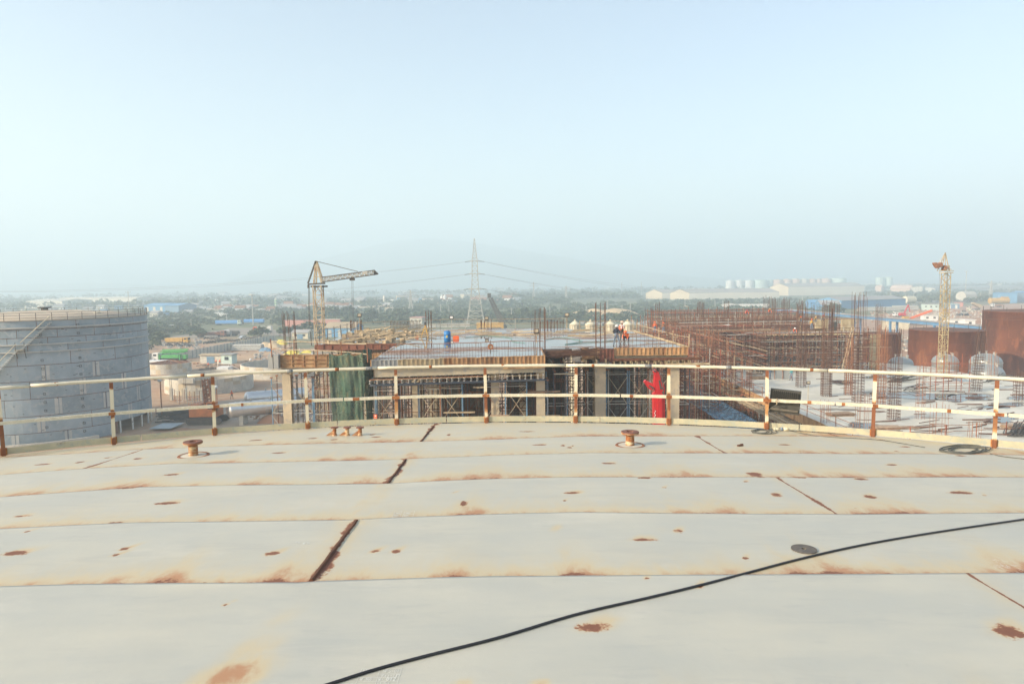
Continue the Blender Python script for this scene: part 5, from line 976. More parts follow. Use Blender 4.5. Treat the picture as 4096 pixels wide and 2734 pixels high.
def wire(a, b_, sag, r_, lab, n=24):
    a = Vector(a); b_ = Vector(b_); mb = MB(); mb.tube([a + (b_ - a) * (i / n) - Vector((0, 0, sag * 4 * (i / n) * (1 - i / n))) for i in range(n + 1)], r_, 3, False); solo(mb, 'power_line', M['dark'], lab, 'power line', 'conductors strung from the big pylon')
px = P(1903, 1300, 362).x
for t_, Yl, Yr, L in ((.745, 1205, 1165, 2.6), (.6, 1265, 1195, 3.0), (.43, 1330, 1245, 3.6)):
    z = zt * t_
    for dz_, dd in ((0, 0), (-.3, 8)):
        wire((px - L - 2, 361, z - .3), P(-200, Yl - 40 + dd * .2, 330 + dd), 4 + dd * .1, .028, 'thin conductor running left from the %s arm of the big pylon' % ('top' if t_ > .7 else 'middle' if t_ > .5 else 'low'))
        wire((px + L + 2, 361, z - .3), P(3000, Yr + (1165 - 1042) * .35 - 60 + dd * .5, 900 + dd * 4), 9 + dd * .2, .045, 'thin conductor running right from the %s arm of the big pylon' % ('top' if t_ > .7 else 'middle' if t_ > .5 else 'low'))
def pole(X, Yb, Yt, lab, w=.13, arm=0, D=None, m='galv', head=0):
    c = G(X, Yb); zt = P(X, Yt, c.y).z; w = max(w, .0004 * c.y); o = thing('pole', lab, 'pole', c, 'poles standing in the scrub' if not (arm or head) else None); mb = MB(); mb.tube([c, (c.x, c.y, zt)], [w * 1.3, w], 6); mb.build('shaft', M[m], o)
    if arm: mb = MB(); mb.bar((c.x - arm, c.y, zt - 1), (c.x + arm, c.y, zt - 1), .16); mb.bar((c.x - arm, c.y, zt - 1), (c.x - arm, c.y, zt - .2), .12); mb.bar((c.x + arm, c.y, zt - 1), (c.x + arm, c.y, zt - .2), .12); mb.build('cross_arm', M[m], o)
    if head:
        mb = MB(); mb.lathe([(.3, 0), (head, .2), (head, .5), (.3, .7)], 10, (c.x, c.y, zt - .3)); mb.build('light_ring', M['white'], o)
pole(519, 1290, 1163, 'pole with a cross arm behind the left tank railing', .18, 1.6); pole(1013, 1300, 1178, 'tall light mast with a ring of lamps left of centre', .28, head=1.9)
for i, (X, Yb, Yt) in enumerate([(622, 1340, 1295), (766, 1325, 1275), (908, 1300, 1255), (1310, 1290, 1260), (1516, 1262, 1218), (1571, 1260, 1222), (1614, 1262, 1230), (1762, 1260, 1215), (1796, 1262, 1222), (2046, 1285, 1230), (2076, 1250, 1230), (2200, 1285, 1225), (2306, 1235, 1205), (2430, 1260, 1200), (2488, 1265, 1218), (2521, 1255, 1210), (2617, 1240, 1212), (2740, 1235, 1198), (2860, 1238, 1200), (2891, 1240, 1200), (3210, 1215, 1180), (3243, 1222, 1186), (3342, 1220, 1182), (3562, 1215, 1168), (3620, 1205, 1175), (3653, 1210, 1174), (3721, 1190, 1170), (3802, 1180, 1160), (3920, 1200, 1170), (4035, 1180, 1150), (2345, 1270, 1222)]): pole(X, Yb, Yt, 'thin pale pole standing among the scrub')
for X, Yb, Yt, lab in ((3861, 1200, 1085, 'tall white lamp mast right of the yellow mast crane'), (2487, 1180, 1130, 'lamp mast beyond the scrub right of centre'), (2565, 1180, 1128, 'lamp mast left of the beige warehouses'), (2790, 1150, 1124, 'lamp mast above the beige warehouse roof')): pole(X, Yb, Yt, lab, .2, head=1.6)
# ------------------------------------------------------------------ brown tanks, vessels, blue gantry
def rtank(XL_, XR_, Yf, D, lab, seams=(), z0=0):
    w = (XR_ - XL_) / FPX * D / 2; xc = ((XL_ + XR_) / 2 - 2048) / FPX * D; yc = D + w; xc *= 1 + w / D * .9; w *= 1 + w / D * .6; zt = P((XL_ + XR_) / 2, Yf, D).z; o = thing('brown_tank', lab, 'storage tank', (xc, yc, 0), 'round rust-brown steel tanks')
    mb = MB(); mb.lathe([(w, 0), (w, zt), (w + .06, zt), (w + .06, zt + .08), (w - .1, zt + .08)], 72, (xc, yc, 0)); mb.build('shell', M['browntank'], o, smooth=False); [setattr(p, 'use_smooth', True) for p in o.children[0].data.polygons]
    mb = MB(); mb.lathe([(w - .1, zt + .05), (0, zt + w * .06)], 48, (xc, yc, 0)); mb.build('roof', M['rust'], o)
    for s_ in seams: mb = MB(); mb.lathe([(w + .015, zt * s_), (w + .015, zt * s_ + .06)], 72, (xc, yc, 0)); mb.build('weld_seam', M['rust'], o)
    for k in range(16): a = k * math.pi / 8; mb = MB(); mb.bar((xc + w * math.cos(a), yc + w * math.sin(a), zt), (xc + w * math.cos(a), yc + w * math.sin(a), zt + 1.1), .06); mb.build('stub_post', M['dark'], o)
    return o
rtank(3470, 3606, 1337, 150, 'rust-brown tank half hidden behind the right end of the scaffold block'); rtank(3665, 3932, 1328, 140, 'wide rust-brown flat topped tank behind the yellow mast', (.3, .55, .8)); rtank(3977, 4330, 1252, 150, 'biggest rust-brown tank at the right picture edge with welded seams', (.18, .36, .54, .72, .88))
def vessel(X, Ytop, D, wpx, lab):
    r_ = wpx / 2 / FPX * D; c = P(X, Ytop, D); zt = c.z; x, y = c.x, c.y + r_; o = thing('domed_vessel', lab, 'vessel', (x, y, 0), 'silver domed vessels beyond the podium'); mb = MB(); pr = [(r_, 0), (r_, zt - r_ * .62)]
    for k in range(1, 9): a = k / 8 * math.pi / 2; pr.append((r_ * math.cos(a), zt - r_ * .62 + r_ * .62 * math.sin(a)))
    mb.lathe(pr, 40, (x, y, 0)); mb.build('body', M['vesselp'], o, smooth=True)
    mb = MB(); mb.lathe([(r_ + .05, zt - r_ * .66), (r_ + .05, zt - r_ * .6)], 40, (x, y, 0)); mb.build('weld_band', M['galv'], o)
    for dx, dy in ((0, 0), (r_ * .55, 0), (-r_ * .3, r_ * .3), (r_ * .3, -r_ * .5)): mb = MB(); zz = zt - (dx * dx + dy * dy) / r_ * .35; mb.lathe([(.14, -.1), (.14, .35), (.22, .35), (.22, .42), (0, .43)], 10, (x + dx, y + dy, zz)); mb.build('nozzle', M['galv'], o)
M['vesselp'] = mat('vessel_primer', (.34, .36, .36), (.28, .3, .3), sc=.3, rough=.35, metal=.3)
for X, Yt, D, w, lab in [(3630, 1430, 112, 92, 'silver domed vessel behind the big cage, left one'), (3812, 1420, 118, 96, 'silver domed vessel at the foot of the brown tank'), (3985, 1418, 118, 116, 'silver domed vessel under the biggest brown tank, farther of the pair'), (3992, 1462, 100, 128, 'silver domed vessel under the biggest brown tank, nearer of the pair'), (3800, 1472, 108, 76, 'low silver dome peeping over the slab edge by the yellow mast')]: vessel(X, Yt, D, w, lab)
ga = G(3100, 1238, 9.3); gb = G(3960, 1316, 9.3); o = thing('pipe_bridge', 'long blue steel pipe bridge crossing behind the scaffold and brown tanks', 'pipe bridge', tuple(ga))
d = (gb - ga).normalized(); sdv = Vector((-d.y, d.x, 0)); 
for s_ in (0, 2.2): mb = MB(); mb.bar(ga + sdv * s_, gb + sdv * s_, .4, .7); mb.build('girder', M['gblue'], o)
L = (gb - ga).length; n = 6
for k in range(n + 1):
    p = gb - d * (L * k / n * .98 + (L * .0)) 
    for s_ in (0, 2.2): mb = MB(); q = p + sdv * s_; mb.bar((q.x, q.y, 0), (q.x, q.y, 9), .55); mb.build('column', M['gblue'], o)
mb = MB(); mb.bar(ga + sdv * 1.1 + Vector((0, 0, .6)), gb + sdv * 1.1 + Vector((0, 0, .6)), 1.2, .3); mb.build('cable_tray', M['roofg'], o)
# conical tanks behind the deck
for X, lab in ((2300, 'cream conical topped tank at the deck notch, leftmost of four'), (2362, 'cream conical topped tank, second of four from the left'), (2441, 'cream conical topped tank left of the standing workers'), (2510, 'cream conical topped tank right of the standing workers')):
    D = 100; c = P(X, 1290, D); r_ = 21 / FPX * D; zt = P(X, 1297, D).z; o = thing('cream_tank', lab, 'tank', (c.x, D, 0), 'four cream tanks behind the wet deck'); mb = MB(); mb.lathe([(r_, 0), (r_, zt)], 28, (c.x, D, 0)); mb.build('shell', M['cream'], o, smooth=True)
    mb = MB(); mb.lathe([(r_ + .08, zt), (.12, zt + .55), (.12, zt + .75), (0, zt + .76)], 28, (c.x, D, 0)); mb.build('cone_roof', M['cream'], o)
    for k in range(14): a = k * 6.2832 / 14; mb = MB(); mb.bar((c.x + (r_ + .03) * math.cos(a), D + (r_ + .03) * math.sin(a), zt - 4), (c.x + (r_ + .03) * math.cos(a), D + (r_ + .03) * math.sin(a), zt), .06); mb.build('stave', M['concl'], o)
# ------------------------------------------------------------------ yard at the left: basins, vessels, machines
def basin(X0, X1, Yb, h, lab, m='concl', th=.25, rows=4, cols=44, rim=None):
    c0 = G((X0 + X1) / 2, Yb); r_ = (X1 - X0) / 2 / FPX * c0.y; c = Vector((c0.x * (1 + r_ / c0.y), c0.y + r_, 0)); r_ *= 1 + .5 * r_ / c0.y
    o = thing('round_basin', lab, 'basin', c); mb = MB(); mb.lathe([(r_ - th, .1), (r_ - th, h - .02), (r_ - .02, h - .02), (r_ - .02, 0)], 72, c); mb.build('inner_wall', M[m], o, smooth=False)
    for j in range(rows):
        for k in range(cols):
            a = 2 * math.pi * k / cols
            if math.sin(a) > .55: continue
            mb = MB(); mb.lathe([(r_, h * j / rows + .02), (r_ + .0, h * (j + 1) / rows - .02)], 2, c, a + .02 / r_, a + 2 * math.pi / cols - .02 / r_); mb.build('wall_panel', M[m] if rnd.random() < .75 else M['conc'] if m == 'concl' else M[m], o)
    return c, r_, o
c, r_, o = basin(672, 1012, 1580, 3.2, 'big round pale concrete basin behind the middle left of the railing', rows=4, cols=30)
mb = MB(); mb.bb((c.x - 2.2, c.y - r_ - .5, 2.6), (c.x + .8, c.y - r_ + .4, 3.6)); mb.build('weir_box', M['concl'], o)
basin(970, 1330, 1518, 3.0, 'second round concrete basin half hidden behind the corner column', rows=3, cols=32)
c, r_, o = basin(604, 762, 1498, 2.6, 'small round tank with a rusty inside near the big grey tank', m='concl', rows=2, cols=24)
mb = MB(); mb.lathe([(r_ - .1, 2.45), (0, 2.2)], 40, c); mb.build('rusty_floor', M['rust'], o)
for k in range(12): a = k * .5236; mb = MB(); mb.bar(c + Vector((0, 0, 3.3)), c + Vector((r_ * math.cos(a), r_ * math.sin(a), 2.6)), .12); mb.build('rafter', M['rustl'], o)
def hvessel(XL_, XR_, Yt, Yb, D, lab, tilt=0):
    r_ = (Yb - Yt) / 2 / FPX * D; a = P(XL_, (Yt + Yb) / 2, D); b_ = P(XR_, (Yt + Yb) / 2, D + tilt); b_.z = a.z; o = thing('silver_vessel', lab, 'pressure vessel', (a.x, a.y, 0)); d = (b_ - a).normalized(); Rm = Vector((0, 0, 1)).rotation_difference(d).to_matrix(); L = (b_ - a).length
    pr = [(0, -r_ * .5)] + [(r_ * math.sin(t_), -r_ * .5 * math.cos(t_)) for t_ in (.3, .6, .9, 1.2, 1.5)] + [(r_, 0), (r_, L), (0, L + .3)]
    mb = MB(); mb.lathe(pr, 40, a, M=Rm); mb.build('shell', M['silver'], o, smooth=True)
    for s_ in (.07, .15, .5, .8): mb = MB(); mb.lathe([(r_, s_ * L), (r_ + .06, s_ * L), (r_ + .06, s_ * L + .16), (r_, s_ * L + .16)], 40, a, M=Rm); mb.build('band', M['silver'], o)
    for s_ in (.18, .68): q = a + d * (L * s_); mb = MB(); mb.bb((q.x - .3, q.y - r_ * .8, 0), (q.x + .3, q.y + r_ * .8, a.z - r_ * .75)); mb.build('saddle', M['concl'], o)
    for s_ in (.3, .6): q = a + d * (L * s_); mb = MB(); mb.tube([q + Vector((0, 0, r_ - .1)), q + Vector((0, 0, r_ + .45))], .12, 8); mb.build('nozzle', M['galv'], o)
hvessel(922, 1190, 1610, 1672, 108, 'nearer silver horizontal vessel left of the corner column', 6); hvessel(990, 1230, 1566, 1622, 122, 'farther silver horizontal vessel behind the nearer one', 5)
def wheel(mb, x, y, z, r_, w=.35): mb.tube([(x, y - w / 2, z), (x, y + w / 2, z)], r_, 14)
def crawler():
    c = G(835, 1690); o = thing('crawler_excavator', 'orange crawler machine with black tracks in the yard at the left', 'excavator', c, rz=0); 
    for s_ in (-1, 1):
        mb = MB(); y = s_ * 1.7; q = [(-2.6, .2), (-2.9, .6), (-2.5, 1.05), (2.5, 1.05), (2.9, .6), (2.6, .2), (2.2, 0), (-2.2, 0)]; mb.extr([c + Vector((x, y - .35, z)) for x, z in q], (0, .7, 0)); mb.build('track', M['dark'], o)
    mb = MB(); mb.box(c + Vector((0, 0, 1.0)), (2.6, 2.8, .5)); mb.build('undercarriage', M['dark'], o)
    mb = MB(); mb.box(c + Vector((-.3, 0, 1.9)), (4.4, 2.8, 1.4)); mb.box(c + Vector((-1.6, 0, 2.9)), (1.5, 2.6, .6)); mb.build('upper_body', M['orange'], o)
    mb = MB(); mb.box(c + Vector((1.2, -1.1, 2.9)), (1.4, 1.0, 1.5)); mb.build('cab', M['orange'], o); mb = MB(); mb.box(c + Vector((1.2, -1.62, 3.0)), (1.1, .04, .9)); mb.build('cab_window', M['glass'], o)
    mb = MB(); lattice(mb, c + Vector((.4, 0, 2.6)), c + Vector((-.2, .2, 7.2)), 1.2, .9, 7, .12); mb.build('mast', M['rustl'], o)
    for k in range(6): mb = MB(); mb.bar(c + Vector((-2.4 + k * .5, -1.5, 2.6)), c + Vector((-2.4 + k * .5, -1.5, 3.6)), .05); mb.build('rail_post', M['orange'], o)
crawler()
def truck(name, X, Y, L, rz, lab, cab, body, kind='box', h=2.2, cat='truck', grp=None, z=0.):
    c = G(X, Y, z); o = thing(name, lab, cat, c, grp); T = Matrix.Rotation(rz, 3, 'Z'); W_ = 2.4
    def bx(mb, x, y, z_, dx, dy, dz_): mb.box(c + T @ Vector((x, y, z_)), (dx, dy, dz_), M=T)
    mb = MB(); bx(mb, 0, 0, .85, L, .9, .25); mb.build('chassis', M['dark'], o)
    xs = [-L / 2 + 1.0, L / 2 - 1.2, L / 2 - 2.4]
    for x in xs:
        for s_ in (-1, 1):
            mb = MB(); p = c + T @ Vector((x, s_ * 1.05, .5)); mb.tube([p + T @ Vector((0, -.16, 0)), p + T @ Vector((0, .16, 0))], .5, 14); mb.build('wheel', M['black'], o)
    mb = MB(); cl = 1.9; prof = [(-L / 2, .7), (-L / 2, 1.7), (-L / 2 + .25, 2.75), (-L / 2 + cl, 2.8), (-L / 2 + cl, .7)]; mb.extr([c + T @ Vector((x, -W_ / 2, z_)) for x, z_ in prof], T @ Vector((0, W_, 0))); cb = mb.build('cab', M[cab], o)
    mb = MB(); bx(mb, -L / 2 + .1, 0, 2.15, .16, 2.0, .75); bx(mb, -L / 2 + .95, 0, 2.15, 1.0, W_ + .03, .6); mb.build('window', M['glass'], cb)
    mb = MB(); x0 = -L / 2 + cl + .2; bl_ = L - cl - .2
    if kind == 'box': bx(mb, x0 + bl_ / 2, 0, 1.0 + h / 2, bl_, W_, h)
    elif kind == 'tipper': mb.extr([c + T @ Vector((x, -W_ / 2, z_)) for x, z_ in ((x0 + .3, 1.05), (x0, 2.7), (x0 + bl_ + .2, 2.5), (x0 + bl_ - .2, 1.05))], T @ Vector((0, W_, 0)))
    elif kind == 'flat': bx(mb, x0 + bl_ / 2, 0, 1.15, bl_, W_, .3); [bx(mb, x0 + bl_ * (k + .5) / 4, 0, 1.75, bl_ / 4 - .4, 1.8, .9) for k in range(4)]
    elif kind == 'tarp': mb.extr([c + T @ Vector((x0, y, z_)) for y, z_ in ((-1.2, 1), (-1.25, 2.2), (-.7, 2.9), (.7, 2.9), (1.25, 2.2), (1.2, 1))], T @ Vector((bl_, 0, 0)))
    if mb.v: mb.build('load_bed' if kind != 'tarp' else 'tarpaulin', M[body], o)
    return o, c, T, bx
o, c, T, bx = truck('concrete_pump_truck', 682, 1446, 10, 0, 'green concrete pump truck with a white cab along the boundary wall', 'cleanwhite', 'green', 'none')
mb = MB(); bx(mb, .4, 0, 1.7, 5.2, 2.3, 1.0); bx(mb, 4.4, 0, 1.5, 1.2, 1.6, 1.2); mb.build('pump_body', M['green'], o)
for k, (z_, x0, x1, y) in enumerate([(2.75, -2.7, 4.6, -.5), (3.2, -2.9, 5.2, .1), (3.55, -2.6, 5.3, .6), (2.9, -2.6, 4.9, .8)]): mb = MB(); mb.bar(c + Vector((x0, y, z_)), c + Vector((x1, y, z_ + .15)), .34, .3); mb.build('folded_boom', M['green'], o)
for x in (-2.7, 3.4): mb = MB(); bx(mb, x, -1.1, 1.2, .25, .3, 2.2); mb.build('outrigger', M['green'], o)
truck('tipper_truck', 712, 1376, 9, math.pi, 'orange tipper truck parked among scrap behind the boundary wall', 'yellow', 'yellow', 'tipper')
truck('cab_truck', 926, 1342, 6.5, .15, 'white cab truck with a dark bed on the yard road', 'cleanwhite', 'dark', 'box', 1.2)
truck('flatbed_truck', 845, 1347, 13, math.pi, 'long dark red flatbed lorry loaded with grey crates', 'redply', 'redply', 'flat'); truck('grey_truck', 897, 1345, 6, 0, 'grey loaded truck between the red flatbed and the white cab truck', 'concg', 'roofg', 'tarp')
truck('tanker_truck', 1052, 1328, 9, 0, 'red cab truck with a white box body near the pink wall', 'hivis', 'white', 'box', 1.9)
truck('tarped_truck', 915, 1300, 15, math.pi, 'long truck under a blue tarpaulin with a pale green cab', 'paleg', 'bltarp', 'tarp'); truck('tarped_truck', 1010, 1295, 14, 0, 'long truck under a bright blue tarpaulin beside the light mast', 'dark', 'bltarp', 'tarp'); truck('old_truck', 675, 1314, 6, .4, 'small white truck alone among the bushes at the left', 'white', 'white', 'box', 1)
truck('tipper_truck', 3598, 1267, 7, 0, 'white tipper truck beside the red excavator at the right', 'cleanwhite', 'rustl', 'box', 1); truck('tipper_truck', 3985, 1228, 8, 0, 'white cab truck loaded with soil before the blue shed at the right edge', 'cleanwhite', 'soil', 'box', 1.2)
o, c, T, bx = truck('dump_truck', 3895, 1240, 8.5, 0, 'tan dump truck with its bed tipped up at the right', 'cream', 'timber', 'none'); mb = MB(); mb.extr([c + Vector((x, -1.3, z_)) for x, z_ in ((-1.8, 4.6), (-.8, 5.6), (5.2, 3.4), (4.2, 1.1))], (0, 2.6, 0)); mb.build('tipped_bed', M['timber'], o)
def car(X, Y, rz, lab, m):
    c = G(X, Y); o = thing('parked_car', lab, 'car', c, 'parked cars'); T = Matrix.Rotation(rz, 3, 'Z'); mb = MB()
    mb.extr([c + T @ Vector((x, -.85, z_)) for x, z_ in ((-2, .35), (-2.05, .8), (-1.2, .95), (-.7, 1.45), (1, 1.5), (1.7, 1.0), (2.0, .9), (2, .35))], T @ Vector((0, 1.7, 0))); b_ = mb.build('body', M[m], o)
    mb = MB(); mb.extr([c + T @ Vector((x, -.88, z_)) for x, z_ in ((-1.0, 1.0), (-.65, 1.38), (.9, 1.42), (1.4, 1.0))], T @ Vector((0, 1.76, 0))); mb.build('window', M['glass'], b_)
    for x in (-1.3, 1.3):
        for s_ in (-.8, .8): p = c + T @ Vector((x, s_, .32)); mb = MB(); mb.tube([p + T @ Vector((0, -.1, 0)), p + T @ Vector((0, .1, 0))], .32, 10); mb.build('wheel', M['black'], o)
car(972, 1356, 1.0, 'silver car parked beside the motorcycles', 'silver'); car(1070, 1332, 0, 'dark green car parked before the red and white truck', 'glass'); car(1060, 1336, .3, 'white car parked behind the dark green car', 'white'); car(3941, 1354, 1.2, 'white car parked right of the wide brown tank', 'cleanwhite'); car(3885, 1245, 0, 'pale small car behind the tan dump truck', 'cream')
# motorcycles
def moto():
    o = thing('motorcycle', 'motorcycle parked in a row in the dusty yard', 'motorcycle', (0, 0, 0), 'motorcycles parked in rows'); mb = MB()
    for x in (-.65, .65): mb.tube([(x, -.05, .3), (x, .05, .3)], .3, 10)
    mb.build('wheels', M['black'], o); mb = MB(); mb.box((-.05, 0, .6), (.9, .25, .35)); mb.box((.2, 0, .85), (.4, .28, .2)); mb.box((-.4, 0, .83), (.7, .25, .1)); mb.build('body', M['dark'], o); mb = MB(); mb.bar((.65, 0, .3), (.45, 0, 1.1), .06); mb.bar((.45, -.3, 1.1), (.45, .3, 1.1), .04); mb.build('fork', M['galv'], o); PROTO['moto'] = o
moto()
for X0, Y0, X1, Y1, n, rr_ in [(820, 1354, 880, 1358, 16, 2), (822, 1374, 905, 1362, 16, 2), (985, 1360, 1045, 1350, 22, 5), (905, 1364, 960, 1364, 8, 2), (660, 1378, 770, 1385, 18, 5), (585, 1388, 605, 1402, 5, 2)]:
    for k in range(n): put('moto', G(X0 + (X1 - X0) * k / n + rnd.uniform(-2, 2), Y0 + (Y1 - Y0) * k / n + rnd.uniform(-rr_, rr_)), rz=rnd.uniform(0, 3.1))
# sheets of road and bare ground
M['road'] = mat('dusty_asphalt', (.22, .19, .16), (.3, .25, .2), sc=.15); M['track'] = mat('sandy_track', (.5, .34, .2), (.42, .27, .16), sc=.1); M['dust'] = mat('grey_dust', (.3, .24, .19), (.4, .31, .23), sc=.12)
sheet('road', [G(*p) for p in ((640, 1352), (860, 1350), (1010, 1335), (1230, 1352), (1240, 1336), (1040, 1312), (920, 1312), (900, 1318), (800, 1330))], M['road'], .02, 'dusty grey yard road'); sheet('dirt_track', [G(*p) for p in ((560, 1465), (780, 1452), (960, 1448), (1120, 1405), (1180, 1382), (1150, 1378), (1060, 1402), (930, 1425), (760, 1440), (560, 1450))], M['track'], .03, 'pale sandy track')
sheet('yard', [G(*p) for p in ((600, 1700), (1250, 1750), (1300, 1600), (1000, 1590), (900, 1600), (640, 1640))], M['dust'], .012, 'pale dusty yard ground')
sheet('bare_ground', [G(*p) for p in ((3350, 1330), (3480, 1266), (3640, 1240), (3800, 1228), (4000, 1216), (4400, 1205), (4400, 1420), (3480, 1420))], mat('red_earth', (.34, .17, .1), (.42, .27, .17), sc=.12, c3=(.5, .38, .28), bump=.3), .02, 'red brown bare earth')
# boundary wall of precast panels
def pwall(pts, h, lab, m='concl', pm='concg', step=2.2):
    o = thing('boundary_wall', lab, 'wall', (pts[0].x, pts[0].y, 0)); cnt = 0
    for a, b_ in zip(pts[:-1], pts[1:]):
        L = (b_ - a).length; n = max(1, int(L / step)); d = (b_ - a) / n; an = math.atan2(d.y, d.x)
        for k in range(n):
            q = a + d * (k + .5); mb = MB(); mb.box((q.x, q.y, h / 2), (d.length - .22, .1, h), rz=an); mb.build('wall_panel', M[m], o); q = a + d * k; mb = MB(); mb.box((q.x, q.y, h / 2 + .05), (.28, .4, h + .1), rz=an); mb.build('pilaster', M[pm], o)
pwall([G(560, 1452), G(770, 1432), G(870, 1410), G(960, 1392), G(1040, 1375), G(1105, 1365)], 2.6, 'grey precast panel wall running diagonally across the left yard')
pwall([G(2330, 1285), G(2500, 1278), G(2620, 1272)], 2.4, 'long grey panel wall beyond the cream tanks', step=4); pwall([G(3650, 1228), G(3800, 1218), G(3990, 1196), G(4200, 1180)], 2.4, 'grey panel wall behind the vehicles at the far right', step=5)
pwall([G(1640, 1312), G(1700, 1310), G(1880, 1306)], 2.0, 'low pale wall beyond the deck behind the drum', step=5)
def shed(X0, X1, Yb, dep, h, lab, wm, rm, name='shed', rise=.22, cat='shed', doors=0, D1=None, doorm='blue', pitch='x', win=0):
    a = G(X0, Yb); b_ = G(X1, D1 or Yb); b_.z = 0; d = (b_ - a); L = d.length; d /= L; n_ = Vector((-d.y, d.x, 0)); o = thing(name, lab, cat, a)
    mb = MB(); q = [a, b_, b_ + n_ * dep, a + n_ * dep]
    if pitch == 'x':   # ridge parallel to the long wall; gables at the ends
        g1 = [a, a + n_ * dep, a + n_ * dep + Vector((0, 0, h)), a + n_ * dep / 2 + Vector((0, 0, h + dep * rise)), a + Vector((0, 0, h))]; mb.extr(g1, d * L)
        mb.build('walls', M[wm], o); mb = MB(); e = Vector((0, 0, .06)); ov = d * .3
        for s_ in (0, 1):
            ev = a + n_ * (dep * s_ + (.4 if s_ else -.4)) + Vector((0, 0, h - .1)) + e; rg = a + n_ * dep / 2 + Vector((0, 0, h + dep * rise)) + e; mb.add([ev - ov, ev + d * L + ov, rg + d * L + ov, rg - ov, ev - ov + e * 2, ev + d * L + ov + e * 2, rg + d * L + ov + e * 2, rg - ov + e * 2], [(0, 1, 2, 3), (4, 5, 6, 7), (0, 1, 5, 4), (1, 2, 6, 5), (2, 3, 7, 6), (3, 0, 4, 7)])
        mb.build('roof', M[rm], o)
    else:
        mb.prism([(p.x, p.y) for p in q], 0, h); mb.build('walls', M[wm], o); mb = MB(); q2 = [p + (p - (q[0] + q[2]) / 2).normalized() * .5 for p in q]; mb.prism([(p.x, p.y) for p in q2], h, h + .25); mb.build('roof', M[rm], o)
    for k in range(doors): q = a + d * (L * (k + .5) / doors) - n_ * .06; mb = MB(); mb.box(q + Vector((0, 0, h * .4)), (min(L / doors * .35, 3.5), .1, h * .8), rz=math.atan2(d.y, d.x)); mb.build('door', M[doorm], o)
    for k in range(win): q = a + d * (L * (k + .5) / win) - n_ * .05; mb = MB(); mb.box(q + Vector((0, 0, h * .62)), (1.1, .1, .9), rz=math.atan2(d.y, d.x)); mb.build('window', M['glass'], o)
    return o
shed(801, 885, 1452, 4, 2.4, 'patched shack with a crumpled sheet roof before the boundary wall', 'concl', 'timber', 'shack', .05, doors=1); shed(886, 928, 1455, 3, 2.6, 'pale grey shipping container with a small window beside the patched shack', 'paleg', 'concg', 'container', cat='container', pitch='flat', win=1)
shed(575, 650, 1478, 3, 2.1, 'blue open shed with a white mono roof beside the small round tank', 'blue', 'cleanwhite', pitch='flat')
shed(1168, 1232, 1355, 5, 2.6, 'small cream guard house with a grey roof left of the tower crane', 'cream', 'roofg', 'guard_house', doors=1, win=2, cat='house'); shed(1238, 1252, 1350, 3, 3, 'small white cabin beside the tower crane mast', 'cleanwhite', 'concg', 'cabin', pitch='flat', cat='cabin')
shed(1300, 1420, 1348, 10, 4, 'blue walled shed with a brown sheet roof behind the left of the deck', 'bluel', 'timber', doors=3, doorm='galv'); shed(1140, 1268, 1322, 2, 5, 'long pink boundary wall left of the tower crane', 'pink', 'pink', 'pink_wall', cat='wall', pitch='flat'); shed(1275, 1360, 1310, 2, 4.4, 'stretch of pink wall right of the tower crane', 'pink', 'concl', 'pink_wall', cat='wall', pitch='flat')
shed(1640, 1688, 1302, 9, 4.4, 'white two storey site office behind the far deck edge', 'concl', 'pink', 'site_office', cat='house', pitch='flat', win=3)
for X0, X1, Y, m_, lab in [(577, 660, 1252, 'bluel', 'blue shed with grey doors in the scrub at the left'), (662, 716, 1254, 'blue', 'darker blue shed next to the first one'), (3238, 3290, 1252, 'bluel', 'light blue block shed behind the scaffold block')]: shed(X0, X1, Y, 22, 7, lab, m_, 'bluel', doors=3 if X0 < 600 else 0, doorm='wallg', rise=.08)
shed(3283, 3365, 1258, 24, 6.5, 'blue shed with a pale gable behind the scaffold block', 'bluel', 'roofg', rise=.1); shed(3365, 3622, 1236, 24, 6.5, 'very long blue shed with a pale grey roof at the right', 'bluel', 'roofg', rise=.1, D1=1226)
shed(3990, 4068, 1212, 20, 9, 'bright blue shed with a lean-to at the right picture edge', 'bluel', 'bluel', rise=.02); shed(4068, 4190, 1210, 24, 9, 'blue shed cut by the right picture edge', 'blue', 'bluel', rise=.05)
shed(3693, 3755, 1240, 6, 4.2, 'grey site cabin with small windows right of the stacked pipes', 'paleg', 'concg', 'cabin', pitch='flat', win=3, cat='cabin'); shed(3786, 3838, 1234, 8, 3.5, 'blue cabin row with white doors behind the yellow mast', 'blue', 'paleg', 'cabin', pitch='flat', cat='cabin', doors=2, doorm='white'); shed(3822, 3853, 1226, 5, 3.2, 'pink block left of the dump truck', 'pink', 'pink', 'cabin', pitch='flat', cat='cabin')
shed(3695, 3752, 1284, 5, 3, 'white cabin with dark windows left of the yellow mast', 'cleanwhite', 'concl', 'cabin', pitch='flat', cat='cabin', win=2); shed(3752, 3796, 1282, 6, 3.6, 'grey white cabin behind the yellow mast', 'concl', 'concl', 'cabin', pitch='flat', cat='cabin', win=1); shed(3790, 3860, 1303, 5, 3, 'long white cabin right of the yellow mast', 'cleanwhite', 'concl', 'cabin', pitch='flat', cat='cabin', win=1); shed(3860, 3901, 1308, 5, 3.2, 'white cabin with one dark window above the wide brown tank', 'cleanwhite', 'cleanwhite', 'cabin', pitch='flat', cat='cabin', win=1)
shed(3945, 3990, 1305, 5, 3.6, 'white cabin behind the banners at the right', 'cleanwhite', 'concl', 'cabin', pitch='flat', cat='cabin'); shed(3540, 3640, 1318, 5, 3.6, 'cream containers under the blue pipe bridge', 'cream', 'cream', 'container', pitch='flat', cat='container')
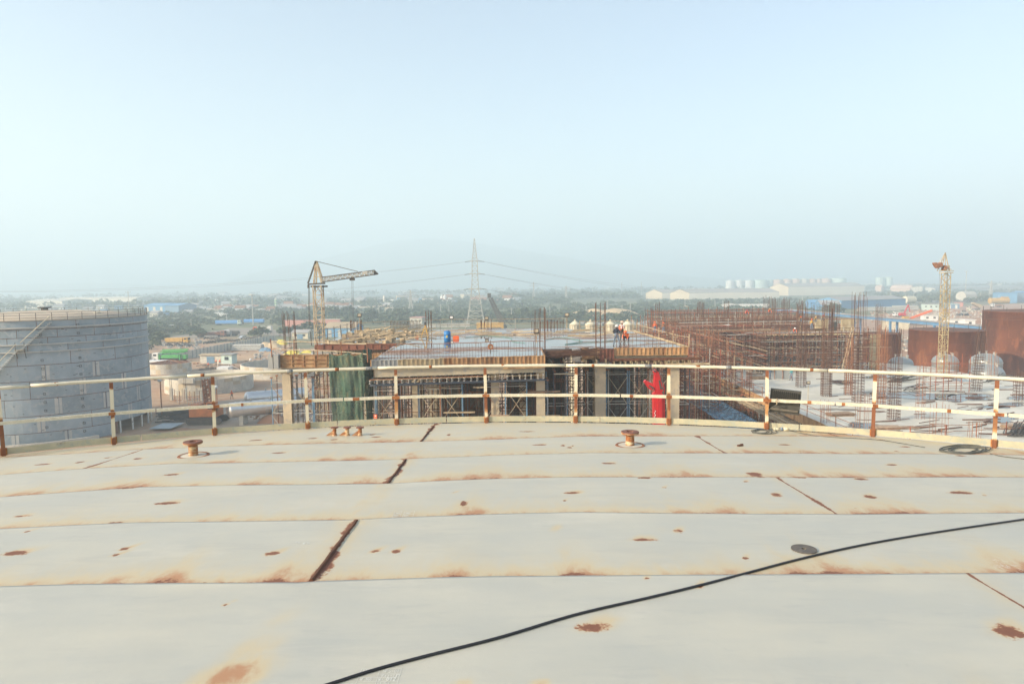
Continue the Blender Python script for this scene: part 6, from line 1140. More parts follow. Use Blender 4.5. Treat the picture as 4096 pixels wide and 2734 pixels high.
# banners at the right
c = G(3934, 1330); hh = 46 * c.y / FPX; o = thing('banner', 'tall white banner picturing a safety helmeted man beside the brown tank', 'banner', c); w_ = 14 * c.y / FPX
mb = MB(); mb.box(c + Vector((0, 0, hh / 2)), (w_, .08, hh)); mb.build('panel', M['cleanwhite'], o)
for nm, mm, (x0, z0, x1, z1) in [('printed_trousers', 'navy', (-.25, .03, .25, .5)), ('printed_shirt', 'hivisy', (-.28, .5, .3, .82)), ('printed_head', 'skin', (-.1, .82, .12, .9)), ('printed_helmet', 'yellow', (-.14, .89, .16, .94))]: mb = MB(); mb.bb((c.x + x0 * w_, c.y - .06, z0 * hh), (c.x + x1 * w_, c.y - .045, z1 * hh)); mb.build(nm, M[mm], o)
c = G(3960, 1328); hh = c.y / FPX; o = thing('banner', 'white company banner with dark lettering over a yellow strip, right of the tall banner', 'banner', c)
mb = MB(); mb.bb((c.x - 13 * hh, c.y - .05, 20 * hh), (c.x + 17 * hh, c.y + .05, 28 * hh)); mb.build('sign_panel', M['cleanwhite'], o); mb = MB(); mb.bb((c.x - 3 * hh, c.y - .05, 2 * hh), (c.x + 17 * hh, c.y + .05, 19 * hh)); mb.build('yellow_strip', M['yellow'], o); mb = MB(); mb.bb((c.x - 16 * hh, c.y - 1, 0), (c.x - 4 * hh, c.y - .2, 17 * hh)); mb.build('green_bin', M['green'], o)
cu = bpy.data.curves.new('lettering', 'FONT'); cu.body = 'KELLER GROUND'; cu.size = 6.2 * hh; cu.extrude = .01; cu.materials.append(M['navy']); tq = bpy.data.objects.new('q', cu); C.objects.link(tq); lm = bpy.data.meshes.new_from_object(tq.evaluated_get(bpy.context.evaluated_depsgraph_get())); bpy.data.objects.remove(tq); to = bpy.data.objects.new('lettering', lm); _reg(to, o); to.location = (-12.5 * hh, -.08, 21.5 * hh); to.rotation_euler = (math.pi / 2, 0, 0)
def tbox(lab, X, Y, parts, name, cat, rz=0):
    c = G(X, Y); o = thing(name, lab, cat, c); T = Matrix.Rotation(rz, 3, 'Z')
    for nm, mm, kind, a in parts:
        mb = MB()
        if kind == 'b': mb.box(c + T @ Vector(a[0]), a[1], M=T)
        elif kind == 'r': mb.bar(c + T @ Vector(a[0]), c + T @ Vector(a[1]), a[2])
        elif kind == 't': mb.tube([c + T @ Vector(a[0]), c + T @ Vector(a[1])], a[2], 14)
        mb.build(nm, M[mm], o)
    return o
tbox('red excavator with raised arm left of the yellow mast', 3588, 1270, [('body', 'red', 'b', ((3, 0, 2), (3, 2.6, 1.6))), ('boom', 'red', 'r', ((4, 0, 2.4), (6.4, 0, 7.5), .6)), ('arm', 'red', 'r', ((6.4, 0, 7.5), (7.4, 0, 3), .45)), ('track', 'dark', 'b', ((3, 0, .5), (4, 2.8, 1)))], 'excavator', 'excavator')
tbox('mobile crane with an orange telescopic boom left of the white cabin', 3650, 1300, [('boom', 'hivis', 'r', ((-2, 0, 3), (9, 0, 7), .9)), ('body', 'dark', 'b', ((2, 0, 1.2), (8, 2.4, 1.2))), ('cab', 'yellow', 'b', ((-3.5, 0, 3), (2.2, 2.4, 2.6))), ('winch', 'green', 'b', ((5, 0, 2), (2, 2, 1)))], 'mobile_crane', 'crane')
tbox('wheel loader with grey frame on the red ground at the right', 3855, 1262, [('wheel', 'black', 't', ((-1.6, -1, .8), (-1.6, 1, .8), .8)), ('wheel', 'black', 't', ((1.6, -1, .8), (1.6, 1, .8), .8)), ('body', 'galv', 'b', ((.3, 0, 1.7), (3.4, 1.6, 1))), ('cab', 'dark', 'b', ((0, 0, 2.7), (1.4, 1.5, 1.2))), ('bucket', 'dark', 'b', ((-3.4, 0, .8), (1, 2.4, 1)))], 'wheel_loader', 'loader')
tbox('big white cylindrical silo lying on its side at the right', 3872, 1208, [('drum', 'concl', 't', ((-7, 0, 5), (7, 5, 5), 5.2)), ('cradle', 'dark', 'b', ((0, 2, .6), (12, 5, 1.2)))], 'silo_drum', 'silo'); tbox('yellow tank lying before the blue shed at the right', 3995, 1214, [('drum', 'yellow', 't', ((-8, 0, 2.6), (8, 0, 2.6), 2.6)), ('dome', 'yellow', 'b', ((5, 0, 5), (5, 3, 2)))], 'yellow_drum', 'tank'); tbox('cream cylindrical tank lying beyond the long blue shed', 3640, 1214, [('drum', 'cream', 't', ((-5, 0, 3.5), (5, 3, 3.5), 3.5))], 'cream_drum', 'tank')
def pipes(X, Y, n, rows, L, r_, lab, m='galv'):
    c = G(X, Y); o = thing('pipe_stack', lab, 'pipe stack', c)
    for j in range(rows):
        for k in range(n - j): mb = MB(); y = (k + j * .5) * 2.1 * r_; z_ = r_ + j * r_ * 1.8; mb.tube([c + Vector((-L / 2 + rnd.uniform(-.3, .3), y, z_)), c + Vector((L / 2, y, z_))], r_, 8); mb.build('pipe', M[m], o)
pipes(985, 1402, 8, 4, 10, .28, 'stack of long grey brown pipes in the left yard'); pipes(3520, 1243, 4, 3, 30, .5, 'long stacked pipes before the blue shed at the right'); pipes(3625, 1240, 4, 3, 18, .6, 'stacked pipes left of the grey cabin at the right')
def heap(X, Y, wpx, hpx, lab, m, dep=.5, seed=1, name='sand_heap', cat='sand heap', pk=.5, rough_=.16):
    c = G(X, Y); s_ = c.y / FPX; w = wpx * s_ / 2; h = hpx * s_; d = w * dep; nx_, ny_ = 26, 12; vs = []; q = random.Random(seed)
    for j in range(ny_ + 1):
        for i in range(nx_ + 1):
            u_ = i / nx_ * 2 - 1; v_ = j / ny_ * 2 - 1; r2 = max(0, 1 - abs(u_) ** 2.6) * max(0, 1 - abs(v_) ** 1.6); z_ = h * min(1, r2 ** .75 * 1.1) * (1 - rough_ + rough_ * 2 * (vn1(u_ * 4 + seed, seed) - .3)); vs.append(c + Vector((u_ * w, v_ * d + d * .5, max(-.05, z_) + q.uniform(-.05, .05) * (r2 > .02) * h * .5)))
    mb = MB(); mb.add(vs, [(j * (nx_ + 1) + i, j * (nx_ + 1) + i + 1, (j + 1) * (nx_ + 1) + i + 1, (j + 1) * (nx_ + 1) + i) for j in range(ny_) for i in range(nx_)]); solo(mb, name, M[m], lab, cat, smooth=True, loc=tuple(c))
heap(2420, 1268, 300, 34, 'long pale sand heap beyond the cream tanks', 'sand', .4); heap(2755, 1240, 60, 18, 'small pale sand heap left of the scaffold block top', 'sand', .6, 3); heap(2985, 1236, 270, 26, 'long grey gravel heap behind the scaffold block', 'wallg', .35, 5, 'gravel_heap', 'gravel heap')
heap(1075, 1390, 90, 22, 'heap of yellow brown sand behind the stacked pipes', 'sand', .6, 7); heap(1125, 1378, 44, 22, 'yellow tarpaulin covered heap at the end of the boundary wall', 'yltarp', .6, 8, 'covered_heap', 'covered heap'); heap(1170, 1416, 70, 16, 'yellow tarpaulin heap left of the deck corner bars', 'yltarp', .5, 9, 'covered_heap', 'covered heap'); heap(1225, 1412, 50, 12, 'smaller yellow tarpaulin heap behind the corner form', 'yltarp', .5, 10, 'covered_heap', 'covered heap')
heap(1060, 1405, 50, 16, 'blue and white tarpaulin bundle beside the stacked pipes', 'blue', .5, 12, 'covered_bundle', 'bundle'); heap(1060, 1452, 130, 16, 'dark scrap heap in the middle of the left yard', 'dark', .5, 14, 'scrap_heap', 'scrap heap', rough_=.5); heap(840, 1500, 190, 14, 'dark scattered steel heap behind the basins', 'dark', .5, 15, 'scrap_heap', 'scrap heap', rough_=.6)
heap(1085, 1690, 110, 34, 'rubble heap under the left front corner of the building', 'soil', .7, 16, 'rubble_heap', 'rubble heap'); heap(700, 1378, 120, 12, 'low heap of soil and scrap near the orange tipper', 'dust', .5, 17, 'soil_heap', 'soil heap', rough_=.5); heap(880, 1395, 160, 12, 'long low soil heap behind the boundary wall', 'sand', .4, 18, 'soil_heap', 'soil heap')
heap(3910, 1290, 240, 22, 'red brown soil heap at the right behind the cabins', 'soil', .5, 19, 'soil_heap', 'soil heap'); heap(3720, 1208, 90, 9, 'grey mound in the scrub at the right', 'roofg', .5, 20, 'gravel_heap', 'gravel heap')
mb = MB()
def junk(n, X0, X1, Y0, Y1, sz, mbx, el=0):
    for k in range(n):
        c = G(rnd.uniform(X0, X1), rnd.uniform(Y0, Y1)); 
        if el: a = rnd.uniform(-.6, .8); L = rnd.uniform(2, 6); mbx.bar(c + Vector((0, 0, .1)), c + Vector((L * math.cos(a), L * math.sin(a), rnd.uniform(.1, .5))), rnd.uniform(.06, .16))
        else: s_ = rnd.uniform(.4, 1) * sz; mbx.box(c + Vector((0, 0, s_ * .25)), (s_, s_ * rnd.uniform(.4, 1), s_ * .6), rz=rnd.uniform(0, 3))
a_, b_, c_, d_ = MB(), MB(), MB(), MB()
junk(160, 770, 1100, 1460, 1515, 1, a_, 1); junk(90, 620, 760, 1640, 1690, 1, a_, 1); junk(60, 650, 800, 1350, 1395, 1.2, b_); junk(140, 1020, 1290, 1395, 1470, 1.0, b_); junk(300, 3480, 4060, 1243, 1285, 1.2, c_); junk(120, 3500, 3660, 1330, 1420, 1.3, c_); junk(120, 2300, 2620, 1284, 1300, 2, b_); junk(90, 1000, 1300, 1590, 1680, .6, d_); junk(150, 560, 1290, 1340, 1470, .8, d_)
junk(260, 3480, 4090, 1236, 1290, 1.2, d_)
for v, mm, lab in ((a_, 'dark', 'dark steel sections lying about the yard'), (b_, 'concg', 'grey scrap and drums scattered in the yard'), (c_, 'concl', 'pale stones and rubble on the red ground at the right'), (d_, 'soil', 'clods and stones scattered over the earth')): solo(v, 'scrap', M[mm], lab, 'scrap', kind='stuff')
# small yard furniture
for X, Y, Yt in ((648, 1660, 1520), (868, 1600, 1548), (1005, 1480, 1438)):
    c = G(X, Y); zt = P(X, Yt, c.y).z; o = thing('lamp_post', {648: 'twin lamp post beside the big grey tank', 868: 'lit round lamp on a pole before the big basin', 1005: 'round white lamp on a pole in the scrap yard'}[X], 'lamp post', c); mb = MB(); mb.tube([c, (c.x, c.y, zt)], .1, 6); mb.build('pole', M['rustl'], o)
    mb = MB(); mb.lathe([(0, -.3), (.3, -.15), (.38, .1), (.2, .35), (0, .4)], 12, (c.x, c.y - .2, zt)); mb.build('lamp_head', M['cleanwhite'], o)
    if X == 648: mb = MB(); mb.bar((c.x - 1, c.y, zt), (c.x + .8, c.y, zt), .1); mb.box((c.x - 1, c.y, zt + .3), (.5, .3, .4)); mb.build('cross_arm', M['dark'], o)
c = G(900, 1490); o = thing('stair_box', 'white concrete block with a pipe handrail between the basins', 'stair', c); mb = MB(); mb.box(c + Vector((0, 0, .8)), (3, 3, 1.6)); mb.build('block', M['cleanwhite'], o)
mb = MB(); h_ = [c + Vector(v) for v in ((-1.2, -1.4, 2.6), (1.6, -1.4, 2.6), (4.6, -1.4, .8))]; mb.tube(h_, .05, 5); [mb.tube([q, q - Vector((0, 0, 1))], .05, 5) for q in h_]; mb.build('handrail', M['cleanwhite'], o)
yb = thing('rebar_scaffold', 'low blue grey scaffold and starter bars before the big basin', 'scaffolding', G(760, 1635))
for k in range(14): mb = MB(); q = G(700 + k * 10, 1612 + rnd.uniform(-8, 12)); mb.bar(q, q + Vector((0, 0, rnd.uniform(2, 3.2))), .09); mb.build('standard', M['galv' if k % 2 else 'rustl'], yb)
for k in range(5): mb = MB(); q = G(700, 1615); mb.bar(q + Vector((0, 0, .5 + k * .5)), G(840, 1615) + Vector((0, 0, .5 + k * .5)), .06); mb.build('ledger', M['galv'], yb)
for X, Y in ((686, 1600), (742, 1600), (808, 1600)): 
    q = G(X, Y); o = thing('concrete_stub', 'slim pale concrete stub column with bars before the big basin', 'column', q, 'stub columns before the basin'); mb = MB(); mb.box(q + Vector((0, 0, 1.2)), (.5, .5, 2.4)); mb.build('shaft', M['concl'], o); mb = MB(); [mb.bar(q + Vector((dx, 0, 2.4)), q + Vector((dx, 0, 4.4)), .06) for dx in (-.15, .15)]; mb.build('starter_bars', M['dark'], o)
c = G(640, 1700); o = tbox('curved sheet metal offcut lying on the ground beside the big grey tank', 668, 1712, [('sheet', 'steelg', 'b', ((0, 0, .4), (3.4, 4.2, .06)))], 'steel_offcut', 'steel sheet')
# things on the deck
c = G(1790, 1365, DZ); o = thing('plastic_drum', 'blue plastic drum standing on the wet deck', 'drum', c); mb = MB(); mb.lathe([(0, 0), (.27, 0), (.3, .05), (.3, .3), (.315, .32), (.3, .34), (.3, .62), (.315, .64), (.3, .66), (.29, .88), (.2, .93), (0, .93)], 20, c); mb.build('body', M['bldrum'], o, smooth=True)
mb = MB(); mb.box(c + Vector((-.02, -.31, .45)), (.12, .02, .2)); mb.build('label_patch', M['yltarp'], o); mb = MB(); mb.lathe([(.06, .93), (.06, .97), (0, .97)], 8, c + Vector((.12, 0, 0))); mb.build('bung', M['dark'], o)
for X, Y, s_, lab in ((1824, 1355, .55, 'red crate beside the blue drum'), (1667, 1350, .32, 'small red box beside the yellow tripod')): c = G(X, Y, DZ); mb = MB(); mb.box(c + Vector((0, 0, s_ * .22)), (s_, s_ * .6, s_ * .44)); mb.box(c + Vector((s_ * .1, 0, s_ * .47)), (s_ * .7, s_ * .4, .05)); solo(mb, 'red_crate', M['hivis'], lab, 'crate', loc=tuple(c))
c = G(1702, 1348, DZ); o = thing('survey_tripod', 'yellow survey tripod with an instrument on the wet deck', 'tripod', c)
for dx, dy in ((-.42, 0), (.25, -.25), (.2, .4)): mb = MB(); mb.bar(c + Vector((dx, dy, 0)), c + Vector((0, 0, 1.15)), .07); mb.build('leg', M['yellow'], o)
mb = MB(); mb.box(c + Vector((0, 0, 1.2)), (.2, .2, .08)); mb.box(c + Vector((0, 0, 1.34)), (.14, .2, .2)); mb.build('instrument', M['dark'], o)
c = P(1962, 1386, 46); o = thing('pulley_ring', 'rusty round ring with a pale centre mounted on a stick at the near deck edge', 'pulley', (c.x, c.y, DZ)); RX = Matrix.Rotation(math.pi / 2, 3, 'X'); mb = MB(); mb.lathe([(.09, -.05), (.2, -.05), (.2, .05), (.09, .05), (.09, -.05)], 20, c, M=RX); mb.build('ring', M['rustl'], o); mb = MB(); mb.bar(c + Vector((0, .06, -.5)), c + Vector((0, .06, .45)), .04); mb.build('stick', M['dark'], o); mb = MB(); mb.lathe([(.09, 0), (0, .0)], 12, c, M=RX); mb.build('centre', M['cream'], o)
c = P(2305, 1410, 50.5); mb = MB(); mb.bb((c.x - .3, 50.3, DZ - .9), (c.x + .3, 50.7, DZ + .05)); mb.bb((c.x - .34, 50.25, DZ - .3), (c.x + .34, 50.29, DZ - .24)); solo(mb, 'steel_form', M['roofg'], 'dark steel column form sticking up in the gap of the near deck edge', 'formwork')
mb = MB()
for k in range(60): y = 48.5 + rnd.uniform(0, 2.6); mb.tube([(2.4 + rnd.uniform(0, .6), y, DZ - .3 + rnd.uniform(-.15, .2)), (6.2 + rnd.uniform(-.8, .8), y + rnd.uniform(.2, .9), DZ - .1 + rnd.uniform(-.2, .2))], .02, 4)
solo(mb, 'bar_bundle', M['rebar'], 'bundle of rusty reinforcement bars lying in the gap of the near deck edge', 'rebar', kind='stuff')
mb = MB()
for k in range(70):
    c = G(rnd.uniform(1380, 2500), rnd.uniform(1322, 1345), DZ); a = rnd.uniform(-.3, .3); L = rnd.uniform(.5, 3); mb.bar(c + Vector((0, 0, .05)), c + Vector((L * math.cos(a), L * math.sin(a), rnd.uniform(.03, .2))), rnd.choice((.04, .06, .1)))
solo(mb, 'loose_timber', M['timber'], 'loose timber strips along the far part of the wet deck', 'scrap', kind='stuff')
mb = MB()
for k in range(60): c = G(rnd.uniform(1360, 1720), 0, DZ) if False else Vector((rnd.uniform(-16, -9.5), rnd.uniform(57, 75), DZ)); a = rnd.uniform(-.5, .9); L = rnd.uniform(1, 3); mb.bar(c + Vector((0, 0, .1)), c + Vector((L * math.cos(a), L * math.sin(a), rnd.uniform(.05, .7))), .07); mb.box(c + Vector((rnd.uniform(-1, 1), 0, .15)), (.4, .3, .3), rz=a)
solo(mb, 'formwork_scrap', M['timber'], 'poles, clamps and blocks lying on the left wing of the deck', 'scrap', kind='stuff')
for pts, lab in (([(2180, 1360), (2250, 1352), (2330, 1366), (2260, 1378), (2330, 1372), (2480, 1362)], 'thin green hose snaking across the wet deck'), ([(1860, 1350), (1950, 1344), (2040, 1352), (2050, 1366), (2100, 1372)], 'second pale hose looping on the wet deck')): mb = MB(); mb.tube([G(*p, DZ) + Vector((0, 0, .04)) for p in smooth_path(pts, 8)], .018, 4); solo(mb, 'hose', M['dgnet2'] if 'green' in lab else M['dgnet2'], lab, 'hose')
# ------------------------------------------------------------------ far buildings
def warehouse(X0, X1, Yb, X2, Y2, h, lab, rise=.2):   # gable X0..X1 faces the camera; long wall X1..X2
    a = G(X0, Yb); b_ = G(X1, Yb); c = G(X2, Y2); d = c - b_; o = thing('warehouse', lab, 'warehouse', a); w = (b_ - a); pk = (a + b_) / 2 + Vector((0, 0, h + w.length * rise)); up = Vector((0, 0, h))
    mb = MB(); mb.add([a, b_, b_ + up, pk, a + up, a + Vector((0, .4, 0)), b_ + Vector((0, .4, 0)), b_ + up + Vector((0, .4, 0)), pk + Vector((0, .4, 0)), a + up + Vector((0, .4, 0))], [(0, 1, 2, 3, 4), (5, 6, 7, 8, 9), (0, 1, 6, 5), (2, 3, 8, 7), (3, 4, 9, 8)]); mb.build('gable_wall', M['walll'], o)
    mb = MB(); mb.add([b_, b_ + d, b_ + d + up, b_ + up], [(0, 1, 2, 3)]); mb.add([a + d, b_ + d, b_ + d + up, a + d + up], [(0, 1, 2, 3)]); mb.build('long_wall', M['wallg'], o)
    mb = MB(); e = Vector((0, 0, .4)); mb.add([b_ + up + e, b_ + d + up + e, pk + d + e, pk + e, a + up + e, a + d + up + e], [(0, 1, 2, 3), (3, 2, 5, 4)]); mb.add([b_ + up, b_ + d + up, b_ + d + up + e, b_ + up + e], [(0, 1, 2, 3)]); mb.build('roof', M['roofg'], o)
warehouse(2583, 2649, 1195, 2900, 1192, 8, 'first beige gabled warehouse at the left end of the long row')
warehouse(2681, 2757, 1197, 3117, 1193, 8, 'second beige gabled warehouse with a very long grey wall'); warehouse(3081, 3153, 1182, 3457, 1178, 13, 'third warehouse with a peach gable, farther right'); warehouse(2980, 3030, 1160, 3200, 1156, 10, 'peach gable peeping behind the long grey roof')
shed(105, 250, 1234, 40, 9, 'long white roofed shed with a small gable behind the left tank', 'wallg', 'wallg', 'warehouse', cat='warehouse', rise=.05); shed(238, 547, 1220, 25, 10, 'very long pale shed roof on the left horizon', 'wallg', 'wallg', 'warehouse', cat='warehouse', rise=.05)
shed(3457, 3640, 1150, 60, 10, 'long white roofed shed near the horizon at the right', 'wallg', 'cleanwhite', 'warehouse', cat='warehouse', rise=.04); shed(3560, 3760, 1158, 30, 5, 'low brown long shed before the right horizon', 'wallg', 'roofg', 'warehouse', cat='warehouse', rise=.05, D1=1150); shed(3740, 4090, 1166, 40, 6, 'long low grey roofs behind the scrub at the far right', 'wallg', 'roofg', 'warehouse', cat='warehouse', rise=.05, D1=1156)
shed(3500, 3525, 1166, 14, 9, 'small peach gabled house left of the yellow mast', 'peach', 'peach', 'farm_shed', cat='house'); shed(3560, 3640, 1167, 20, 6, 'wide peach gabled shed right of the small one', 'peach', 'peach', 'farm_shed', cat='house', rise=.3); shed(3645, 3690, 1172, 16, 10, 'pale house block with balconies left of the yellow mast', 'concl', 'concl', 'house_block', cat='house', pitch='flat', win=4); shed(3942, 3995, 1152, 20, 5, 'cream wide roof near the tall lamp mast', 'wallg', 'cream', 'farm_shed', cat='house', rise=.25)
for i, (X0, X1, Yt, mm) in enumerate([(2903, 2938, 1122, 'cleanwhite'), (2941, 2974, 1121, 'cleanwhite'), (2976, 3014, 1121, 'cleanwhite'), (3015, 3070, 1120, 'paleg'), (3071, 3090, 1120, 'paleg'), (3092, 3130, 1119, 'peach'), (3132, 3165, 1117, 'peach'), (3166, 3200, 1116, 'peach'), (3203, 3232, 1116, 'wallg'), (3235, 3262, 1116, 'peach'), (3264, 3283, 1116, 'peach'), (3286, 3322, 1114, 'peach'), (3325, 3383, 1113, 'paleg'), (3503, 3535, 1110, 'paleg'), (3540, 3568, 1109, 'paleg')]):
    D = 1500; r_ = (X1 - X0) / 2 / FPX * D; c = P((X0 + X1) / 2, 1150, D); zt = P((X0 + X1) / 2, Yt, D).z; o = thing('far_tank', {'cleanwhite': 'distant white storage tank above the warehouse roofs, left end of the tank row', 'paleg': 'distant pale green storage tank in the tank row', 'peach': 'distant peach storage tank in the middle of the tank row', 'wallg': 'single distant grey storage tank between peach ones'}[mm], 'storage tank', (c.x, D, 0), 'distant %s tanks in a row' % mm.replace('cleanwhite', 'white').replace('paleg', 'pale green').replace('wallg', 'grey'))
    mb = MB(); mb.lathe([(r_, 0), (r_, zt)], 24, (c.x, D, 0)); mb.build('shell', M[mm], o, smooth=True); mb = MB(); mb.lathe([(r_ + .2, zt), (0, zt + 1.6)], 24, (c.x, D, 0)); mb.build('roof', M[mm], o)
def silo(X, Yb, Yt, wpx, lab, bands=None, m='concl'):
    c = G(X, Yb); r_ = wpx / 2 / FPX * c.y; zt = P(X, Yt, c.y).z; o = thing('silo', lab, 'silo', c); mb = MB(); mb.lathe([(r_, 2), (r_, zt - r_), (r_ * .3, zt), (0, zt)], 16, c); mb.build('shell', M[m], o, smooth=True); mb = MB(); [mb.bar((c.x + r_ * .8 * sx_, c.y + r_ * .8 * sy, 0), (c.x + r_ * .8 * sx_, c.y + r_ * .8 * sy, 3), .3) for sx_ in (-1, 1) for sy in (-1, 1)]; mb.build('legs', M['dark'], o)
    for k in range(bands or 0): z = zt * (.2 + .25 * k); mb = MB(); mb.lathe([(r_ + .05, z), (r_ + .05, z + zt * .1)], 16, c); mb.build('green_band', M['green'], o)
silo(1105, 1236, 1190, 11, 'slim silo with green and white bands right of the light mast', 3); silo(1768, 1212, 1178, 12, 'left one of two white silos left of the big pylon', None, 'cleanwhite'); silo(1780, 1212, 1178, 12, 'right one of two white silos left of the big pylon', None, 'cleanwhite'); silo(93, 1262, 1232, 14, 'green topped silo behind the left tank dome, lower one', 1); silo(107, 1258, 1222, 10, 'green topped silo behind the left tank dome, taller one', 2); silo(838, 1206, 1184, 16, 'round pale water tower above the left town', None); silo(960, 1204, 1182, 22, 'broad white water tower left of the striped silo', None, 'cleanwhite'); silo(1538, 1225, 1180, 10, 'grey silo behind the crane hook', None, 'wallg')
# town houses
HV = {}
def hmesh(k, w, d, h):
    wm = MB(); wm.box((0, 0, h / 2), (w, d, h)); rm = MB(); rm.box((0, 0, h + .15), (w + .5, d + .5, .3)); 
    if k % 3 == 0: rm.extr([(-w / 2 - .4, -d / 2 - .4, h + .3), (-w / 2 - .4, d / 2 + .4, h + .3), (-w / 2 - .4, 0, h + d * .3)], (w + .8, 0, 0))
    wn = MB(); [wn.box((-w / 2 + w * (i + .5) / 3, -d / 2 - .03, h * .5), (w * .12, .06, h * .3)) for i in range(3)]
    return wm, rm, wn
for k, (wm_, rm_) in enumerate([('cleanwhite', 'rustl'), ('cleanwhite', 'cleanwhite'), ('peach', 'pink'), ('concl', 'roofg'), ('cream', 'peach'), ('bluel', 'bluel'), ('cleanwhite', 'roofg')]):
    w, d, h = rnd.uniform(6, 11), rnd.uniform(5, 9), rnd.uniform(2.8, 4.6); a, b_, c = hmesh(k, w, d, h); o = thing('house', None, 'house'); wl = a.build('walls', M[wm_], o); b_.build('roof', M[rm_], o); c.build('window', M['glass'], o); PROTO['h%d' % k] = o
HL = ['white house with a rusty red roof in the distant town', 'white flat roofed house in the distant town', 'peach house with a pinkish roof in the distant town', 'grey flat roofed house in the distant town', 'cream house with a peach roof in the distant town', 'small blue shed in the distant town', 'white house with a grey roof in the distant town']
def town(n, X0, X1, Y0, Y1, ks):
    for i in range(n):
        k = rnd.choice(ks); X = rnd.uniform(X0, X1); Y = rnd.uniform(Y0, Y1) - (X - 1200) * .0122; c = G(X, Y); put('h%d' % k, c, rz=rnd.uniform(-.5, .5), label=HL[k], scale=min(2.2, max(.8, c.y / 620)) * rnd.uniform(.5, 1.0), group=HL[k].replace('white house', 'white houses').replace('cream house', 'cream houses').replace('peach house', 'peach houses').replace('in the', 'of the')[:60])
town(95, 740, 1560, 1232, 1250, [0, 0, 1, 1, 2, 3, 4, 6]); town(36, 1560, 2080, 1205, 1226, [0, 2, 4, 0, 2, 5, 3]); town(34, 520, 1700, 1198, 1226, [1, 6, 3]); town(30, 700, 3600, 1172, 1186, [1, 6, 3, 2]); town(12, 560, 960, 1252, 1262, [1, 3, 5, 2]); town(18, 30, 560, 1225, 1255, [1, 6, 5]); town(26, 3480, 4090, 1150, 1166, [1, 3, 6, 4])
# ------------------------------------------------------------------ vegetation
def crown(mb, c, r_, h, n, q, ls):
    for k in range(n):
        a = q.uniform(0, 6.283); u_ = q.uniform(-.25, 1); rr_ = math.sqrt(max(0, 1 - u_ * u_)) * q.uniform(.45, 1.08) * (1 + .25 * math.sin(a * 3 + c[0])); p = Vector((c[0] + r_ * rr_ * math.cos(a), c[1] + r_ * rr_ * math.sin(a), c[2] + h * (.42 + .5 * u_ * q.uniform(.6, 1.1))))
        t1 = Vector((q.uniform(-1, 1), q.uniform(-1, 1), q.uniform(-.6, .6))).normalized() * ls; t2 = Vector((q.uniform(-1, 1), q.uniform(-1, 1), q.uniform(-.4, 1))).normalized() * ls
        mb.add([p - t1, p + t2 * .6, p + t1, p - t2 * .8], [(0, 1, 2, 3)])
for key, mm in (('t0', 'leaf'), ('t1', 'leaf2'), ('t2', 'leaf')):
    q = random.Random(hash(key) % 7 + len(key)); o = thing('scrub_tree', None, 'tree'); mb = MB(); crown(mb, (0, 0, 0), 2.4, 4.6, 260, q, .55); mb.build('crown', M[mm], o); mb = MB(); mb.tube([(0, 0, 0), (.15, .1, 1.2), (.5, .2, 2.4)], [.2, .16, .1], 6); mb.tube([(.1, .05, 1), (-.5, 0, 2.3)], .08, 5); mb.build('trunk', M['trunk'], o); PROTO[key] = o
for X, Y, s_, k in [(2290, 1300, 1.0, 0), (2330, 1282, 1.5, 0), (2440, 1276, 1.0, 1), (1235, 1330, 1.3, 0), (1180, 1335, 1.0, 1), (1045, 1345, 1.1, 0), (1020, 1350, .9, 2), (1140, 1345, 1.1, 0), (3940, 1338, .8, 2), (590, 1360, 1.2, 1), (640, 1372, 1.1, 0), (610, 1345, 1.3, 0), (800, 1350, 1.0, 2), (1395, 1270, 2.0, 1), (1330, 1275, 2.1, 0), (1290, 1272, 1.9, 1), (1600, 1280, 1.8, 0), (1480, 1284, 1.7, 1), (2150, 1286, 1.8, 1), (2100, 1280, 1.8, 0), (3330, 1268, 2.0, 0)]:
    put('t%d' % k, G(X, Y), rz=rnd.uniform(0, 6), label='bushy green scrub tree of the near scrub belt', scale=(s_ * 1.3, s_ * 1.3, s_), group='scrub trees of the near belt')
belts = [MB(), MB()]; BARE = [(870, 1090, 1284, 1350), (790, 1240, 1306, 1365), (640, 870, 1338, 1400), (560, 730, 1240, 1260), (2560, 3500, 1180, 1199), (3270, 3640, 1205, 1266)]
def belt(n, X0, X1, Y0, Y1, r0_, r1, leaves, roll=True):
    q = random.Random(n)
    for i in range(n):
        X = q.uniform(X0, X1); Y = q.uniform(Y0, Y1) - ((X - (X0 + X1) / 2) * .0122 if roll else 0)
        if any(a <= X <= b_ and c_ <= Y <= d_ for a, b_, c_, d_ in BARE): continue
        c = G(X, Y); r_ = q.uniform(r0_, r1); crown(belts[i % 2], c, r_ * 1.2, r_ * 1.5, leaves, q, r_ * .42)
belt(620, 540, 1330, 1258, 1336, 1.2, 2.6, 34); belt(420, 520, 1300, 1238, 1262, 1.8, 3.2, 22); belt(900, 1100, 2640, 1222, 1296, 1.8, 3.4, 26); belt(420, 1300, 2300, 1196, 1226, 3, 5, 18); belt(700, 2550, 3560, 1200, 1240, 1.6, 2.8, 22); belt(420, 2000, 2620, 1162, 1200, 4, 7, 18); belt(420, 3450, 4150, 1166, 1212, 2.5, 4, 22); belt(150, 560, 800, 1336, 1400, .6, 1.6, 26); belt(90, 960, 1240, 1325, 1350, .8, 1.8, 26)
belt(420, 2560, 3300, 1232, 1262, 1.5, 2.8, 26); belt(500, -50, 1200, 1196, 1236, 4, 7, 16); belt(260, 0, 4096, 1166, 1180, 6, 10, 14); belt(200, 3440, 4100, 1146, 1160, 5, 8, 14); belt(60, 3900, 3960, 1325, 1345, .4, .9, 20); belt(90, 2240, 2640, 1274, 1292, 1, 2, 24)
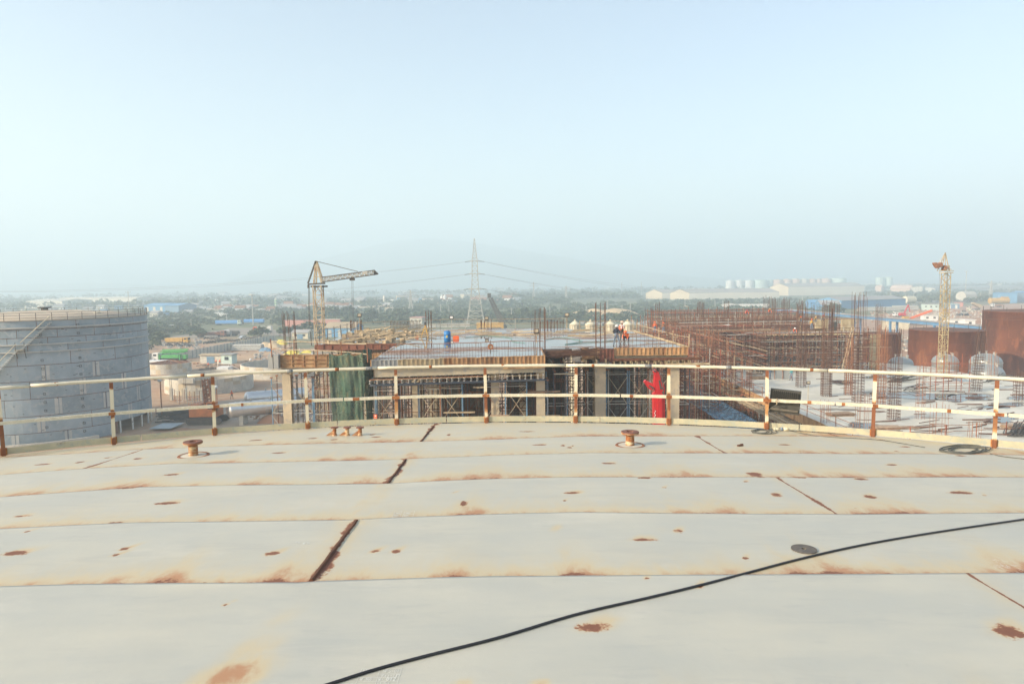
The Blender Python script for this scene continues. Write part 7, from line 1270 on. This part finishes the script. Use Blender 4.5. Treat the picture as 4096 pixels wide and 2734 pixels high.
for v, mm in zip(belts, ('leaf', 'leaf2')): solo(v, 'scrubland', M[mm], 'broad belts of green scrub and low trees across the plain', 'scrub', kind='stuff')
# ------------------------------------------------------------------ birds
def bird(X, Y, D, span, rz, ro, lab):
    c = P(X, Y, D); s_ = span / 2; T = Matrix.Rotation(rz, 3, 'Z') @ Matrix.Rotation(ro, 3, 'Y'); mb = MB(); w = [(-.18, 0, 0), (0, .03, .0), (.14, 0, 0)]
    mb.lathe([(0, -.26), (.05, -.16), (.075, 0), (.05, .14), (.035, .2), (.03, .25), (0, .3)], 8, c, M=T @ Matrix.Rotation(math.pi / 2, 3, 'X'))
    for sg in (-1, 1): mb.add([c + T @ Vector(v) for v in ((.03 * sg, -.12, .03), (.03 * sg, .12, .03), (sg * s_ * .55, .14, .17), (sg * s_, -.02, .06), (sg * s_ * .5, -.14, .15), (.03 * sg, 0, .05), (sg * s_ * .55, 0, .19))], [(0, 1, 2, 6, 5), (0, 5, 6, 4), (6, 2, 3), (6, 3, 4), (0, 4, 3, 2, 1)])
    mb.add([c + T @ Vector(v) for v in ((-.05, .22, 0), (.05, .22, 0), (.1, .42, 0), (-.1, .42, 0), (0, .22, .02), (0, .42, .02))], [(0, 1, 4), (0, 4, 5, 3), (4, 1, 2, 5), (3, 2, 1, 0)]); solo(mb, 'bird', M['black'], lab, 'bird', loc=tuple(c))
bird(640, 1291, 150, .9, .1, .1, 'dark bird gliding just right of the grey tank rim'); bird(660, 1325, 150, .9, .4, -.2, 'dark bird below the gliding one with wings half raised'); bird(851, 1316, 150, 1.1, 1.2, .4, 'larger dark bird banking over the trucks')
# ------------------------------------------------------------------ people
def person(X, Y, z, lab, rz=0, pose='stand', top='hivis', legs='jeans', helmet='yellow', vest=None, hgt=1.7, D=None, skirt=False):
    c = P(X, Y, D) if D else G(X, Y, z); c.z = z; o = thing('person', lab, 'person', c); o.rotation_euler = (0, 0, 0); s_ = hgt / 1.72; T = Matrix.Rotation(rz, 3, 'Z')
    if pose in ('stand', 'arms', 'walk'):
        sp = .13 if pose == 'stand' else .26
        J = dict(pel=(0, 0, .95), ch=(0, .0, 1.3), nk=(0, 0, 1.48), hd=(0, -.02, 1.6), hl=(-.1, 0, .9), hr=(.1, 0, .9), kl=(-.5 * sp - .06, -.05, .5), kr=(.5 * sp + .06, -.02, .5), fl=(-sp, .02, .08), fr=(sp, 0, .08), tl=(-sp, -.16, .04), tr=(sp, -.17, .04), sl=(-.19, 0, 1.4), sr=(.19, 0, 1.4))
        if pose == 'arms': J.update(el=(-.27, -.06, 1.14), wl=(-.02, -.24, 1.16), ml=(.1, -.25, 1.18), er=(.27, -.06, 1.12), wr=(.02, -.27, 1.1), mr=(-.1, -.25, 1.14))
        elif pose == 'walk': J.update(el=(-.28, .05, 1.12), wl=(-.3, -.14, .95), ml=(-.3, -.2, .9), er=(.28, -.1, 1.15), wr=(.3, -.35, 1.2), mr=(.3, -.42, 1.24))
        else: J.update(el=(-.27, .02, 1.13), wl=(-.2, -.16, .95), ml=(-.1, -.22, .93), er=(.27, .02, 1.13), wr=(.2, -.16, .95), mr=(.1, -.22, .93))
    else:   # crouch
        J = dict(pel=(0, .15, .38), ch=(0, -.15, .66), nk=(0, -.3, .8), hd=(0, -.42, .84), hl=(-.12, .12, .36), hr=(.12, .12, .36), kl=(-.2, -.3, .5), kr=(.2, -.3, .5), fl=(-.16, -.02, .08), fr=(.16, -.02, .08), tl=(-.16, -.2, .04), tr=(.16, -.2, .04), sl=(-.18, -.22, .74), sr=(.18, -.22, .74), el=(-.26, -.42, .5), wl=(-.14, -.55, .26), ml=(-.1, -.6, .18), er=(.26, -.42, .5), wr=(.14, -.55, .26), mr=(.1, -.6, .18))
    E_ = [('pel', 'ch'), ('ch', 'nk'), ('nk', 'hd'), ('pel', 'hl'), ('pel', 'hr'), ('hl', 'kl'), ('hr', 'kr'), ('kl', 'fl'), ('kr', 'fr'), ('fl', 'tl'), ('fr', 'tr'), ('ch', 'sl'), ('ch', 'sr'), ('sl', 'el'), ('sr', 'er'), ('el', 'wl'), ('er', 'wr'), ('wl', 'ml'), ('wr', 'mr')]
    RR = dict(pel=.13, ch=.14, nk=.06, hd=.1, hl=.09, hr=.09, kl=.065, kr=.065, fl=.045, fr=.045, tl=.04, tr=.04, sl=.065, sr=.065, el=.045, er=.045, wl=.03, wr=.03, ml=.032, mr=.032)
    ks = list(J); me = bpy.data.meshes.new('body'); me.from_pydata([T @ (Vector(J[k]) * s_) for k in ks], [(ks.index(a), ks.index(b_)) for a, b_ in E_], []); ob = bpy.data.objects.new('body', me); C.objects.link(ob)
    sm = ob.modifiers.new('s', 'SKIN'); sm.use_smooth_shade = True
    for i, k in enumerate(ks): sv = me.skin_vertices[0].data[i]; sv.radius = (RR[k] * s_ * (1.15 if k in ('pel', 'ch') else 1), RR[k] * s_ * (.8 if k in ('ch',) else 1)); sv.use_root = k == 'pel'
    ob.modifiers.new('b', 'SUBSURF').levels = 1; PEND.append((ob, o, J, T, s_, top, legs, helmet, vest, skirt, c))
PEND = []
person(2466, 1393, DZ, 'person in a white helmet and dark jacket with arms folded at the near deck edge', rz=2.6, pose='arms', top='navy', legs='jeans', helmet='cleanwhite', D=51.9)
person(2488, 1366, DZ, 'person in an orange vest and pink helmet standing behind the one with folded arms', rz=.3, top='hivis', legs='darkcloth', helmet='peach', vest='cleanwhite')
person(2508, 1368, DZ, 'person in orange crouching and working on the deck', rz=-.5, pose='crouch', top='hivis', legs='navy', helmet='hivis')
person(3165, 1521, PZ, 'person in a teal shirt striding on the podium slab', rz=-1.2, pose='walk', top='teal', legs='jeans', helmet='skin'); person(3079, 1516, PZ, 'person in grey standing left of the column form on the podium', rz=.6, top='jeans', legs='jeans', helmet='dark')
for X, Y, D, top, hel, lab, ps in [(3258, 1292, 106, 'khaki', 'yellow', 'person in khaki on the form at the scaffold top, left one', 'crouch'), (3288, 1284, 107, 'khaki', 'red', 'person in a red helmet on the form at the scaffold top', 'crouch'), (3246, 1320, 104.5, 'yellow', 'hivis', 'person in a yellow shirt below the two on the form', 'stand'), (3076, 1256, 116, 'hivis', 'yellow', 'person in orange high on the scaffold block', 'crouch'), (2985, 1262, 118, 'hivis', 'red', 'person in orange on the scaffold left of the tall bars', 'crouch'), (2619, 1335, 95, 'hivis', 'hivis', 'person in orange at the left end of the scaffold block', 'stand'), (2653, 1338, 95, 'rustl', 'hivis', 'person with an orange helmet right of the other at the scaffold end', 'stand'), (3198, 1290, 105, 'khaki', 'hivis', 'person with an orange helmet behind the timber walkway', 'crouch'), (3175, 1335, 104, 'hivis', 'cleanwhite', 'person in orange bending on the timber walkway', 'crouch')]: person(X, Y, P(X, Y, D).z, lab, pose=ps, top=top, helmet=hel, D=D)
for X, Y, lab, top in [(928, 1596, 'person in an orange vest walking before the big basin', 'hivis'), (834, 1474, 'person in orange working left of the container', 'hivis'), (865, 1460, 'person in orange before the blue door of the shack', 'hivis'), (880, 1461, 'person in orange beside the container', 'hivis'), (3922, 1262, 'person in a yellow vest on the red ground at the right', 'hivisy'), (946, 1338, 'person in dark clothes right of the white cab truck', 'navy'), (959, 1340, 'second person in dark clothes on the yard road', 'navy'), (1042, 1440, 'person in dark clothes sitting on the scrap heap', 'navy'), (676, 1358, 'person standing in the bushes behind the orange tipper', 'navy'), (1172, 1358, 'person before the guard house', 'jeans')]: person(X, Y, 0, lab, pose='walk' if 'walk' in lab else 'stand', top=top, legs='darkcloth', helmet='hivis' if top != 'navy' else 'dark')
dg = bpy.context.evaluated_depsgraph_get()
for ob, o, J, T, s_, top, legs, helmet, vest, skirt, c in PEND:
    me = bpy.data.meshes.new_from_object(ob.evaluated_get(dg)); me.name = 'body'; C.objects.unlink(ob); bpy.data.objects.remove(ob); nb = bpy.data.objects.new('body', me); _reg(nb, o); ORG[nb.name] = c
    me.materials.clear(); [me.materials.append(M[k]) for k in (top, legs, 'skin', 'dark')]; Ti = T.transposed()
    pel = Vector(J['pel']) * s_; hd = Vector(J['hd']) * s_; hands = [Vector(J[k]) * s_ for k in ('wl', 'wr', 'ml', 'mr')]; feet = [Vector(J[k]) * s_ for k in ('fl', 'fr', 'tl', 'tr')]; knees = [Vector(J[k]) * s_ for k in ('kl', 'kr', 'hl', 'hr', 'fl', 'fr')]; tops = [Vector(J[k]) * s_ for k in ('ch', 'sl', 'sr', 'el', 'er')]
    for p in me.polygons:
        p.use_smooth = True; v = Ti @ p.center
        if (v - hd).length < .14 * s_ and v.z > J['nk'][2] * s_: i = 2
        elif min((v - h).length for h in hands) < .07 * s_: i = 2
        elif min((v - h).length for h in feet) < .09 * s_: i = 3
        else:
            dt = min((v - h).length for h in tops); dk = min([(v - h).length for h in knees] + [(v - pel - Vector((0, 0, -.04))).length]); i = 0 if dt < dk else 1
        p.material_index = i
    h0 = c + T @ (hd + Vector((0, 0, .03 * s_))); mb = MB(); mb.lathe([(.17, -.01), (.135, .0), (.13, .05), (.1, .11), (.05, .135), (0, .14)], 14, h0); mb.build('helmet', M[helmet], o, smooth=True)
    f_ = c + T @ (hd + Vector((0, -.1 * s_, -.02))); mb = MB(); mb.box(f_, (.025, .03, .04)); mb.build('nose', M['skin'], o)
    if vest:
        mb = MB(); q = Vector(J['ch']) * s_; mb.box(c + T @ (q + Vector((0, 0, .08))), (.38 * s_, .32 * s_, .1), M=T); mb.box(c + T @ (q + Vector((-.1, -.02, 0))), (.07, .31 * s_, .3), M=T); mb.box(c + T @ (q + Vector((.1, -.02, 0))), (.07, .31 * s_, .3), M=T); mb.build('vest_bands', M[vest], o)
for ob in bpy.data.objects:
    if '_u' in ob: del ob['_u']
for k, o in list(PROTO.items()):     # drop samples that were never placed
    if 'label' not in o: 
        def kill(x):
            for ch in list(KIDS[x.name]): kill(ch)
            bpy.data.objects.remove(x)
        kill(o)
